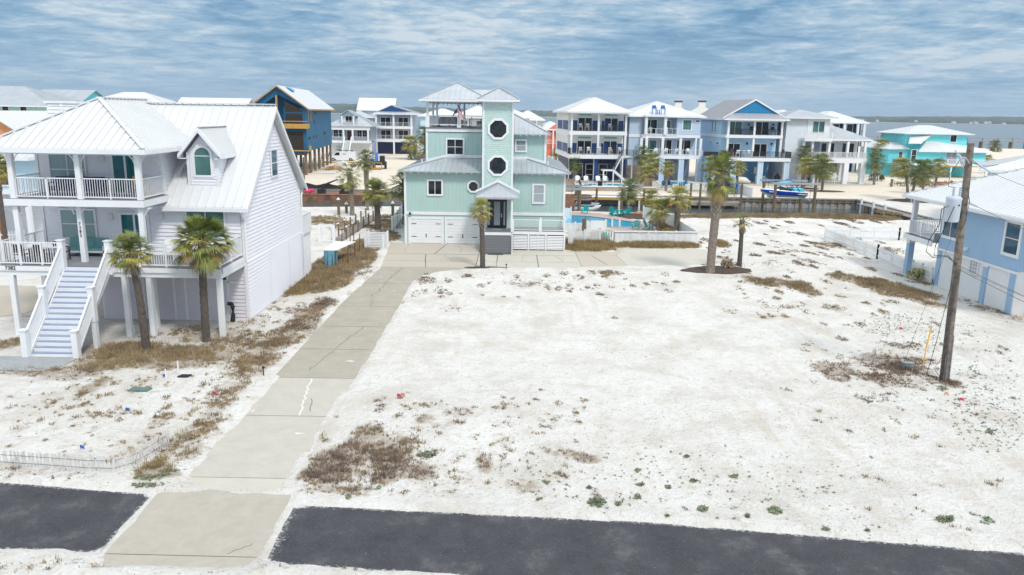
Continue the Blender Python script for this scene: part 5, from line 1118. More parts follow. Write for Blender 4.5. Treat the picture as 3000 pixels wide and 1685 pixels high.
def navy_n():
    h=thing('townhouse','grey and navy three storey house with white double balconies, left of the mint tower','house',(-36.2,204,0),rz=RD(3),world=False)
    W_=9.4;D=13; w=MB(); w.box(0,2.2,3.3,W_,D,10.3); w.build('wall','greyblue',h); g=MB(); g.box(0,2.3,0,W_+.4,D,3.3); g.build('ground_floor_wall','navydark',h)
    z=10.5; m=W_/2-.6; r=MB(); r.roof([[(-.6,.6,z),(m,.6,z+2.1),(m,D,z+2.1),(-.6,D,z)],[(W_+2.2,.6,z),(W_+2.2,D,z),(m,D,z+2.1),(m,.6,z+2.1)],[(-.6,-.6,z-.02),(W_+2.2,-.6,z-.02),(W_,.7,z+.45),(1.2,.7,z+.45)]],.5,.05,.05,.12); r.build('roof','roofgrey',h)
    MB().prism([(1.2,z+.4),(W_-.6,z+.4),(m,z+1.95)],'y',.65,.9).build('gable_front','navy',h)
    t=MB(); t.box(-.6,-.66,z-.3,W_+2.2,-.6,z); t.box(-.1,-.1,6.6,W_+.2,2.2,7.2); t.box(-.1,-.1,3.2,W_+.2,2.2,3.9); each(t,'trim','white',h)
    for x in(.2,4.7,W_-.1):
        for a,b in((7.2,10.2),(3.9,6.6),(0,3.2)): MB().box(x-.22,-.1,a,x+.22,.2,b).build('post','white',h)
    for z in(7.25,3.95): slider(h,2.4,z,2.5,2.2,2.2); slider(h,7.,z,2.5,2.2,2.2)
    for z in(7.2,3.9): rail(h,(.4,0,z),(W_-.3,0,z),1.,.35,'white',.04,5)
    for x in(2.8,7.2): MB().box(x-1.6,2.2,0,x+1.6,2.29,2.7).build('garage_door','navydark',h)
navy_n()
simple('house','large plain white metal roofed house behind the grey cottage',(-46,232,0),10.,14,0,11.3,3.6,'h4pale',gable='x')
simple('house','pale blue house with a pinkish white hip roof left of the mint tower',(-28.2,235,0),13,12,0,9.9,2.2,'ltblue',ov=.8)
simple('house','small grey-blue house with a grey roof between the unfinished house and the cottage',(-49,225,0),8,12,0,9.3,1.8,'greyblue','roofgrey')
h=simple('house','cream house with a white gabled roof seen through the roof terrace of the mint house',(-11.2,150,0),8.6,12,0,10.2,2.2,'cream',wins=((1.5,7.6,1.2,1.9),(4.5,7.6,1.2,1.9),(7.,7.6,1.2,1.9)),ov=.9)
simple('house','second white roofed house behind the roof terrace of the mint house',(-4.8,170,0),8,12,0,10.2,2.,'cream',ov=.9,wins=((1.5,7.6,1.2,1.9),(5,7.6,1.2,1.9)))
simple('house','white roofed house just right of the tower in the distance',(.5,190,0),6.,10,0,9.6,2.2,'cream',ov=.8)
h=simple('cottage','small salmon cottage with a white roof between the tower and the striped house',(5.6,190,0),7.2,10,3.8,7.4,1.8,'salmon',ov=.9,piles=True,wins=((5.4,4.6,1.3,1.6),))
MB().box(2.,-.1,1.,7.,.0,3.8).build('lower_panel','salmon',h)
for x in(2.,3.7,5.): MB().box(x-.15,-1.,0,x+.15,-.7,7.3).build('post','white',h)
rail(h,(2.,-.9,3.9),(7.,-.9,3.9),1.,.3,'white',.05,2)
MB().prism([(2.6,7.5),(6.2,7.5),(4.4,8.8)],'y',-.75,-.6).build('gable_front','salmon',h)
for i,(x,l) in enumerate(((36.5,'left of two distant cream stepped gables behind the blue houses'),(41.6,'right of two distant cream stepped gables behind the blue houses'))):
    Y=215; h=thing('house',l,'house',(x+4,Y,0),rz=RD(3),world=False); m=MB(); k=1. if i==0 else 1.35
    m.prism([(0,0),(8*k,0),(8*k,10.8),(4*k+.9,13.2+k*.3),(4*k+.9,14.3+k*.4),(4*k-.9,14.3+k*.4),(4*k-.9,13.2+k*.3),(0,10.8)],'y',0,.5); m.build('wall','cream',h); r=MB(); r.roof(gabf(0.1,8*k-.1,.5,12,10.5,2.4,'y'),0,th=.2); r.build('roof','roofgrey2',h); c=MB(); c.box(4*k-1.1,-.1,14.3+k*.4,4*k+1.1,.6,14.7+k*.4); c.build('coping','wicker',h)
simple('house','white roofed house peeking between the sky blue house and the tower house',(60.5,185,0),9,12,0,10.9,2.,'cream',ov=.6,wins=((1.5,7.6,1.2,1.9),))
# left background
simple('house','mint green house with a grey roof at the far left',(-110,132,0),31,16,0,11.0,3.3,'mint','roofgrey',wins=((24,8.8,1.,2.),(27,8.8,1.,2.),(19,8.8,1.,2.)),rz=RD(2),ov=1.2)
simple('house','distant grey roof with a turquoise gable end at the far left',(-102,165,0),12,10,0,11.2,3.2,'cyan','roofgrey',gable='x',rz=RD(-12))
simple('house','white roofed teal house behind the chimney of the lavender house',(-83,150,0),16,12,0,11.2,2.7,'cyan',ov=1.,rz=RD(3))
simple('house','white roof with its gable end peeking above the lavender house ridge',(-51,118,0),9.6,9,0,10.4,2.2,'greyblue',gable='x',rz=RD(2),ov=.6)
h=simple('cottage','orange shingled cottage with a white roof at the left edge',(-56,62.6,0),20.,12,0,7.9,2.2,'orange',gable='x',rz=0,ov=.6)
m=MB(); m.prism([(12.1,0),(18.3,0),(18.3,8.4),(15.2,10.35),(12.1,8.4)],'y',-1.6,0); m.build('front_gable_wall','orange',h); r=MB(); r.roof(gabf(11.7,18.7,-2.1,6.,8.3,2.25,'y'),.5,.05,.05,.12); r.build('front_gable_roof','roofwhite',h)
h=simple('cottage','light blue cottage on posts with a white roof seen under the lavender house porch roof',(-48,56.5,0),12.3,9,4.9,7.35,.9,'ltblue',rz=0,ov=.7,wins=((10.6,5.3,.95,1.8),(8.3,5.2,2.,1.4)),piles=True)
MB().box(-.1,-.05,4.6,12.4,9,4.9).build('floor_beam','white',h); MB().box(8,3,0,12,9,4.5).build('enclosure','whitelap',h)
gx,gzz=P(102,329,110); simple('house','small grey-white gabled roof in front of the mint house at the far left',(gx-3.,110,0),6,10,0,gzz-1.1,1.1,'lav','roofwhite',gable='y',rz=RD(3),ov=.6)
# neighbour roof at right edge
simple('cottage','white roofed light blue cottage behind the large blue house, right edge',(49.6,81,0),18,13,0,6.1,2.2,'ltblue',ov=1.,rz=RD(-31),wins=((1.5,3.2,1.6,1.1),(5,3.2,1.6,1.1)))
# far shore
def far_shore():
    V=[];Fc=[];n=420;r=random.Random(11)
    def hgt(x,k): return 12+9*(nz(np.array(x),np.array(k*50.),.004,31)+.35)+ (14 if x<-200 else 0)*min(1,max(0,(-x-200)/400))
    rows=[(0,0),(8,.45),(30,.85),(90,1.),(220,1.1)]; xs=[-2200+i*(5800/n) for i in range(n+1)]
    for (dy,hf) in rows:
        for i,x in enumerate(xs):
            b=float(hgt(x,dy*.02)); z=-1.3+(max(8,b)+6)*hf+(r.uniform(-2.2,2.8) if hf>.3 else 0); V.append((x+r.uniform(-5,5),3000+dy+40*math.sin(x*.0021)-(x*.05),z))
    m=n+1
    for k in range(len(rows)-1):
        for i in range(n): Fc.append((k*m+i,k*m+i+1,(k+1)*m+i+1,(k+1)*m+i))
    me=bpy.data.meshes.new('far_shore_woods');me.from_pydata(V,[],Fc);me.materials.append(M['woods']);o=bpy.data.objects.new('far_shore_woods',me);COL.objects.link(o);tag(o,'dark green wooded shore across the bay','woods',kind='stuff')
    b=MB(); 
    for i in range(0,n,4):
        x=xs[i];x2=xs[min(n,i+4)]; f=lambda q:2994+40*math.sin(q*.0021)-q*.05; b.poly([(x,f(x)-14,-1.28),(x2,f(x2)-14,-1.28),(x2,f(x2)+8,.8),(x,f(x)+8,.8)])
    mat('shore',(.45,.40,.33),.9); q=b.build('far_shore_beach','shore'); q['kind']='structure'
    for i in range(34):
        x=r.uniform(850,2300); y=2985+40*math.sin(x*.0021)-x*.05; w=r.uniform(8,15); hh=r.uniform(4,6); z=r.uniform(0,5)
        t=thing('shore_house','small pale house on the wooded shore across the bay','house',(x,y,z),'houses on the far shore',world=False); MB().box(-w/2,0,0,w/2,9,hh).build('wall',r.choice(['cream','white_far','lav','ltblue']),t); q=MB(); q.roof(hipf(-w/2-1,w/2+1,-1,10,hh,2.5),0,th=.3); q.build('roof',r.choice(['roofwhite','roofgrey','roofgrey2']),t)
far_shore()
# ---------------------------------------------------------------- canal edges
def seawall():
    t=thing('seawall','ribbed grey seawall with stained foot and timber cap along the far side of the canal','seawall',(15,108,-1.3)); m=MB()
    x=-18.; i=0
    while x<48.0:
        w=.5; m.box(x,107.85-(.12 if i%2 else 0),-2.4,x+w-.01,108.05,-.12); x+=w; i+=1
    y=107.8
    while y>88.5: m.box(48.05-(.12 if i%2 else 0),y-.5,-2.4,48.25,y-.01,-.12); y-=.5; i+=1
    m.build('panels','seapanel',t); c=MB(); c.box(-18,107.6,-.12,48.4,108.25,.06); c.box(47.85,88,-.12,48.4,107.59,.06); c.build('cap','dockwood',t)
    w=MB(); w.box(-18,107.62,-.5,48,107.72,-.32); w.build('waler','pile',t)
seawall()
def wall_l():
    t=thing('timber_bulkhead','timber bulkhead with white panels below the construction lot','seawall',(-30,110,-1.3)); m=MB(); i=0; x=-80.
    while x<-18.1: m.box(x,109.85-(.1 if i%2 else 0),-2.4,x+.59,110.,-.2); x+=.6; i+=1
    m.build('panels','seapanel',t); MB().box(-80,109.6,-.45,-18.1,109.8,.08).build('waler','yellowwood' if False else 'dockwood',t)
wall_l()
def dock(name,label,x0,x1,y0,y1,z,mt='dockwood',fm='dockwood',piles=(),ph=1.,pm='pile'):
    t=thing(name,label,'dock',((x0+x1)/2,y0,-1.3)); m=MB(); n=int((x1-x0)/.16)
    for i in range(n): m.box(x0+i*.16,y0,z-.05,x0+i*.16+.145,y1,z)
    m.build('deck',mt,t); MB().box(x0,y0-.06,z-.4,x1,y0-.002,z-.05).build('rim_board',fm,t)
    for x,y in piles: MB().tube([(x,y,-2.4),(x,y,z+ph)],.15,8).build('pile',pm,t)
    return t
dock('dock','new dock with yellow timber edge in front of the striped house',4.,18.5,105.8,107.55,.0,'white_far','yellowwood',((11.4,105.6),(14.9,105.6),(5.,105.6),(17.9,105.6)),1.2)
dock('dock','second yellow edged dock beside the taller canal palm',18.8,22.5,105.3,107.5,-.1,'white_far','yellowwood',((22.3,105.1),))
dock('dock','low weathered dock with a floating step left of the curved white wall',22.6,31.5,105.,107.5,-.45,'dockwood','dockwood',((24.1,104.8),(25.4,104.8),(31.,104.8)),2.6)
dock('dock','grey plank dock along the right end of the canal with white sleeved piles',46.2,47.8,88.5,103.5,-.05,'dockwood','dockwood',())
for i,(x,y) in enumerate(((46.3,102.3),(46.2,98.6),(46.2,95.4))):
    m=MB(); m.tube([(x,y,-2.4),(x,y,.75)],.17,8); solo(m,'dock_pile','white_far',['white sleeved pile at the far end of the right canal dock','white sleeved pile in the middle of the right canal dock','white sleeved pile at the near end of the right canal dock'][i],'pile',(x,y,-1.3),'white sleeved dock piles')
for i,(x,y) in enumerate(((12.7,92.2),(15.1,92.2))):
    m=MB(); m.tube([(x,y,-2.4),(x,y,1.0)],.12,8); solo(m,'mooring_pole','white',['white mooring pole in the canal behind the turquoise chairs','white mooring pole in the canal left of the yellowish palms'][i],'pole',(x,y,-1.3))
for i,(x,y,h_) in enumerate(((-18.7,82.,1.7),(-17.,93.8,1.1),(-18.3,84.,1.),(-12.9,82,1.4))):
    m=MB(); m.tube([(x,y,-.3),(x,y,h_)],.16,8); t=thing('mooring_post',['tall greenish post with a white cap left of the double trunk palms','greenish post with a white cap at the canal edge','short post with white cap behind the ragged palm','post with a white cap beside the picnic table'][i],'post',(x,y,0)); m.build('shaft','pile',t); MB().tube([(x,y,h_),(x,y,h_+.1),(x,y,h_+.28)],[.2,.18,.02],8).build('cap','white',t)
def barge():
    t=thing('barge','rusty flat work barge moored at the construction lot','barge',(-26,108,-1.3)); m=MB(); m.box(-40,105.6,-1.9,-20.9,109.4,-.35); m.hexa([(-20.9,105.6,-1.2),(-20.9,109.4,-1.2),(-20.9,109.4,-.35),(-20.9,105.6,-.35)],[(-20.3,105.6,-.8),(-20.3,109.4,-.8),(-20.3,109.4,-.35),(-20.3,105.6,-.35)]); m.build('hull','rust',t); MB().box(-40,105.55,-.36,-20.3,109.45,-.28).build('deck','rust',t)
    m=MB(); m.tube([(-29.3,108,-.3),(-29.3,108,4.6)],.09,8); m.build('spud_pole','rustiron',t)
    m=MB(); m.box(-30.5,106.5,-.28,-29.4,107.5,.7); solo(m,'generator','utilgrey','grey generator box on the barge','generator',(-30,107,-.28))
    for i,(x,mt,l) in enumerate(((-31.3,'red','round red bag at the left end of the barge'),(-28.4,'pink','pile of pink rope beside the generator on the barge'))):
        m=MB(); r=random.Random(i)
        for k in range(7): a=(x+r.uniform(-.45,.45),107+r.uniform(-.3,.3)); m.tube([(a[0]-.3,a[1],-.1),(a[0]+.3,a[1],.12+r.uniform(0,.2))],.16,6)
        solo(m,'rope_bag',mt,l,'rope',(x,107,-.28))
    m=MB(); m.box(-27.2,106.6,-.28,-26.2,107.6,.35); m.tube([(-26.7,107,.3),(-26.1,107,1.0),(-24.4,107,1.7)],[.2,.15,.1],6); m.box(-24.2,106.7,-.28,-22.8,107.8,.1); m.tube([(-24,107,0),(-23.2,107,.9),(-22.3,107,1.4)],[.25,.18,.12],6); solo(m,'barge_winch','iron','black winch machinery on the barge deck','winch',(-25,107,-.28))
barge()
m=MB(); 
for i in range(12): 
    x=-30.6+i*.6; m.poly([(x,110.2,.0),(x+.6,110.2,.0),(x+.6,110.25+.1*math.sin(i),.7+.15*math.sin(i*1.3+.8)),(x,110.25+.1*math.sin(i-1),.7+.15*math.sin((i-1)*1.3+.8))])
solo(m,'silt_fence','blackcloth','sagging black silt fence along the bulkhead of the construction lot','fence',(-26,110.2,0))
# ---------------------------------------------------------------- boats and lifts
def hull(secs,n=10):
    """secs: list of (x, halfwidth, zkeel, zchine, zdeck)"""
    m=MB(); R_=[]
    for x,w,zk,zc,zd in secs: R_.append([(x,-w,zd),(x,-w*.96,(zc+zd)/2),(x,-w*.8,zc),(x,0,zk),(x,w*.8,zc),(x,w*.96,(zc+zd)/2),(x,w,zd)])
    return R_
def wakeboat():
    t=thing('speedboat','blue and white speedboat with a blue tower hanging on the boat lift','boat',(35.3,100.5,1.1),world=False); t.scale=(.8,.85,.85)
    S=[(-3.9,.1,.55,.75,.95),(-3.3,.55,.2,.5,.95),(-2.2,1.,-.1,.25,.9),(-.5,1.22,-.25,.1,.78),(1.5,1.25,-.28,.05,.68),(3.4,1.18,-.25,.05,.55)]
    R_=hull(S); lo=MB();up=MB()
    for a,b in zip(R_,R_[1:]):
        for i in range(6):
            (up if i in(0,5) else lo).poly([a[i],a[i+1],b[i+1],b[i]]) if i not in(2,3) else lo.poly([a[i],a[i+1],b[i+1],b[i]])
    lo.poly(R_[-1]); lo.build('hull','boatblue',t,True) if False else None
    bm=MB(); bt=MB(); st=MB()
    for a,b in zip(R_,R_[1:]):
        for i in(0,1,4,5): bm.poly([a[i],a[i+1],b[i+1],b[i]])
        for i in(2,3): bt.poly([a[i],a[i+1],b[i+1],b[i]])
    bm.poly(R_[-1]); hl=bm.build('hull','boatblue',t); bt.build('hull_bottom','boatwhite',t)
    for s in(-1,1): st.hexa([(-2.8,s*.93,.62),(-2.8,s*.96,.62),(3.3,s*1.24,.2),(3.3,s*1.27,.2)],[(-2.8,s*.93,.72),(-2.8,s*.96,.72),(3.3,s*1.24,.36),(3.3,s*1.27,.36)])
    st.build('stripe','boatwhite',hl)
    d=MB(); 
    for a,b,h0,h1 in zip(S,S[1:],(.0,.12,.18,.12,.06),(.12,.18,.12,.06,.0)): d.hexa([(a[0],-a[1],a[4]),(b[0],-b[1],b[4]),(b[0],b[1],b[4]),(a[0],a[1],a[4])],[(a[0],-a[1]*.85,a[4]+h0+.05),(b[0],-b[1]*.85,b[4]+h1+.05),(b[0],b[1]*.85,b[4]+h1+.05),(a[0],a[1]*.85,a[4]+h0+.05)])
    d.build('deck','boatwhite',t); g=MB(); g.poly([(-1.3,-1.,.95),(-1.3,1.,.95),(-.6,.85,1.4),(-.6,-.85,1.4)]); g.poly([(-1.3,-1.,.95),(-.6,-.85,1.4),(.8,-1.1,1.1),(.8,-1.15,.85)]); g.poly([(-1.3,1.,.95),(-.6,.85,1.4),(.8,1.1,1.1),(.8,1.15,.85)]); g.build('windscreen','glass',t)
    w=MB(); 
    for s in(-1,1): w.tube([(2.1,s*1.1,.8),(1.1,s*.95,2.0),(.5,s*.8,2.5)],.06,6); w.tube([(1.1,s*1.15,.85),(.3,s*.95,1.9),(.5,s*.8,2.5)],.05,6)
    w.tube([(.5,-.8,2.5),(.5,.8,2.5)],.06,6); w.tube([(1.1,-.95,2.),(1.1,.95,2.)],.05,6); w.build('tower','boatblue',t)
    c=MB(); c.slab([(-1.4,-.9,1.9),(.9,-.95,2.25),(.9,.95,2.25),(-1.4,.9,1.9)],.35); c.build('canopy','canvas',t); c=MB(); c.box(1.2,-1.,.7,2.8,1.,1.15); c.build('cover','canvas',t)
wakeboat()
def lift(name,label,x0,x1,y0,y1,ztop,zc,cap='white'):
    t=thing(name,label,'boat lift',((x0+x1)/2,y0,-1.3))
    for x in(x0,x1):
        for y in(y0,y1): MB().tube([(x,y,-2.4),(x,y,ztop)],.2,8).build('pile','pile',t)
    for y in(y0,y1): MB().box(x0-.5,y-.12,ztop,x1+.6,y+.12,ztop+.25).build('beam','alu',t)
    for x in(x0+.6,x1-.6): MB().box(x-.1,y0-.1,zc-.2,x+.1,y1+.1,zc).build('cradle','alu',t)
    c=MB(); 
    for x in(x0+.6,x1-.6):
        for y in(y0,y1): c.tube([(x,y,zc),(x,y,ztop)],.02,4)
    c.build('cables','iron',t)
lift('boat_lift','timber boat lift with grey beams carrying the blue speedboat',33.3,38.4,98.2,102.8,2.75,.9)
def pontoon():
    t=thing('pontoon_boat','tan and dark pontoon boat in the canal, half hidden by the mint house corner','boat',(7.2,93.4,-.15),world=False)
    for y in(-1.,1.): MB().tube([(-4,y,.1),(2.2,y,.1),(3.0,y,.3),(3.35,y,.55)],[.36,.36,.3,.05],10).build('pontoon','alu',t)
    MB().prism([(-4,-1.3),(2.4,-1.3),(3.0,-.8),(3.2,0),(3.0,.8),(2.4,1.3),(-4,1.3)],'z',.5,.62).build('deck','alu',t)
    def ring(z0,z1,mt,o=0): 
        m=MB(); q=[(-4,-1.25-o),(1.6,-1.25-o),(2.1,-.95-o),(2.3+o,0),(2.1,.95+o),(1.6,1.25+o),(-4,1.25+o)]
        for a,b in zip(q,q[1:]+q[:1]): m.hexa([(a[0],a[1],z0),(b[0],b[1],z0),(b[0]*.99,b[1]*.97,z0),(a[0]*.99,a[1]*.97,z0)],[(a[0],a[1],z1),(b[0],b[1],z1),(b[0]*.99,b[1]*.97,z1),(a[0]*.99,a[1]*.97,z1)])
        return m.build('side_panel',mt,t)
    ring(.63,1.12,'black'); ring(1.13,1.35,'boatbrown',.01); ring(1.36,1.46,'black'); ring(1.47,1.62,'boatbrown',.01)
    m=MB()
    for i in range(4): x=.2+i*.16; m.hexa([(x,-1.275,.72),(x+.05,-1.275,.72),(x+.05,-1.265,.72),(x,-1.265,.72)],[(x+.2,-1.275,1.02),(x+.25,-1.275,1.02),(x+.25,-1.265,1.02),(x+.2,-1.265,1.02)])
    m.build('stripes','boatwhite',t); MB().box(-3.6,-1.,.62,1.6,-.45,1.4).build('seats','boatbrown',t); MB().box(.9,-1.,.62,1.9,1.,1.35).build('seats','boatbrown',t)
pontoon()
lift('boat_lift','weathered boat lift frame beside the pontoon boat at the mint house corner',4.6,7.7,89.8,94.,2.4,.5)
m=MB(); m.box(5.6,89.2,-.2,7.1,90.4,1.9); solo(m,'dock_cabinet','rust','brown metal cabinet by the boat lift behind the mint house','cabinet',(6.3,89.8,0))
# ---------------------------------------------------------------- pool of the mint house
def pools():
    t=thing('swimming_pool','bright blue curved swimming pool behind the white fence of the mint house','pool',(10,80,0))
    out=[(5.2,76.4),(9.3,76.3),(11.3,76.0),(12.9,76.8),(13.4,78.2),(13.1,79.7),(11.6,81.2),(9.9,82.9),(7.9,84.6),(5.2,85.2)]
    n=len(out); cx=sum(p[0] for p in out)/n;cy=sum(p[1] for p in out)/n
    inn=[(cx+(p[0]-cx)*.955,cy+(p[1]-cy)*.955) for p in out]; MB().prism(inn,'z',.0,.085).build('water','pool',t); m=MB()
    for i in range(n):
        j=(i+1)%n; m.hexa([(out[i][0],out[i][1],.02),(out[j][0],out[j][1],.02),(inn[j][0],inn[j][1],.02),(inn[i][0],inn[i][1],.02)],[(out[i][0],out[i][1],.13),(out[j][0],out[j][1],.13),(inn[j][0],inn[j][1],.13),(inn[i][0],inn[i][1],.13)])
    m.build('coping','paverpink',t)
    d=MB(); 
    for i in range(5,9):
        a,b=inn[i],inn[i+1]; d.poly([(a[0],a[1]-.01,.088),(b[0],b[1]-.01,.088),(b[0]-.1,b[1]-.45,.089),(a[0]-.1,a[1]-.45,.089)])
    d.build('tile_band','pooltile',t)
    r=MB(); 
    for x in(9.9,10.65): r.tube([(x,76.7,.1),(x,76.7,.8),(x,76.2,.85),(x,76.1,.1)],.06,6)
    r.build('ladder_rail','white',t)
pools()
mound('mulch_bed',13.8,85.6,2.6,2.6,.12,'mulch',7,.06); mound('mulch_bed',15.5,79.5,1.4,3.5,.12,'mulch',8,.05)
adirondack('turquoise adirondack chair with footrest on the far pool edge, left of its pair',(11.2,85.9,.07),2.5,'turq'); adirondack('turquoise adirondack chair with footrest on the far pool edge, right of its pair',(12.7,85.9,.07),3.9,'turq')
for i,(x,y,r) in enumerate(((10.95,84.9,2.5),(12.0,84.8,3.9))):
    t=thing('footrest',['turquoise footrest in front of the left far pool chair','turquoise footrest in front of the right far pool chair'][i],'footrest',(x,y,.07),rz=r,world=False); MB().hexa([(-.26,-.25,.05),(.26,-.25,.05),(.26,-.2,.05),(-.26,-.2,.05)],[(-.26,.2,.38),(.26,.2,.38),(.26,.25,.38),(-.26,.25,.38)]).build('slats','turq',t)
    for a in(-.25,.22): MB().box(a,.15,0,a+.03,.2,.34).build('leg','turq',t)
table('side_table','small turquoise table between the two far pool chairs',(11.95,86.2,.07),.5,.5,.55,'turq')
adirondack('turquoise adirondack chair facing away beside the pontoon boat',(8.15,86.9,.07),3.3,'turq'); adirondack('turquoise adirondack chair partly behind the mint house corner',(5.6,86.9,.07),3.0,'turq')
adirondack('faded teal adirondack chair with its back to the white fence',(12.1,75.0,.07),3.2,'turqold'); adirondack('faded teal adirondack chair seen from the side near the right end of the pool',(13.3,75.2,.07),1.9,'turqold')
m=MB(); 
for a,b,c,r_ in((14.0,86.0,.3,.33),(14.5,86.05,.26,.28),(14.2,86.,.42,.22)): m.tube([(a-r_,b,c*.6),(a-r_*.5,b,c*.9),(a+r_*.4,b,c),(a+r_,b,c*.6)],[.08,r_*.7,r_*.75,.1],8)
solo(m,'garden_rock','rock','orange sandstone rock in the mulch behind the pool','rock',(14.2,86,.1))
m=MB(); m.box(12.95,86.6,.07,13.05,86.7,1.1); m.tube([(13,86.65,1.1),(13,86.65,1.25),(13,86.65,1.35)],[.02,.16,.02],8); solo(m,'garden_lantern','utilgrey','lantern on a grey post beside the far pool chairs','lantern',(13,86.65,.07))
def louvre(name,label,a,b,h,n=11,solid=False,posts=2):
    t=thing(name,label,'fence',(a[0],a[1],0)); m=MB()
    for i in range(n): z=.12+(h-.15)*i/n; m.bar((a[0],a[1],z),(b[0],b[1],z),.03,(h-.15)/n*(.98 if solid else .68))
    m.build('slat_panel','fencewhite',t)
    for i in range(posts):
        f=i/(posts-1); x=a[0]+(b[0]-a[0])*f;y=a[1]+(b[1]-a[1])*f; MB().box(x-.07,y-.07,0,x+.07,y+.07,h+.08).build('post','fencewhite',t); MB().box(x-.07,y-.07,h+.08,x+.07,y+.07,h+.13).build('post_cap','iron',t)
louvre('louvred_fence','white louvred fence with dark post caps behind the brown shrubs',(4.95,66.3),(7.6,66.6),1.2,12,posts=3)
louvre('louvred_fence','shorter white louvred fence behind the leafless palm trunk',(4.5,72.3),(7.3,72.5),1.05,12,posts=3)
louvre('privacy_screen','solid white plank screen in front of the pool',(6.9,73.2),(8.9,73.3),1.2,9,solid=True)
louvre('privacy_screen','grey-white plank screen beside the mint house corner behind the pool',(4.5,82.),(6.2,82.2),1.3,9,solid=True,posts=3)
arch_gate('white arched pool gate with turquoise towels behind it',7.75,8.85,66.95,1.25)
for i in range(4):
    x=7.98+i*.22; m=MB(); m.box(x,67.15,.45,x+.1,67.17,.95); solo(m,'pool_noodle','turq','turquoise pool float standing behind the white arched gate','float',(x,67.15,.45),'floats behind the pool gate')
def poolfence():
    t=thing('screened_fence','long white fence covered with wrinkled white screen cloth in front of the pool','fence',(12.5,67.2,0)); m=MB(); n=60
    for i in range(n):
        a=8.95+(16.3-8.95)*i/n;b=8.95+(16.3-8.95)*(i+1)/n; f=lambda x:66.98+.4*(x-8.95)/7.35+.025*math.sin(x*5.1)+.015*math.sin(x*13); g=lambda x:f(x)+.03*math.sin(x*4+1)
        m.hexa([(a,f(a),.03),(b,f(b),.03),(b,f(b)+.02,.03),(a,f(a)+.02,.03)],[(a,g(a),1.0),(b,g(b),1.0),(b,g(b)+.02,1.0),(a,g(a)+.02,1.0)])
    m.build('screen_cloth','fencewhite',t); MB().bar((8.9,66.93,.96),(16.32,67.33,.94),.02,.03).build('cord','iron',t)
    for i in range(5): x=8.95+i*1.84; MB().box(x-.06,67.08+.1*i,0,x+.06,67.2+.1*i,1.12).build('post','fencewhite',t)
    m=MB(); m.bar((8.95,67.1,1.03),(16.35,67.5,1.03),.08,.07); m.build('top_rail','fencewhite',t)
    MB().bar((8.93,66.9,0),(8.93,66.9,1.0),.03,.03).build('cord','rustiron',t)
poolfence()
picket('garden_fence','white board fence at the right side of the pool running towards the canal',[(16.4,67.6),(16.2,75.6)],1.05,.2,'fencewhite',.18,pointed=False,solid=True)
picket('garden_fence','curved white fence between the palms behind the pool',[(16.2,75.6),(15.7,79.),(14.9,82.3),(14.2,83.6)],1.3,.2,'fencewhite',.18,pointed=False,solid=True)
m=MB(); m.prism([(4.75,.05),(4.95,.0),(5.1,.3),(5.14,1.1),(5.05,1.75),(4.9,1.95),(4.75,1.8),(4.65,1.2),(4.68,.35)],'y',64.3,64.36); solo(m,'surfboard','white','white surfboard standing upright at the right corner of the mint house','surfboard',(4.9,64.3,0))
# across the canal: terraces
def far_terrace():
    t=thing('retaining_wall','low stone block retaining wall in front of the striped house pool','wall',(14,114,0)); MB().box(8.3,114,-.2,21.,114.5,.62).build('blocks','block',t); MB().box(8.2,113.9,.62,21.1,114.6,.7).build('coping','cream',t)
    flat('terrace',[(8.3,114.6),(21,114.6),(21.8,131),(8.8,131)],'conc3',.06); flat('terrace',[(21.3,117),(33.,117),(34.5,138),(21.9,138)],'conc3',.055); flat('terrace',[(35.2,126.8),(47.,127.3),(46.5,136),(35.,136)],'conc2',.06); flat('terrace',[(46.,130.),(61,131),(61,146),(45.,146)],'conc2',.05)
    for (n,l,q) in (('a','narrow blue swimming pool in front of the striped house',[(11.,121.5),(19.5,121.8),(19.4,126.),(10.9,125.7)]),('b','pale blue swimming pool in front of the grey-blue house',[(24.,126.),(30.2,126.2),(29.8,133.),(24.4,132.6)])):
        t=thing('swimming_pool',l,'pool',(q[0][0],q[0][1],0)); MB().prism(q,'z',.0,.10).build('water','pool',t); m=MB()
        for a,b in zip(q,q[1:]+q[:1]): m.bar((a[0],a[1],.11),(b[0],b[1],.11),.35,.08)
        m.build('coping','cream',t)
far_terrace()
for i,(x,y) in enumerate(((10.5,127.2),(11.9,127.3),(13.9,127.5),(15.1,127.6))):
    if i==0: base_ad=adirondack('',(0,0,0),0,'white',None,1.15)
    l=['white adirondack chair farthest left on the striped house patio','white adirondack chair second from left on the striped house patio','white adirondack chair left of the stair on the striped house patio','white adirondack chair nearest the stair on the striped house patio'][i]
    o=base_ad if i==0 else dup(base_ad,(x,y,.06),.0); o.location=(x,y,.06); o.rotation_euler.z=0; o['label']=l; o['group']='white patio chairs at the striped house'
def lounger(label,loc,rz):
    t=thing('sun_lounger',label,'sun lounger',loc,'black loungers by the striped house pool',rz,world=False); m=MB(); m.box(-.33,-1.2,.28,.33,.3,.34); m.build('bed','black',t); m=MB(); m.hexa([(-.33,.3,.3),(.33,.3,.3),(.33,.36,.3),(-.33,.36,.3)],[(-.33,.75,1.05),(.33,.75,1.05),(.33,.8,1.05),(-.33,.8,1.05)]); m.build('backrest','black',t)
    for a in(-.3,.27):
        for b in(-1.1,.3): MB().box(a,b,0,a+.04,b+.04,.28).build('leg','black',t)
lounger('black lounger at the left end of the striped house pool',(9.6,119.,.06),RD(60)); lounger('black lounger beside the leftmost one at the striped house pool',(10.7,119,.06),RD(60)); lounger('upright black lounger in the middle of the striped house pool edge',(13.3,119.,.06),RD(175))
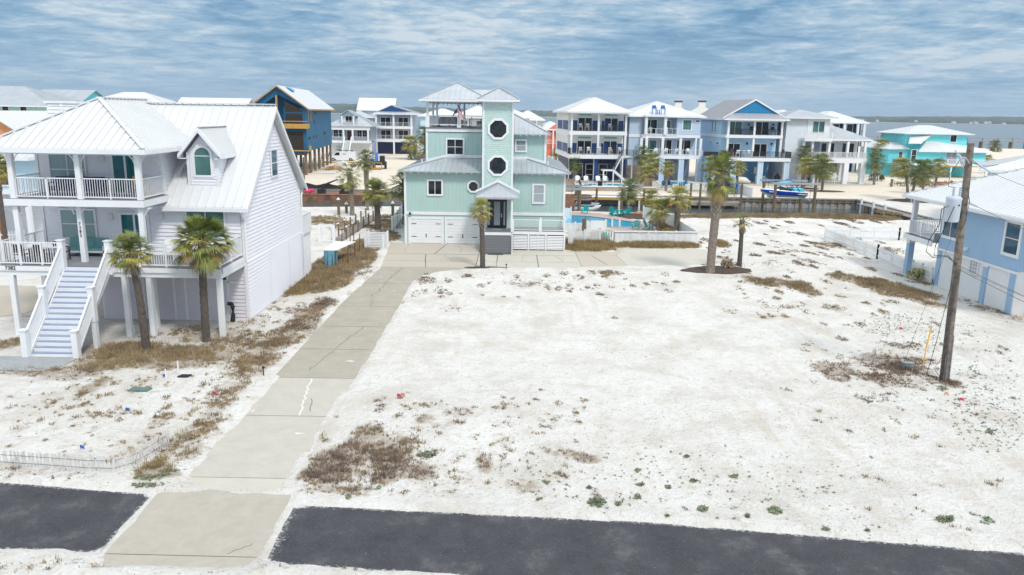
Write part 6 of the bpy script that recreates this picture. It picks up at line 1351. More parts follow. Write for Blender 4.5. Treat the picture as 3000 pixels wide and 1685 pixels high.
for i,(x,y,r) in enumerate(((24.5,122,-.6),(26.7,122.,.9),(23.6,121,-.2))): adirondack(['navy adirondack chair left of the palm trunk by the pale pool','navy adirondack chair right of the palm trunk by the pale pool','navy adirondack chair half hidden at the palm trunk'][i],(x,y,0.06),r+3.14,'adnavy',None,1.2)
def bigchair():
    t=thing('giant_adirondack_chair','oversized bright blue adirondack chair on the sand by the canal','chair',(31.2,112.8,.0),rz=RD(118),world=False)
    m=MB(); m.hexa([(-.9,-1.1,.9),(.9,-1.1,.9),(.9,-1.1,1.),(-.9,-1.1,1.)],[(-.9,.6,.5),(.9,.6,.5),(.9,.6,.6),(-.9,.6,.6)]); m.build('seat','adblue',t); m=MB()
    for i in range(5): x=-.9+i*.37; m.hexa([(x,.5,.5),(x+.33,.5,.5),(x+.33,.6,.5),(x,.6,.5)],[(x,1.2,2.7),(x+.33,1.2,2.7),(x+.33,1.3,2.7),(x,1.3,2.7)])
    m.build('backrest','adblue',t)
    for a in(-1.,1.): MB().box(a-.2,-1.2,1.5,a+.2,1.1,1.6).build('armrest','adblue',t); MB().box(a-.06,-1.1,0,a+.06,-.8,1.5).build('leg','adblue',t); MB().prism([(-1.,1.0),(-1.,.7),(1.4,0),(1.7,0)],'x',a*.85-.05,a*.85+.05).build('leg','adblue',t)
bigchair()
for i,x in enumerate((23.7,25.2)):
    t=thing('tall_deck_chair',['bright blue tall chair on the left of the roof deck','bright blue tall chair on the right of the roof deck'][i],'chair',(x,134.2,11.1),'blue chairs on the roof deck',world=False); chair_mesh(t,'adblue',sh=.75); t.scale=(1.4,1.2,1.3)
table('roof_deck_table','small blue table between the blue roof deck chairs',(24.45,134.3,11.1),.5,.5,.9,'adblue')
pc=chair('',(0,0,0),0,'white',None)
bal=[(11.,131.0,8.45,'first white chair at the left of the striped house top balcony'),(12.1,131.1,8.45,'second white chair on the striped house top balcony'),(16.0,131.3,8.45,'white chair right of the middle post on the striped house top balcony'),
(11.2,130.9,4.6,'white dining chair at the left of the striped house lower balcony'),(12.5,131,4.6,'white dining chair near the left door of the striped house lower balcony'),(14.3,131,4.6,'white chair left of the middle post on the striped house lower balcony'),(16.2,131.2,4.6,'white chair right of the middle post on the striped house lower balcony'),(17.8,131.3,4.6,'white chair near the stair on the striped house lower balcony'),
(23.2,134.6,8.0,'white chair behind the first column of the grey-blue house upper porch'),(26.,134.9,8.,'white chair in the open bay of the grey-blue house upper porch'),(24.2,133.6,4.5,'white chair left in the row on the grey-blue house balcony'),(26.,133.9,4.5,'white chair second in the row on the grey-blue house balcony'),(27.9,134,4.5,'white chair third in the row on the grey-blue house balcony'),(30.,134,4.5,'white chair near the right end of the grey-blue house balcony'),
(37.6,131.,4.5,'white dining chair left in the row on the sky blue house balcony'),(38.6,131.,4.5,'white dining chair in the middle of the sky blue house balcony'),(39.6,131.2,4.5,'white dining chair right in the row on the sky blue house balcony'),(25.4,136.,.1,'left white chair at the patio table under the grey-blue house'),(26.9,136.,.1,'right white chair at the patio table under the grey-blue house'),(41.8,133.,.1,'left white chair on the patio under the sky blue house'),(43.2,133.,.1,'right white chair on the patio under the sky blue house')]
for i,(x,y,z,l) in enumerate(bal):
    o=pc if i==0 else dup(pc,(x,y,z),None); o.location=(x,y,z); o.rotation_euler.z=rnd.uniform(-.5,.5)+(3.14 if i%3==0 else 0); o.scale=(1.15,)*3; o['label']=l; o['group']='white chairs on the canal house balconies and patios'
pd=None
for i,(x,y,z,l) in enumerate(((40.0,132.2,8.2,'dark chair right of the left door on the sky blue house top balcony'),(43.7,132.6,8.2,'dark chair at the right end of the sky blue house top balcony'),(36.7,131.,4.5,'dark sofa chair at the left end of the sky blue house balcony'),(45.4,131.6,4.5,'dark grill by the right end of the sky blue house balcony'))):
    if pd is None: pd=chair('',(0,0,0),0,'wicker',None,name='dark_patio_chair')
    o=pd if i==0 else dup(pd,(x,y,z)); o.location=(x,y,z); o.scale=(1.35,)*3; o['label']=l.replace('grill','chair'); o['group']='dark chairs on the sky blue house balconies'
table('patio_table','white table under the grey-blue house',(26.1,136.4,.1),1.4,.9,.75,'white'); table('patio_table','white table on the patio under the sky blue house',(42.5,133.4,.1),1.3,.9,.75,'white')
t=thing('covered_boat','beige covered jet ski under the sky blue house','boat',(38.6,130.5,0)); m=MB(); m.tube([(37.2,130.5,.35),(38,130.5,.75),(39,130.5,.6),(40,130.5,.3)],[.15,.5,.55,.1],8); m.build('cover','umbrella',t,True)
m=MB(); m.tube([(44.9,132,.1),(44.9,132,1.2),(44.9,132,1.5),(44.9,132,1.9)],[.45,.5,.25,.03],10); solo(m,'smoker_grill','black','black egg shaped covered grill on the sky blue house patio','grill',(44.9,132,.1),smooth=True)
def curved_wall():
    t=thing('garden_wall','white curved fence sweeping down to the canal beside the giant blue chair','wall',(33.5,118,0)); m=MB(); q=[(31.9,127.),(32.2,122.),(32.8,117.),(33.4,112.5),(33.8,109.)]; h=[1.9,1.8,1.5,1.25,1.2]
    for i in range(4):
        a,b=q[i],q[i+1]; m.hexa([(a[0]-.06,a[1],0),(b[0]-.06,b[1],0),(b[0]+.06,b[1],0),(a[0]+.06,a[1],0)],[(a[0]-.06,a[1],h[i]),(b[0]-.06,b[1],h[i+1]),(b[0]+.06,b[1],h[i+1]),(a[0]+.06,a[1],h[i])])
    m.build('panel','fencewhite',t); c=MB()
    for i in range(4): a,b=q[i],q[i+1]; c.bar((a[0],a[1],h[i]+.04),(b[0],b[1],h[i+1]+.04),.16,.07)
    c.build('cap','white',t)
curved_wall()
def wfence(label,a,b,h=1.3,sp=.3,mt='fencewhite'): return picket('yard_fence',label,[a,b],h,sp,mt,.08,pointed=False)
wfence('white metal picket fence in front of the pale tower house piers',(50.6,134.2),(63.,133.8),1.5,.35); wfence('white fence between the sky blue house and the tower house',(45.8,136.5),(48.3,134.3),1.4,.4)
def cedar(label,x0,x1,y,h): 
    t=thing('cedar_fence',label,'fence',(x0,y,0)); m=MB(); n=int((x1-x0)/.16)
    for i in range(n): m.box(x0+i*.16,y+(.03 if i%2 else 0),0,x0+i*.16+.14,y+.03+(.03 if i%2 else 0),h)
    m.build('boards','cedar',t); MB().box(x0,y+.07,h*.8,x1,y+.11,h*.8+.1).build('rail','cedar',t)
cedar('brown cedar fence beside the palm at the mint house roof corner',7.5,8.8,112.,1.9); cedar('brown cedar fence panel between the striped house and the grey-blue house pools',19.9,21.3,118,1.7); cedar('tall brown cedar fence behind the palms right of the striped house',18.9,22.5,131,2.8)
# red kayaks, post and rope fence in the right background
for i,(x,y) in enumerate(((71.5,135.),(74.8,134.5))):
    m=MB(); m.tube([(x-1.7,y,.35),(x-1,y,.35),(x+1,y,.35),(x+1.7,y,.35)],[.03,.3,.3,.03],8); solo(m,'kayak','red',['red kayak left of the palm trunks by the turquoise house','red kayak right of the palm trunks by the turquoise house'][i],'kayak',(x,y,.1))
fp=thing('rope_fence','green post and rope fence in front of the turquoise house','fence',(63,128,0))
for i in range(6): MB().box(63.2+i*4.6,129.5-i*.7,0,63.5+i*4.6,129.8-i*.7,1.3).build('post','pile',fp)
for i in range(5): MB().tube([(63.35+i*4.6+4.6*s/6,129.6-(i+s/6)*.7,1.1-.45*math.sin(math.pi*s/6)) for s in range(7)],.06,5).build('rope','rope' if i<2 else 'white',fp)
# pier on the bay
pr=thing('fishing_pier','long grey timber pier over the bay at the right edge','pier',(215,320,-1)); MB().box(150,340,2.3,330,342,2.6).build('deck','dockwood',pr)
for i in range(26): m=MB(); m.box(151+i*6.5,340,-2,151.6+i*6.5,340.6,2.3); m.box(151+i*6.5,341.4,-2,151.6+i*6.5,342,2.3); m.box(151+i*6.5,340,2.6,151.3+i*6.5,340.2,3.8); m.build('bent','pile',pr)
MB().box(150,340,3.7,330,340.15,3.9).build('handrail','dockwood',pr)
flat('far_road',[(60,218),(300,232),(300,240),(60,226)],'conc2',.12)
flat('street',[(-46,180),(10,186),(40,190),(40,196),(-46,188)],'conc2',.1)
# ---------------------------------------------------------------- van, telehandler, building materials
def van():
    t=thing('cargo_van','white cargo van with roof racks parked beside the unfinished house','van',(-38.4,174,0),rz=RD(3),world=False)
    prof=[(-2.9,.45),(-2.95,.9),(-2.75,1.15),(-2.0,1.25),(-1.25,2.0),(-.9,2.12),(2.85,2.12),(2.95,1.8),(2.95,.4)]; m=MB(); m.prism(prof,'y',-1.,1.); m.build('body','vanwhite',t)
    for x in(-1.95,1.9):
        for y in(-1.02,.8): w=MB(); w.tube([(x,y,.38),(x,y+.22,.38)],.38,14); o=w.build('wheel','rubber',t); h=MB(); h.tube([(x,y-.01,.38),(x,y+.0,.38)],.2,10); h.build('hub','alu',o)
    g=MB(); g.prism([(-1.75,1.28),(-1.2,1.9),(-.5,1.95),(-.5,1.28)],'y',-1.012,-1.002); g.build('side_window','glass',t); g=MB(); g.poly([(-2.0,-.9,1.27),(-1.27,-.85,2.0),(-1.27,.85,2.0),(-2.0,.9,1.27)]); 
    g2=MB(); g2.hexa([(-2.03,-.85,1.3),(-2.0,-.85,1.25),(-2.0,.85,1.25),(-2.03,.85,1.3)],[(-1.33,-.8,1.98),(-1.28,-.8,1.95),(-1.28,.8,1.95),(-1.33,.8,1.98)]); g2.build('windscreen','glass',t)
    r=MB(); 
    for x in(-.5,.8,2.1): r.box(x,-.95,2.2,x+.08,.95,2.3); r.box(x,-.95,2.12,x+.08,-.87,2.2); r.box(x,.87,2.12,x+.08,.95,2.2)
    r.box(-.5,-.4,2.3,2.4,-.32,2.4); r.build('roof_rack','iron',t); b=MB(); b.box(-3.02,-.95,.35,-2.9,.95,.6); b.build('bumper','iron',t); 
    for y in(-.8,.6): MB().box(-2.97,y,.85,-2.88,y+.22,1.05).build('headlight','alu',t)
    s=MB(); s.box(.2,-1.008,1.45,.9,-1.001,1.6); s.box(.2,-1.008,1.68,.9,-1.001,1.74); s.build('door_lettering','utilgrey',t)
van()
def handler():
    t=thing('telehandler','blue telescopic forklift with a yellow pallet fork frame on the sand lot','forklift',(-27.,150.5,0),rz=RD(8),world=False); m=MB(); m.box(-.2,.6,.7,2.0,3.6,1.4); m.box(.9,.9,1.4,1.9,2.2,2.5); m.build('body','iron',t)
    for x in(-.4,1.8):
        for y in(.6,3.2): MB().tube([(x,y,.65),(x+.4,y,.65)],.65,12).build('wheel','rubber',t)
    m=MB(); m.hexa([(.1,3.4,1.8),(.5,3.4,1.8),(.5,3.4,2.2),(.1,3.4,2.2)],[(.1,-.6,1.2),(.5,-.6,1.2),(.5,-.6,1.6),(.1,-.6,1.6)]); m.hexa([(.0,1.5,1.5),(.6,1.5,1.5),(.6,2.6,3.1),(.0,2.6,3.1)],[(.0,1.2,1.9),(.6,1.2,1.9),(.6,2.2,3.1),(.0,2.2,3.1)]); m.box(-.9,.2,.9,-.1,.8,2.0); m.build('boom','liftblue',t)
    m=MB(); m.box(-1.4,-1.,.15,1.4,-.9,.3); m.box(-1.4,-1.,1.2,1.4,-.9,1.35)
    for x in(-1.4,-.1,1.25): m.box(x,-1.,.3,x+.15,-.9,1.2)
    m.box(-1.4,-2.,.1,1.4,-1.,.2); m.build('fork_frame','yellowwood',t)
handler()
t=thing('lumber_pile','loose pile of reddish lumber offcuts beside the unfinished house','lumber',(-34.3,146.5,0)); m=MB(); r=random.Random(5)
for i in range(46): x,y=-34.3+r.gauss(0,.9),147+r.gauss(0,.9); a=r.uniform(0,3.1); l=r.uniform(.5,1.2); z=.1+max(0,.7-abs(x+34.3)*.4)*r.random(); m.bar((x-l*math.cos(a),y-l*math.sin(a),z),(x+l*math.cos(a),y+l*math.sin(a),z+r.uniform(-.1,.3)),.12,.06)
m.build('boards','wood',t)
m=MB(); m.prism([(-34.9,.05),(-32.6,.05),(-32.4,1.),(-33.4,1.5),(-34.8,1.1)],'y',150,152.); solo(m,'wrapped_pallet','white','pallet wrapped in white plastic behind the lumber pile','pallet',(-33.8,150,0))
m=MB(); m.slab([(-35.2,138.,.16),(-32.,137.8,.2),(-31.6,139.3,.16),(-34.8,139.6,.2)],.12); solo(m,'plastic_sheet','white','crumpled white plastic sheet on the sand of the building lot','sheet',(-33.5,138.6,0))
m=MB(); 
for i in range(9): m.bar((-38.2+i*.5,131.5+i*3.6,.15),(-37.9+i*.5,135.+i*3.6,.15),.12,.15)
solo(m,'form_board','yellowwood','long timber form boards on the ground beside the piles','boards',(-36,146,0))
m=MB(); m.bar((-41.,174-8.,.2),(-30,167.,.2),.15,.3); solo(m,'kerb_timber','yellowwood','long low timber lying in front of the white van','boards',(-36,166,0))
# picnic table, kayaks, on the left beach
def picnic():
    t=thing('picnic_table','white picnic table with benches on the canal beach behind the mint house','table',(-11.3,84,0)); m=MB(); m.box(-12.0,83.8,.7,-10.4,84.7,.76); m.build('tabletop','white',t)
    for y in(83.3,85.0): MB().box(-12.,y,.42,-10.4,y+.28,.47).build('bench','white',t)
    m=MB(); 
    for x in(-11.8,-10.7): m.bar((x,83.4,0),(x,84.3,.7),.05,.06); m.bar((x,85.2,0),(x,84.2,.7),.05,.06); m.bar((x,83.3,.4),(x,85.2,.4),.05,.06)
    m.build('frame','iron',t)
picnic()
for i,(x,y,z,mt,l,rr) in enumerate(((-9.7,86.5,1.5,'kgreen','round green plastic float on the rack by the canal',.5),(-9.4,86.,.75,'red','red plastic kayak stacked under the green float',.42),(-9.7,84.,.35,'kblue','blue plastic tub beside the white fence end',.38))):
    m=MB(); m.tube([(x-.75,y,z),(x-.45,y,z),(x+.4,y,z),(x+.75,y,z)],[.06,rr,rr,.08],10); solo(m,['water_float','kayak','plastic_tub'][i],mt,l,['float','kayak','tub'][i],(x,y,z),smooth=True)
m=MB(); 
for x in(-10.3,-9.):
    m.box(x,85.6,0,x+.08,85.7,1.9)
m.box(-10.3,85.6,1.05,-8.92,85.7,1.12); m.box(-10.3,85.6,.3,-8.92,85.7,.37); solo(m,'kayak_rack','white','white kayak rack at the canal edge left of the mint house','rack',(-9.6,85.6,0))
# ---------------------------------------------------------------- utility pole
def upole():
    t=thing('utility_pole','leaning weathered wooden utility pole with a grey transformer, right foreground','utility pole',(18.75,31.6,0))
    b=(18.76,31.6,-.2);tp=(18.52,31.75,10.12); m=MB(); n=12; m.tube([(b[0]+(tp[0]-b[0])*i/n,b[1]+(tp[1]-b[1])*i/n,b[2]+(tp[2]-b[2])*i/n) for i in range(n+1)],[.185-.055*i/n for i in range(n+1)],14); m.build('shaft','polewood',t)
    X=MB(); X.tube([(18.02,31.5,6.95),(18.02,31.5,7.0),(18.02,31.5,7.85),(18.02,31.5,7.92),(18.02,31.5,8.0)],[.26,.29,.29,.31,.2],16); x=X.build('transformer','xfmr',t,True)
    for a,z in((17.93,8.),(18.2,8.)):
        c=MB(); pts=[(a,31.45,z+i*.045) for i in range(9)]; c.tube(pts,[.03 if i%2 else .065 for i in range(9)],8); c.build('bushing','ceramic',x)
    MB().box(18.2,31.55,7.1,18.45,31.7,7.3).build('bracket','iron',x); k=MB(); k.box(18.07,31.2,7.62,18.13,31.22,7.68); k.build('plug','black',x)
    a=MB(); a.tube([(18.5,31.6,9.3),(18.1,31.2,9.55),(17.75,31.0,9.6)],.025,6); a.tube([(17.5,31,9.85),(17.75,31.,9.6),(17.85,30.95,9.2)],.03,6); a.tube([(17.6,31,9.7),(17.7,31.,9.62),(17.78,30.98,9.5)],[.05,.05,.05],8); a.build('cutout_arm','ceramic',t)
    l=MB(); l.tube([(18.55,31.75,9.55),(18.95,31.5,9.2),(19.3,31.3,8.95)],[.04,.05,.02],6); l.tube([(18.6,31.5,7.75),(18.9,31.3,7.6)],[.05,.04],6); l.build('insulator','ceramic',t)
    W_=MB()
    def wire(p,r=.012): W_.tube(p,r,5)
    wire([(19.3,31.3,8.95),(22,32,8.1),(26,33,7.5)],.008); wire([(18.9,31.3,7.6),(21.5,29.7,6.2),(24,28,5.2)],.009)
    def cat(a,b,s,n=8): return [(a[0]+(b[0]-a[0])*i/n,a[1]+(b[1]-a[1])*i/n,a[2]+(b[2]-a[2])*i/n-s*math.sin(math.pi*i/n)) for i in range(n+1)]
    wire(cat((17.78,30.98,9.5),(18.6,31.6,9.35),.25),.014); wire(cat((18.6,31.6,9.35),(19.6,31.5,9.3),.1),.014); wire([(17.75,31,9.5),(17.55,31.2,8.9),(17.65,31.4,8.4),(17.93,31.45,8.35)],.012); wire([(18.2,31.45,8.35),(18.4,31.3,8.3),(18.55,31.3,7.8),(18.5,31.3,7.0),(18.35,31.3,6.6)],.014)
    wire([(17.75,31.35,7.6),(17.4,31.2,7.5),(17.35,31.1,6.9),(17.,31.1,6.2),(16.95,31.1,5.75),(17.3,31.2,5.5),(18.,31.4,5.5),(18.5,31.5,5.2)],.016); wire([(17.9,31.2,7.6),(17.6,31.1,6.8),(17.3,31.1,6.),(17.3,31.1,5.6),(18.0,31.3,5.55),(18.5,31.5,5.15)],.016)
    wire([(18.6,31.4,5.1),(21.,30.2,4.0),(24,28.8,3.1)],.011); wire([(18.6,31.4,4.95),(21.,30.,3.75),(24,28.4,2.8)],.011); wire([(18.6,31.35,5.0),(22,29.6,3.55),(24,28.6,3.0)],.006)
    for i in range(5): wire([(18.42+i*.05,31.35,5.),(18.35+i*.04,31.35,3),(18.45+i*.05,31.4,0)],.01)
    wire([(18.15,31.3,6.9),(17.6,31.5,4),(17.2,32.3,0.1)],.006); wire([(18.3,31.3,4.4),(18.1,31.4,2),(18.2,32.,.1)],.012); wire([(18.4,31.35,1.2),(18.2,31.5,.6),(18.6,31.4,.05)],.012)
    W_.build('wires','iron',t); c=MB(); c.box(18.86,31.4,.35,18.98,31.5,.75); c.build('junction_box','white',t); c=MB(); c.tube([(18.62,31.42,0),(18.6,31.45,1.2)],.025,6); c.tube([(18.88,31.42,0),(18.82,31.45,2.1)],.02,6); c.build('conduit','utilgrey',t)
upole()
m=MB(); a=G(2703,1077); m.tube([(a[0],a[1],0),(a[0]+.1,a[1]+.1,1.)],.025,6); m.tube([(a[0]+.1,a[1]+.1,1.),(a[0]+.32,a[1]+.3,1.85)],.035,6); solo(m,'marker_post','yellow','thin yellow utility marker post leaning beside the wooden pole','marker',(a[0],a[1],0))
a=G(2658,1078); z=float(gz(*a)); m=MB(); m.hexa([(a[0]-.24,a[1]-.15,z),(a[0]+.24,a[1]-.15,z),(a[0]+.24,a[1]+.15,z),(a[0]-.24,a[1]+.15,z)],[(a[0]-.21,a[1]-.12,z+.16),(a[0]+.21,a[1]-.12,z+.16),(a[0]+.21,a[1]+.12,z+.16),(a[0]-.21,a[1]+.12,z+.16)]); m.box(a[0]-.24,a[1]-.14,z+.16,a[0]+.24,a[1]+.14,z+.2); solo(m,'utility_box','utilgrey','small grey-green utility box in the brown scrub near the pole','box',(a[0],a[1],z))
def pflag(px,py,mt,l,h=.35):
    x,y=G(px,py); z=float(gz(x,y)); t=thing('marker_flag',l,'flag',(x,y,z)); MB().tube([(x,y,z-.05),(x+.02,y,z+h)],.006,4).build('wire','iron',t); MB().hexa([(x+.02,y,z+h-.11),(x+.17,y-.03,z+h-.13),(x+.17,y-.022,z+h-.13),(x+.02,y+.008,z+h-.11)],[(x+.02,y,z+h),(x+.15,y-.03,z+h-.02),(x+.15,y-.022,z+h-.02),(x+.02,y+.008,z+h)]).build('cloth',mt,t)
for px,py,mt,l in((2765,1162,'orange','orange marker flag at the foot of the utility pole'),(2810,1178,'pink','pink marker flag right of the utility pole foot'),(2632,975,'pink','pink marker flag on the sand beyond the utility pole'),(623,1160,'pink','pink marker flag beside the lower driveway'),(368,1208,'kblue','blue marker flag in the middle of the left sand'),(235,1322,'kblue','blue marker flag above the slat fence'),(477,1112,'kblue','blue marker flag beside the short white pipes'),(1163,1180,'pink','pink marker flag in the grass right of the driveway'),(1175,1178,'orange','tiny orange marker flag right of the driveway')): pflag(px,py,mt,l,.16)
for i,(px,py,h_,l) in enumerate(((524,1108,.75,'taller white pipe standing in the sand by the meter lid'),(487,1115,.5,'shorter white pipe standing in the sand'),(395,980,.5,'short white pipe by the palm roots under the deck'))):
    x,y=G(px,py); m=MB(); m.tube([(x,y,-.05),(x,y,h_)],.03,6); solo(m,'standpipe','white',l,'pipe',(x,y,0))
for i,(px,py,mt,l) in enumerate(((410,1147,'utilgreen','pale green rectangular valve lid on the left sand'),(538,1108,'iron','dark meter lid beside the taller white pipe'))):
    x,y=G(px,py); z=float(gz(x,y))+.05; m=MB(); m.hexa([(x-.42,y-.16,z-.06),(x+.36,y-.16,z-.06),(x+.42,y+.16,z-.06),(x-.36,y+.16,z-.06)],[(x-.42,y-.16,z),(x+.36,y-.16,z),(x+.42,y+.16,z+.02),(x-.36,y+.16,z+.02)]) if i==0 else m.hexa([(x-.2,y-.14,z-.06),(x+.22,y-.14,z-.06),(x+.3,y+.14,z-.06),(x-.12,y+.14,z-.06)],[(x-.2,y-.14,z),(x+.22,y-.14,z),(x+.3,y+.14,z),(x-.12,y+.14,z)]); solo(m,'ground_lid',mt,l,'lid',(x,y,z))
def sandfence():
    t=thing('sand_fence','curving weathered white slat sand fence beside the asphalt path','fence',(-14,22,0)); q=[(-17.5,22.2),(-15.77,21.95),(-14.3,21.8),(-12.94,21.69),(-12.1,21.65),(-11.7,22.1),(-11.45,22.9),(-11.35,23.9)]; m=MB(); r=random.Random(2)
    for a,b in zip(q,q[1:]):
        L=math.hypot(b[0]-a[0],b[1]-a[1]); n=max(1,int(L/.115))
        for i in range(n):
            x=a[0]+(b[0]-a[0])*i/n;y=a[1]+(b[1]-a[1])*i/n; h=.50+r.uniform(-.04,.05); dx=r.uniform(-.04,.04); z=float(gz(x,y)); d=Vector((b[0]-a[0],b[1]-a[1])).normalized()*.036
            m.hexa([(x-d.x,y-d.y,z-.1),(x+d.x,y+d.y,z-.1),(x+d.x,y+d.y+.012,z-.1),(x-d.x,y-d.y+.012,z-.1)],[(x-d.x+dx,y-d.y,z+h),(x+d.x+dx,y+d.y,z+h),(x+d.x+dx,y+d.y+.012,z+h),(x-d.x+dx,y-d.y+.012,z+h)])
    m.build('slats','weathered',t); w=MB()
    for zz in(.14,.38): w.tube([(a[0],a[1]-.01,float(gz(*a))+zz) for a in q],.006,4)
    w.build('wire','iron',t)
sandfence()
for i,(px,py) in enumerate(((773,1108),(1483,792))):
    x,y=G(px,py); z=float(gz(x,y)); m=MB(); m.tube([(x,y,z),(x,y,z+.3),(x,y,z+.32),(x,y,z+.4)],[.025,.025,.07,.05],8); solo(m,'path_light','iron',['small black path light in the grass left of the driveway','small path light at the edge of the parking pad'][i],'lamp',(x,y,z))
x,y=G(2035,775); m=MB(); m.tube([(33.9,99.,-.1),(34.2,99,.8)],.05,6)
m=MB(); m.box(34.,89.2,-.05,35.4,90.,.02); solo(m,'wooden_bench','dockwood','small weathered landing by the boat lift at the grassy canal bank','bench',(34.7,89.5,0))
m=MB(); m.bar((31.5,90.5,-.1),(36.5,86.5,.12),.06,.06); solo(m,'fallen_pole','wood','thin pole lying on the grassy canal bank below the boat lift','pole',(34,88.5,0))
m=MB(); m.box(-1.95,60.05,.035,-.75,60.28,.06); solo(m,'door_mat','black','black door mat at the foot of the grey entrance steps','mat',(-1.3,60.15,.03))
m=MB(); m.box(-1.7,63.,1.6,-.9,63.5,1.625); solo(m,'door_mat','utilgrey','grey mat in front of the black front door','mat',(-1.3,63.2,1.6))
wf=thing('vinyl_fence','white solid vinyl fence beyond the carport of the lavender house','fence',(-32,50,0)); 
for a,b in(((-45,50.),(-33.5,52.)),((-33.4,52.),(-27.5,56.))): MB().hexa([(a[0],a[1],0),(b[0],b[1],0),(b[0],b[1]+.08,0),(a[0],a[1]+.08,0)],[(a[0],a[1],1.8),(b[0],b[1],1.8),(b[0],b[1]+.08,1.8),(a[0],a[1]+.08,1.8)]).build('panel','fencewhite',wf); MB().box(b[0]-.1,b[1]-.1,0,b[0]+.1,b[1]+.1,1.95).build('post','fencewhite',wf)
picket('yard_fence','white railing fence at the far left behind the lavender house',[(-50,55),(-38,59)],1.5,.2,'fencewhite',.08,pointed=False)
# ---------------------------------------------------------------- palms
def fan(m,base,az,el,pl,R_,rn,ns=22,droop=.35,w=.040,k=0,spread=1.9):
    """one costapalmate leaf: petiole then a fan of blades"""
    d=Vector((math.cos(az)*math.cos(el),math.sin(az)*math.cos(el),math.sin(el))); s=Vector((-math.sin(az),math.cos(az),0)); up=s.cross(d)*-1
    if up.z<0: up=-up
    b=Vector(base); m.k=k; p1=b+d*pl*.55; p2=b+d*pl+Vector((0,0,-1))*pl*.18*droop*2
    m.tube([b,p1,p2],[.022,.016,.012],4,cap=False)
    d2=(p2-p1).normalized()
    tw=rn.uniform(-.35,.35); s2=(s*math.cos(tw)+up*math.sin(tw)).normalized()
    for i in range(ns):
        t=-spread/1+2*spread*i/(ns-1)+rn.uniform(-.04,.04); t*=.62*1.35/1.2
        L=R_*(1-.3*abs(t)/2.)*rn.uniform(.7,1.12); q=(d2*math.cos(t)+s2*math.sin(t)).normalized(); n=q.cross(up).normalized()*w*R_*.8
        a=p2; mid=a+q*L*.55+Vector((0,0,-1))*L*droop*.10+up*.05*math.cos(t*2); end=a+q*L+Vector((0,0,-1))*L*droop*(.45+.25*rn.random())
        i0=len(m.v); m.v+=[tuple(a),tuple(mid-n),tuple(mid+n),tuple(end)]; m.f+=[(i0,i0+1,i0+2),(i0+1,i0+3,i0+2)]; m.m+=[k,k]
def crown_mesh(name,Rc,nl,seed,full=1.,mats=('leaf1','leaf2','leaf3','leafdry'),dead=6,yellow=.3,lo=-.75,ns=22,skirt=0):
    rn=random.Random(seed); m=MB(); ga=2.39996
    for i in range(nl):
        t=(i+.5)/nl; el=1.35-(1.35-lo)*t**.8+rn.uniform(-.12,.12); az=i*ga+rn.uniform(-.25,.25); pl=Rc*rn.uniform(.45,.66); R_=Rc*rn.uniform(.42,.56)
        r=rn.random(); k=0
        if t>.35 and r<yellow: k=1
        if t>.8 and r<yellow*1.2: k=2
        fan(m,(0,0,rn.uniform(-.12,.08)*Rc),az,el,pl,R_,rn,ns,droop=.15+.7*t*t,k=k)
    for i in range(dead):
        az=rn.uniform(0,6.28); fan(m,(0,0,-.18*Rc),az,rn.uniform(-1.25,-.85),Rc*.42,Rc*.5,rn,12,droop=.9,k=3)
    for i in range(skirt):
        az=rn.uniform(0,6.28); fan(m,(0,0,-.3*Rc),az,rn.uniform(-1.3,-.5),Rc*.3,Rc*.42,rn,12,droop=1.,k=3)
    me=bpy.data.meshes.new(name); me.from_pydata(m.v,[],m.f)
    for q in mats: me.materials.append(M[q])
    me.polygons.foreach_set('material_index',m.m); return me
def trunk(m,h,r0,r1,bend,seed,boots=0.,top=.6):
    rn=random.Random(seed); n=26; pts=[];rad=[]
    for i in range(n+1):
        t=i/n; pts.append((bend[0]*t*t,bend[1]*t*t,-.2+(h+.2)*t)); f=r0+(r1-r0)*t; rad.append(f*(1.35 if i==0 else 1.12 if i==1 else 1)*(1+(.05 if i%2 else -.02)))
    m.tube(pts,rad,12); m.k=1
    z0=h*(1-boots)
    if boots:
        nb=int(boots*h*38)
        for i in range(nb):
            z=z0+(h-z0)*i/nb; t=z/h; a=i*2.39996; c=(bend[0]*t*t,bend[1]*t*t); r=(r0+(r1-r0)*t)*(1.0); L=.26*rn.uniform(.7,1.2)*(r0/.2)
            u=Vector((math.cos(a),math.sin(a),0)); s=Vector((-math.sin(a),math.cos(a),0)); b=Vector((c[0],c[1],z))+u*r*.85; e=b+u*L*.42+Vector((0,0,1))*L; w=.055*(r0/.2)
            m.hexa([b-s*w,b+s*w,b+s*w+u*.05,b-s*w+u*.05],[e-s*w*.45-u*.015,e+s*w*.45-u*.015,e+s*w*.45+u*.015,e-s*w*.45+u*.015])
    m.k=0
CR={}
def palm(label,base,zc,Rc,var,group=None,r0=.16,r1=.13,boots=.25,dark=True,off=(0,0),rz=0.,zs=.8,tm=None,name='palm_tree',base_z=None):
    x,y=base; z=(float(gz(x,y)) if y<85 else .0) if base_z is None else base_z; t=thing(name,label,'palm tree',(x,y,z),group,world=False); h=max(.4,zc-z-.12*Rc)
    m=MB(); trunk(m,h,r0,r1,off,int(abs(x*31+y*7)),boots); m.build('trunk',[tm or('trunkdark' if dark else 'trunk'),'boot'],t,smooth=False)
    c=bpy.data.objects.new('crown',CR[var]); COL.objects.link(c); c.parent=t; c.location=(off[0],off[1],h); c.scale=(Rc,Rc,Rc*zs); c.rotation_euler.z=rz; return t
CR['A']=crown_mesh('palm_crown_full',1.,66,1,yellow=.4,dead=14,lo=-.55,ns=24); CR['B']=crown_mesh('palm_crown_round',1.,52,2,yellow=.4,dead=9,lo=-.5,ns=22)
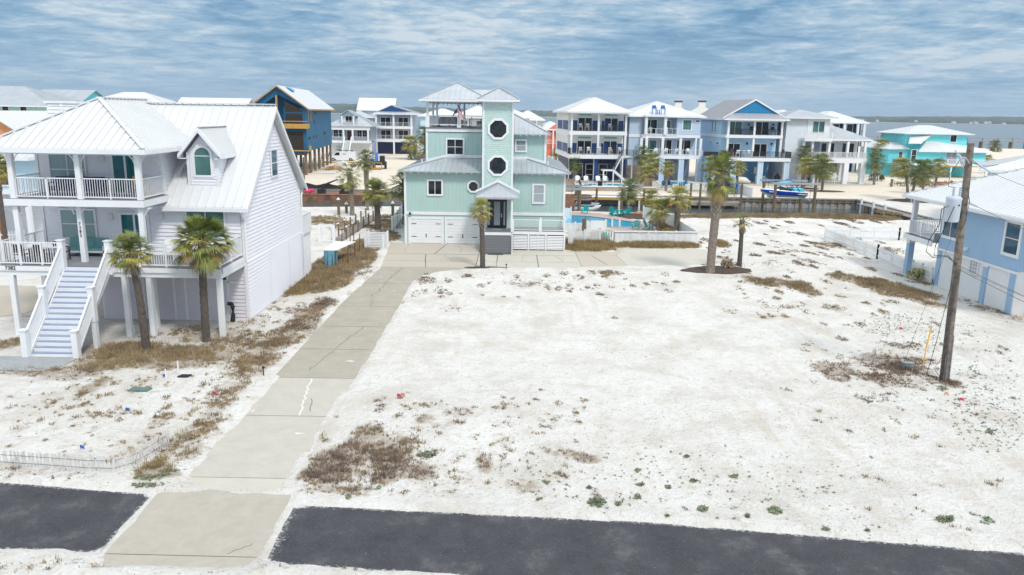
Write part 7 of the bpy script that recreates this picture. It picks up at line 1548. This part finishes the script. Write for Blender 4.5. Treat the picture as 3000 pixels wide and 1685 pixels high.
CR['Y']=crown_mesh('palm_crown_yellow',1.,40,3,mats=('leaf2','leaf2','leaf3','leafdry'),yellow=.5,dead=3,lo=-.6,ns=20); CR['S']=crown_mesh('palm_crown_small',1.,18,4,yellow=.3,dead=5,lo=-.5,ns=18)
CR['T']=crown_mesh('palm_crown_shaggy',1.,50,5,yellow=.45,dead=16,lo=-.7,ns=22,skirt=14); CR['F']=crown_mesh('palm_crown_distant',1.,54,6,mats=('leaffar','leaffar','leaffar2','leafdry'),yellow=.4,dead=4,lo=-1.,ns=16)
CR['G']=crown_mesh('palm_crown_sparse',1.,30,7,mats=('leaf1','leaffar2','leaf2','leafdry'),yellow=.4,dead=4,lo=-.95,ns=18); CR['O']=crown_mesh('palm_crown_orange',1.,50,8,mats=('leaffar2','leaf2','leaf3','leafdry'),yellow=.6,dead=4,lo=-.8,ns=18)
palm('shorter full palm right of the front stairs of the lavender house',(-16.83,33.9),4.85,1.15,'B',r0=.19,r1=.14,boots=.12,off=(-.28,-.1),zs=.85)
palm('larger full palm in front of the lavender house deck, with a hanging dead frond',(-14.75,35.65),5.2,1.62,'A',r0=.19,r1=.16,boots=.08,off=(.12,0),zs=.82)
palm('small yellow crowned palm in front of the mint house entrance',(-2.16,54.8),4.45,1.0,'Y',r0=.19,r1=.17,boots=.33,off=(-.15,0),zs=1.,dark=True)
palm('tall palm with a shaggy crown and thick skirt on the mulch ring',(14.11,53.72),7.35,1.5,'T',r0=.30,r1=.30,boots=.45,off=(.25,0),zs=1.15,dark=False)
palm('short palm with a thin ragged crown beside the tall one on the mulch ring',(16.77,55.78),3.75,.9,'S',r0=.19,r1=.13,boots=.3,off=(-.05,0),zs=.8)
palm('palm with drooping fronds nearest the barge, left side yard',(-17.27,82.08),4.7,1.8,'G',dark=False,r0=.25,r1=.22,boots=.4,off=(-.2,0))
palm('slender palm behind the drooping one, between barge and telehandler',(-16.6,87.),6.0,1.5,'F',dark=False,r0=.22,r1=.22,boots=.5)
palm('thick palm standing by the bin enclosure in the side yard',(-12.75,71.95),3.95,1.7,'B',r0=.30,r1=.24,boots=.35,off=(-.1,0))
palm('bushy palm touching the left corner of the mint house',(-10.9,76.5),4.3,2.,'F',r0=.2,boots=.3)
palm('leafless palm trunk behind the louvred fences',(6.67,71.5),1.5,.12,'S',r0=.17,r1=.15,boots=.8)
palm('green palm with yellow lower fronds beside the right end of the pool',(14.2,74.6),2.5,1.6,'O',dark=False,r0=.18,r1=.2,boots=.7)
palm('orange-yellow palm at the fence corner right of the pool',(16.0,74.58),3.6,1.75,'Y',dark=False,r0=.22,r1=.24,boots=.85)
palm('small palm behind the yellow palms on the canal bank',(15.9,89.5),2.0,1.5,'O',dark=False,r0=.25,boots=.8)
palm('dark green palm standing alone at the canal bank behind the pool chairs',(13.3,88.4),3.0,1.8,'F',dark=False,r0=.22,r1=.18,boots=.8)
palm('palm with a low crown between the striped house and the grey-blue house pools',(20.5,120.5),2.6,1.9,'O',dark=False,r0=.2,boots=.6)
palm('palm in front of the grey-blue house with a thick clump of fronds',(21.9,124.),4.3,2.2,'O',dark=False,r0=.22,boots=.6); palm('tallest palm of the clump before the grey-blue house',(21.,127.5),5.2,1.9,'F',dark=False)
palm('palm in front of the pale pool of the grey-blue house',(22.85,115.7),3.8,1.5,'O',dark=False,r0=.22,boots=.6)
palm('orange tinged palm beside the giant blue chair',(32.6,112.8),4.2,1.5,'Y',dark=False,r0=.2,boots=.2); palm('palm just behind the shaggy tall palm across the canal',(30.2,112.5),5.3,1.8,'F',dark=False); palm('second palm behind the shaggy tall palm across the canal',(28.8,114),4.6,1.8,'O',dark=False)
for i,(x,y,zc,r,l) in enumerate(((45.5,121.3,4.2,1.5,'palm left of the sand lot palms, nearest the sky blue house'),(47.7,119.4,4.,1.8,'palm with a patterned trunk in the middle of the sand lot group'),(49.6,127.,4.1,1.5,'palm just behind the patterned trunk palm'),(51.4,130.,4.4,1.6,'palm at the right of the sand lot group'),(49.0,131.5,5.7,1.5,'tallest palm of the sand lot group, against the balcony rail'),(62.,133.1,4.3,1.6,'single palm at the right end of the white fence'),(56.1,109.7,4.9,1.6,'left leaning palm on the large mulch bed'),(54.6,105.8,4.7,1.8,'right palm on the large mulch bed'),(62.,117.,4.2,1.6,'palm right of the large mulch bed pair'),(66.,121.,4.4,1.6,'palm partly behind the utility pole'),(10.0,129.,3.2,1.3,'palm against the left corner of the striped house'),(9.83,182,2.6,1.2,'small palm in front of the salmon cottage'),(74.4,158.,6.3,1.7,'tall thin palm left of the turquoise house'),(70.,152.,4.9,1.,'brown fringed thin palm left of the turquoise house'),(177,288,2.6,2.6,'distant lone palm on the bay beach'),(102.,168.,3.2,1.4,'palm at the right corner of the turquoise house'),(-40.7,196,4.2,2.4,'round palm in front of the grey cottage'),(-43,192,2.2,1.2,'small palm left of the round one by the grey cottage'),(-24.3,183.,4.4,2.2,'palm left of the shrubs beside the navy garage house'),(-21.8,190,6.2,2.3,'tallest bushy palm left of the mint tower house'),(-20.5,186,3.2,2.2,'low bushy palm left of the mint tower house'),(-44.,58.,0,0,''))):
    if l: palm(l,(x,y),zc,r*1.28,'F' if i%3 else 'O',dark=False,rz=i*1.1,boots=.5,base_z=.05,r0=.22 if i not in(12,13) else .16,off=(-1.2,.3) if i==6 else (.8,0) if i==7 else (0,0))
palm('palm at the left frame edge beside the lavender house',(-33.6,50.2),7.35,1.3,'O',dark=True,base_z=0)
# shrubs beside the palms left of the mint house
def shrub(label,x,y,rx,ry,h,mt,n=900,seed=1,z=0.,ls=.22):
    r=random.Random(seed); m=MB()
    for i in range(n):
        a=r.uniform(0,6.283); e=r.random()**.5; f=r.random()**.4; px=x+rx*f*math.cos(a)*math.sqrt(1-(e*.6)**2); py=y+ry*f*math.sin(a); pz=z+h*e*(1-.35*f*f)*r.uniform(.7,1.1); s=ls*r.uniform(.5,1.2); u=Vector((r.uniform(-1,1),r.uniform(-1,1),r.uniform(-.3,1))).normalized()*s; v=Vector((r.uniform(-1,1),r.uniform(-1,1),r.uniform(-.5,.5))).normalized()*s*.4; p=Vector((px,py,pz)); m.poly([p-u*.5-v*.3,p+v*.5-u*.1,p+u*.6,p-v*.5])
    t=thing('shrub',label,'shrub',(x,y,z)); m.build('foliage',mt,t); k=MB()
    for i in range(5): a=r.uniform(0,6.28); k.tube([(x,y,z),(x+rx*.5*math.cos(a),y+ry*.5*math.sin(a),z+h*.6)],.04,4)
    k.build('stem','trunkdark',t)
shrub('dark green shrub below the tall bushy palm left of the mint house',-22.5,181,2.6,1.6,2.4,'leaffar',700,1,ls=.5); shrub('brown twiggy shrub left of the mint house roof corner',-20.3,178,2.2,1.5,1.8,'grasspurp',700,2,ls=.4)
shrub('low green shrub row between the sky blue house and the tower house',47.2,128.5,2.,.8,.9,'leaffar',500,3,ls=.3); shrub('spiky cycad by the white fence end left of the turquoise house',66.5,142,1.4,1.2,1.6,'leaffar',500,4,ls=.6); shrub('green bush left of the turquoise house',61.,152.,3.,2.,2.4,'leaffar2',600,6,ls=.4)
shrub('yellowish sprawling plant at the foot of the picket gate',28.8,53.4,.9,.6,.9,'leaf2',300,7,ls=.3)
shrub('small orange-brown dead palm bush between the two mulch ring palms',15.6,54.9,.45,.4,1.0,'leafdry',260,8,z=.15,ls=.35)
shrub('thick brown-green seaside scrub on the far sand',62.,175,9.,4.,1.6,'leaffar2',900,9,ls=.7); shrub('long low green scrub row behind the white yard fence',72.,131.,9.,1.2,1.1,'leaffar',1200,10,ls=.4)
# ---------------------------------------------------------------- grasses (numpy)
RN=np.random.default_rng(5)
SCR=[]
def grass(name,label,mt,patches,w=.009,kpc=16,kind='stuff',seed=0,lean=.7,mul=2.0):
    """patch: px,py,rx,ry (photo pixels, read back onto the ground), clumps per m2, height"""
    A=[];H=[]
    for (px,py,rx,ry,dn,hh) in patches:
        cx,cy=G(px,py); x1,_=G(px+rx,py); _,ya=G(px,py-ry); _,yb=G(px,py+ry); ex=abs(x1-cx); ey=abs(ya-yb)/2; cy=(ya+yb)/2
        SCR.append((cx,cy,ex,ey,min(1,dn/14.)*(.45 if rx<22 else 1.))); n=int(3.14*ex*ey*dn*mul)+1; a=RN.uniform(0,6.283,n); r=RN.random(n)**.62; X=cx+ex*r*np.cos(a); Y=cy+ey*r*np.sin(a); g=nz(X,Y,1.7,77)+.45*nz(X,Y,4.,78); keep=g>-.05+RN.normal(0,.28,n)-(0 if dn<14 else .3)
        if cy<84:
            pd=np.full(n,-1e9)
            for poly in PAVE: pd=np.maximum(pd,insd(X,Y,poly))
            keep&=(pd<-.03); keep&=~((X>-24.3)&(X<-13.9)&(Y>39.3)&(Y<50.5))&~((X<-19)&(X>-21.4)&(Y>32.4)&(Y<36.5))
        A.append(np.stack([X,Y],1)[keep]); H.append(np.full(keep.sum(),hh)*RN.uniform(.45,1.15,keep.sum())*(1-.35*r[keep]))
    P_=np.concatenate(A);H_=np.concatenate(H); n=len(P_); K=kpc; c=np.repeat(P_,K,0); h=np.repeat(H_,K)*RN.uniform(.25,1.,n*K)**1.2; N=n*K
    c=c+RN.normal(0,1,(N,2))*(h*.5)[:,None]; z=np.where(c[:,1]<86,gz(c[:,0],c[:,1]),0.02); a=RN.uniform(0,6.283,N); ln=lean*RN.random(N)*h; sc=np.maximum(1,c[:,1]/45.); ww=w*RN.uniform(.6,1.3,N)*sc
    dx,dy=np.cos(a),np.sin(a); b=RN.uniform(0,3.14,N); wx,wy=np.cos(b)*ww,np.sin(b)*ww
    v=np.zeros((N,5,3)); v[:,0]=np.stack([c[:,0]-wx,c[:,1]-wy,z-.02],1); v[:,1]=np.stack([c[:,0]+wx,c[:,1]+wy,z-.02],1)
    m_=np.stack([c[:,0]+dx*ln*.4,c[:,1]+dy*ln*.4,z+h*.6],1); v[:,2]=m_+np.stack([wx*.8,wy*.8,0*wx],1); v[:,3]=m_-np.stack([wx*.8,wy*.8,0*wx],1); v[:,4]=np.stack([c[:,0]+dx*ln,c[:,1]+dy*ln,z+h*RN.uniform(.75,1.,N)],1)
    me=bpy.data.meshes.new(name); me.vertices.add(N*5); me.vertices.foreach_set('co',v.astype(np.float32).ravel()); i=(np.arange(N)*5)[:,None]; lv=np.concatenate([i+[0,1,2,3],i+[3,2,4]],1).astype(np.int32)
    me.loops.add(N*7); me.loops.foreach_set('vertex_index',lv.ravel()); me.polygons.add(N*2); ls=(np.arange(N)*7)[:,None]+[0,4]; me.polygons.foreach_set('loop_start',ls.astype(np.int32).ravel()); me.update(); me.materials.append(M[mt])
    o=bpy.data.objects.new(name,me); COL.objects.link(o); tag(o,label,name.replace('_',' '),kind=kind); print(name,N); return o
T=[(1020,1360,110,60,5,.3),(1180,1330,110,60,3,.24),(1330,1400,120,30,3,.22),(820,1000,70,40,12,.3),(740,1060,60,46,10,.3),(660,1150,50,50,8,.26),(610,1230,40,50,8,.26),(840,975,50,26,13,.28),(795,1015,40,22,13,.28),(765,1065,50,34,12,.28),(715,1095,60,26,10,.26),(690,1140,36,28,10,.26),(645,1195,46,34,8,.24),(600,1262,34,36,10,.24),(905,925,46,26,15,.3),(560,1290,50,50,9,.24),(500,1330,40,30,6,.2),(360,1030,190,28,22,.38),(560,1040,170,26,20,.36),(330,1065,110,28,22,.34),(480,1068,160,20,16,.3),(110,1092,130,14,12,.28),(15,1010,50,22,16,.3),(650,985,150,26,9,.3),(760,1040,60,40,10,.3),(700,1000,90,30,9,.3),(560,960,60,16,6,.3),(700,1070,80,30,7,.25),
(1010,770,85,42,22,.42),(940,830,90,32,22,.42),(870,845,45,18,20,.4),(1060,730,60,30,18,.38),(975,800,70,30,16,.38),(1120,700,50,22,14,.35),(900,805,60,40,18,.4),
(270,1140,26,34,14,.3),(190,1175,110,30,3,.18),(60,1262,25,14,8,.2),(470,1235,22,26,10,.25),(540,1285,42,60,9,.28),(560,1335,30,35,10,.25),(600,1190,80,34,3.5,.2),(650,1160,60,36,3.5,.2),(575,1235,50,40,4,.2),(345,1200,80,50,1.6,.18),(380,1330,30,20,4,.2),(110,1320,70,20,1.2,.15),(90,1375,70,12,2,.15),(665,1110,40,30,5,.22),(740,940,50,20,6,.25),
(1080,1285,50,22,15,.24),(1010,1445,75,14,7,.16),(940,1430,60,18,8,.18),(1130,1300,50,20,8,.2),(1185,1215,90,14,4,.16),(1270,1195,60,24,2.,.15),(1290,1265,26,20,7,.2),(1240,1345,200,60,1.6,.16),(1415,1372,30,32,7,.22),(1340,1400,45,14,7,.18),(1545,1432,45,20,10,.2),(1510,1400,90,50,2.,.16),(1680,1400,40,20,3,.18),(1470,1300,120,40,.9,.14),(1560,1290,60,14,3,.16),(1700,1345,60,10,4,.16),(1110,1380,60,16,8,.2),
(2250,835,60,12,14,.3),(2200,825,26,10,12,.3),(2340,848,34,18,16,.38),(2370,862,30,14,14,.35),(2310,843,70,12,8,.28),(2440,910,34,10,10,.25),(2300,905,80,7,6,.2),(2140,918,24,8,7,.2),(2190,880,50,6,4,.16),(2480,828,55,12,14,.32),(2590,848,80,16,18,.38),(2650,870,90,22,18,.4),(2560,838,50,12,14,.35),(2730,905,45,16,13,.3),(2710,870,50,12,10,.3),(2790,1128,34,12,10,.25),(2880,905,40,12,8,.2),
(2080,636,90,6,20,.4),(2240,634,120,7,22,.4),(2430,636,130,8,26,.45),(2560,640,70,8,22,.45),(1980,636,60,5,14,.3),(940,648,70,14,12,.3),(1010,662,50,16,10,.3),(1130,660,60,26,12,.3),(1110,640,50,12,8,.3),(2440,722,60,12,10,.2),(2560,735,90,14,7,.2),(2700,830,50,8,8,.2)]
Gd=[(300,1078,40,20,14,.34),(450,1390,55,26,26,.34),(490,1400,40,18,14,.2),(455,1365,25,20,22,.42),(880,846,40,22,20,.45),(1760,705,22,20,30,.8),(1900,722,80,14,26,.6),(1960,722,60,12,26,.55),(1860,722,40,14,22,.5),(1710,722,70,22,34,.75),(1790,724,40,12,24,.5),(2110,718,22,12,22,.45),(1960,680,22,30,22,.6),(1985,700,20,16,20,.5),(2020,720,30,10,18,.4),(2460,700,20,8,14,.35),(2600,625,30,8,12,.3)]
Pp=[(990,1350,70,40,20,.2),(960,1395,70,30,18,.2),(1060,1330,90,34,14,.2),(1160,1310,70,24,7,.16),(1150,1355,60,34,18,.2),(1130,1400,50,22,16,.2),(1230,1390,50,24,12,.18),(905,1400,30,20,12,.18),(1040,1440,60,20,8,.15),(1245,1250,26,12,10,.16),(1340,1230,50,14,5,.14),(1650,1340,40,12,8,.16),(1720,1352,40,12,14,.18),(1420,1370,24,26,8,.2),(1745,1455,20,14,9,.16),(1820,1470,40,12,4,.14),(2120,1495,50,18,3,.12),
(2440,1085,60,22,11,.16),(2450,1105,40,18,9,.16),(2580,1055,60,18,11,.16),(2650,1085,80,24,13,.18),(2560,1110,50,16,10,.15),(2620,1120,90,24,7,.14),(2690,1060,60,12,9,.15),(2635,1020,26,10,12,.18),(2720,1110,60,20,7,.15),(2780,1125,30,14,12,.2),(2520,1090,160,50,1.6,.14),(2570,1160,90,30,2.2,.14),(2740,965,40,10,6,.14),(2830,1030,40,12,3,.12),
(760,1015,50,18,14,.22),(880,955,60,22,15,.26),(810,1010,40,22,12,.24),(850,915,30,14,9,.2),(855,960,20,24,7,.25),(950,893,40,16,18,.26),(1040,760,50,12,12,.24),(1060,800,50,18,7,.2),(200,1100,110,18,8,.2),(620,1000,90,20,8,.24),(900,980,40,16,12,.22),(330,1215,40,14,5,.12),(150,1190,60,20,2,.12),(240,1232,50,12,4,.12),(120,1392,60,10,6,.12),(40,1385,40,8,6,.12),(400,1145,60,14,3,.12),(940,885,30,12,12,.24),(1180,1175,60,10,2.5,.14),
(1250,825,30,16,8,.16),(1560,830,90,10,6,.14),(1540,835,40,8,9,.14),(1790,802,40,8,12,.16),(1390,815,60,10,3,.12),(1230,860,30,14,6,.14),(1680,815,40,8,3,.12),(1330,910,50,12,3,.12),(1800,940,12,5,16,.16),(1200,1350,10,8,4,.1),(1570,830,14,8,4,.1),(2830,885,50,8,9,.2),(2900,900,40,12,13,.22),(2960,925,30,14,13,.24),(2250,790,40,8,5,.12),(2320,750,40,6,5,.12),(2270,735,30,6,6,.12),(2340,780,30,6,4,.1),(2490,720,80,7,8,.14),(2150,815,60,8,2,.1)]
Pp=[(a,b,c,d,e*(1.25 if b>1050 else .8),h*1.25) for a,b,c,d,e,h in Pp]+[(2620,1080,150,50,5,.2),(2560,1075,110,34,7,.2),(1040,1370,130,70,6,.24)]
rt=random.Random(12)
for (x0,x1,y0,y1,n,s,k) in((20,640,1100,1400,85,13,0),(400,760,960,1280,60,14,0),(1080,1720,1180,1450,75,12,0),(860,1250,1230,1450,40,14,0),(2150,2750,800,940,60,13,0),(1560,2000,800,860,20,12,0),(2400,2990,1150,1560,34,10,0),(700,1000,840,1060,50,13,0),(20,700,1392,1412,24,10,1),(20,640,1100,1380,50,12,1),(1100,1700,1150,1420,45,12,1),(2300,2980,940,1250,50,13,1),(1020,1320,790,900,30,12,1),(2050,2600,650,800,70,13,1),(700,960,850,1060,40,13,1),(1230,2000,800,880,34,12,1),(1480,2960,1440,1600,34,10,1),(760,1500,1652,1680,24,9,0),(0,380,1635,1680,16,10,0)):
    for _ in range(n):
        q=s*rt.uniform(.4,1.3); (T if k==0 else Pp).append((rt.uniform(x0,x1),rt.uniform(y0,y1),q,q*.5,rt.uniform(8,26),rt.uniform(.1,.24) if k==0 else rt.uniform(.07,.16)))
grass('dry_grass','dry tan beach grass growing in clumps over the white sand','grasstan',T); grass('tall_grass','taller golden-green bunch grass in beds along the fences','grassgold',Gd,w=.009,kpc=20,lean=.8,mul=1.6)
grass('dead_scrub','purplish brown dead scrub lying low on the sand','grasspurp',Pp,w=.0075,kpc=14,lean=1.5,mul=2.8)
def scrub_attr():
    me=bpy.data.objects['ground'].data; n=len(me.vertices); co=np.empty(n*3,np.float32); me.vertices.foreach_get('co',co); x,y=co[0::3],co[1::3]; v=np.zeros(n)
    for cx,cy,ex,ey,d in SCR:
        r=((x-cx)/(ex*1.1+.1))**2+((y-cy)/(ey*1.1+.1))**2; v=np.maximum(v,np.clip(1.25-r,0,1)*(.1+.9*d))
    a=me.attributes.new('scrub','FLOAT','POINT'); a.data.foreach_set('value',v.astype(np.float32))
scrub_attr()
def weeds():
    """rosettes and sprigs: small leaf clusters on the sand"""
    V=[];Fc=[];Mi=[]; r=random.Random(9)
    sp=[]
    def add(px,py,rx,ry,n,s,mi): 
        for _ in range(n):
            a=r.uniform(0,6.283);q=r.random()**.6; sp.append((*G(px+rx*q*math.cos(a),py+ry*q*math.sin(a)),s*r.uniform(.5,1.3),mi))
    for px,py,rx,ry,n in((1748,1480,26,16,46),(1868,1462,10,8,10),(2058,1496,16,10,18),(2268,1500,20,12,26),(2755,1526,14,8,14),(2780,1526,10,8,14),(1810,1485,6,5,5),(1250,1345,30,8,26),(1110,1434,6,5,6),(1020,1465,6,8,8),(430,1432,50,6,20),(440,1408,50,10,20),(1600,1420,10,6,5),(1875,1423,10,5,7),(1725,1437,8,6,6),(2150,1400,14,6,8),(2030,1412,14,6,7),(1960,1430,10,6,6),(2010,1342,10,4,6),(1870,1383,10,5,6),(2190,1520,8,8,6),(2420,1558,8,6,5),(2540,1564,5,4,5),(1955,1522,5,4,4),(2900,1270,14,8,10),(2760,1140,18,8,14),(2850,1095,20,20,10),(2890,1530,20,10,8),(1130,1340,10,5,6),(500,1395,30,10,14),(1290,850,24,10,16),(1580,1470,8,5,4)): add(px,py,rx,ry,n*3,.058,0)
    for px,py,rx,ry,n,mi in((2700,980,160,60,240,0),(2800,1100,180,130,240,0),(2600,960,80,30,160,0),(2900,1230,110,110,240,0),(2200,1300,700,160,280,1),(2000,1400,560,90,180,0),(2300,790,340,90,720,1),(2450,760,200,60,420,1),(1850,830,380,70,420,1),(1500,860,260,60,200,1),(2100,700,160,60,420,1),(2300,690,260,60,420,1),(1950,980,700,120,180,1),(1700,1180,500,160,220,1),(1500,1300,280,110,160,1),(1300,1420,260,50,120,1),(2550,1200,300,120,160,1),(300,1230,300,140,220,1),(100,1400,160,20,60,1),(1200,1250,140,60,90,1),(750,1180,60,80,60,1),(350,1110,240,50,160,1),(1000,1668,500,14,40,1),(100,1665,160,14,50,1),(2850,1000,140,60,240,1)): add(px,py,rx,ry,n,.038 if mi else .05,mi)
    xs=np.array([s[0] for s in sp]);ys=np.array([s[1] for s in sp]); zs=gz(xs,ys); pd=np.full(xs.shape,-1e9)
    for poly in PAVE: pd=np.maximum(pd,insd(xs,ys,poly))
    for mi,name,mt,lab in((0,'beach_weeds','weed','small grey-green beach weeds dotted over the sand and along the path'),(1,'plant_litter','debris','small dark sprigs and litter scattered over the white sand')):
        m=MB()
        for (x,y,s,k),z,d in zip(sp,zs,pd):
            if k!=mi or d>-.05: continue
            for _ in range(7 if mi==0 else 4):
                a=r.uniform(0,6.283); e=r.uniform(.2,1.1) if mi==0 else r.uniform(-.05,.8); u=Vector((math.cos(a)*math.cos(e),math.sin(a)*math.cos(e),math.sin(e)))*s*r.uniform(.6,1.3)*max(1,y/50); v=Vector((-math.sin(a),math.cos(a),0))*s*(.34 if mi==0 else .16)*max(1,y/50); b=Vector((x+r.uniform(-s,s)*.5,y+r.uniform(-s,s)*.5,z+.004)); m.poly([b,b+u*.5+v,b+u,b+u*.5-v])
        o=m.build(name,mt); tag(o,lab,name.replace('_',' '),kind='stuff')
weeds()
# ---------------------------------------------------------------- sky, light, air, camera
def world():
    w=bpy.data.worlds.new('World'); SC.world=w; w.use_nodes=True; nt=w.node_tree;N=nt.nodes;L=nt.links; bg=N['Background']
    sky=N.new('ShaderNodeTexSky'); sky.sky_type='NISHITA'; sky.sun_disc=False; sky.sun_elevation=RD(50); sky.sun_rotation=RD(150); sky.air_density=1.; sky.dust_density=.6; sky.ozone_density=2.
    bg.inputs['Strength'].default_value=SKYS; tc=N.new('ShaderNodeTexCoord'); sp=N.new('ShaderNodeSeparateXYZ'); L.new(tc.outputs['Generated'],sp.inputs[0])
    def mt(op,a,b=None,c=None):
        n=N.new('ShaderNodeMath');n.operation=op
        for i,q in enumerate((a,b,c)):
            if q is None: continue
            if isinstance(q,(int,float)): n.inputs[i].default_value=q
            else: L.new(q,n.inputs[i])
        return n.outputs[0]
    zz=mt('MAXIMUM',sp.outputs[2],0.); den=mt('ADD',zz,.075); u=mt('DIVIDE',sp.outputs[0],den); v=mt('DIVIDE',sp.outputs[1],den); cb=N.new('ShaderNodeCombineXYZ'); L.new(u,cb.inputs[0]); L.new(v,cb.inputs[1])
    def noi(s,d,r,off=0,dis=0.,sx=1.,sy=1.):
        mp=N.new('ShaderNodeMapping'); mp.inputs['Location'].default_value=(off,off*.7,0); mp.inputs['Scale'].default_value=(sx,sy,1); L.new(cb.outputs[0],mp.inputs[0]); n=N.new('ShaderNodeTexNoise'); n.inputs['Scale'].default_value=s; n.inputs['Detail'].default_value=d; n.inputs['Roughness'].default_value=r; n.inputs['Distortion'].default_value=dis; L.new(mp.outputs[0],n.inputs['Vector']); return n.outputs['Fac']
    def ramp(i,*st):
        r=N.new('ShaderNodeValToRGB'); e=r.color_ramp.elements
        while len(e)<len(st): e.new(.5)
        for k,(p,c) in enumerate(st): e[k].position=p; e[k].color=(*c,1)
        L.new(i,r.inputs['Fac']); return r.outputs['Color']
    a=noi(.55,2,.5,3.1,.0,1.,.6); b=noi(2.7,6,.62,1.7,.3); c=noi(9.,6,.68,5.,.3); s=mt('ADD',mt('MULTIPLY',a,.42),mt('ADD',mt('MULTIPLY',b,.42),mt('MULTIPLY',c,.16)))
    cover=ramp(s,(.34,(.6,.6,.6)),(.46,(1,1,1)))
    bright=ramp(s,(.385,(.9,2.6,4.8)),(.45,(2.5,4.3,6.2)),(.52,(4.3,5.9,7.3)),(.585,(6.8,7.7,8.4)))
    mul=N.new('ShaderNodeMix');mul.data_type='RGBA';L.new(cover,mul.inputs[0]);L.new(sky.outputs[0],mul.inputs[6]);L.new(bright,mul.inputs[7])
    # thin even veil low over the horizon
    hz=mt('POWER',mt('SUBTRACT',1.,mt('MINIMUM',mt('MULTIPLY',zz,7.5),1.)),1.6); m2=N.new('ShaderNodeMix');m2.data_type='RGBA';L.new(mt('MULTIPLY',hz,.8),m2.inputs[0]);L.new(mul.outputs[2],m2.inputs[6]);m2.inputs[7].default_value=(3.9,5.5,7.0,1)
    # overcast is brighter overhead
    br=mt('ADD',1.,mt('MULTIPLY',mt('MINIMUM',mt('MAXIMUM',mt('SUBTRACT',zz,.17),0.),.5),OVER)); sc=N.new('ShaderNodeVectorMath');sc.operation='SCALE';L.new(m2.outputs[2],sc.inputs[0]);L.new(br,sc.inputs['Scale'])
    # clouds overhead are neutral white
    hs=N.new('ShaderNodeHueSaturation'); L.new(sc.outputs[0],hs.inputs['Color']); L.new(mt('SUBTRACT',1.,mt('MINIMUM',mt('MULTIPLY',mt('MAXIMUM',mt('SUBTRACT',zz,.17),0.),3.),.62)),hs.inputs['Saturation'])
    L.new(hs.outputs[0],bg.inputs['Color'])
SKYS=.085; OVER=2.2
world()
sl=bpy.data.lights.new('sun','SUN'); sl.energy=1.9; sl.angle=RD(10); sl.color=(1,.945,.86); so=bpy.data.objects.new('sun',sl); COL.objects.link(so)
el,az=RD(50),RD(150) # az clockwise from +Y
d=Vector((math.sin(az)*math.cos(el),math.cos(az)*math.cos(el),math.sin(el))); so.rotation_euler=d.to_track_quat('Z','Y').to_euler()
def haze():
    m=MB(); m.box(-3000,-60,-4.5,5000,3500,62); mt=bpy.data.materials.new('haze'); mt.use_nodes=True; nt=mt.node_tree; nt.nodes.remove(nt.nodes['Principled BSDF']); v=nt.nodes.new('ShaderNodeVolumePrincipled'); v.inputs['Density'].default_value=.00014; v.inputs['Color'].default_value=(.72,.84,1,1); v.inputs['Anisotropy'].default_value=.2
    nt.links.new(v.outputs[0],nt.nodes['Material Output'].inputs['Volume']); M['haze']=mt; o=m.build('haze','haze'); tag(o,'thin blue sea haze over the bay','haze',kind='stuff')
haze()
cd=bpy.data.cameras.new('camera'); cam=bpy.data.objects.new('camera',cd); COL.objects.link(cam); SC.camera=cam; cd.lens=36*F/CW; cd.sensor_width=36; cd.sensor_fit='HORIZONTAL'; cd.clip_end=9000; cd.clip_start=.2
cam.location=(0,0,CAMH)
fw=Vector((0,math.cos(PIT),-math.sin(PIT))); rt=Vector((1,0,0)); up=rt.cross(fw)
# level image axes turned by the small roll
rt2=rt*math.cos(ROL)+up*math.sin(ROL); up2=up*math.cos(ROL)-rt*math.sin(ROL)
cam.matrix_world=Matrix(((rt2.x,up2.x,-fw.x,0),(rt2.y,up2.y,-fw.y,0),(rt2.z,up2.z,-fw.z,CAMH),(0,0,0,1)))
SC.view_settings.view_transform='Standard'; SC.view_settings.look='None'; SC.view_settings.exposure=.2; SC.view_settings.gamma=1
SC.render.engine='CYCLES'; SC.cycles.volume_bounces=0; SC.cycles.max_bounces=6; SC.cycles.transparent_max_bounces=8
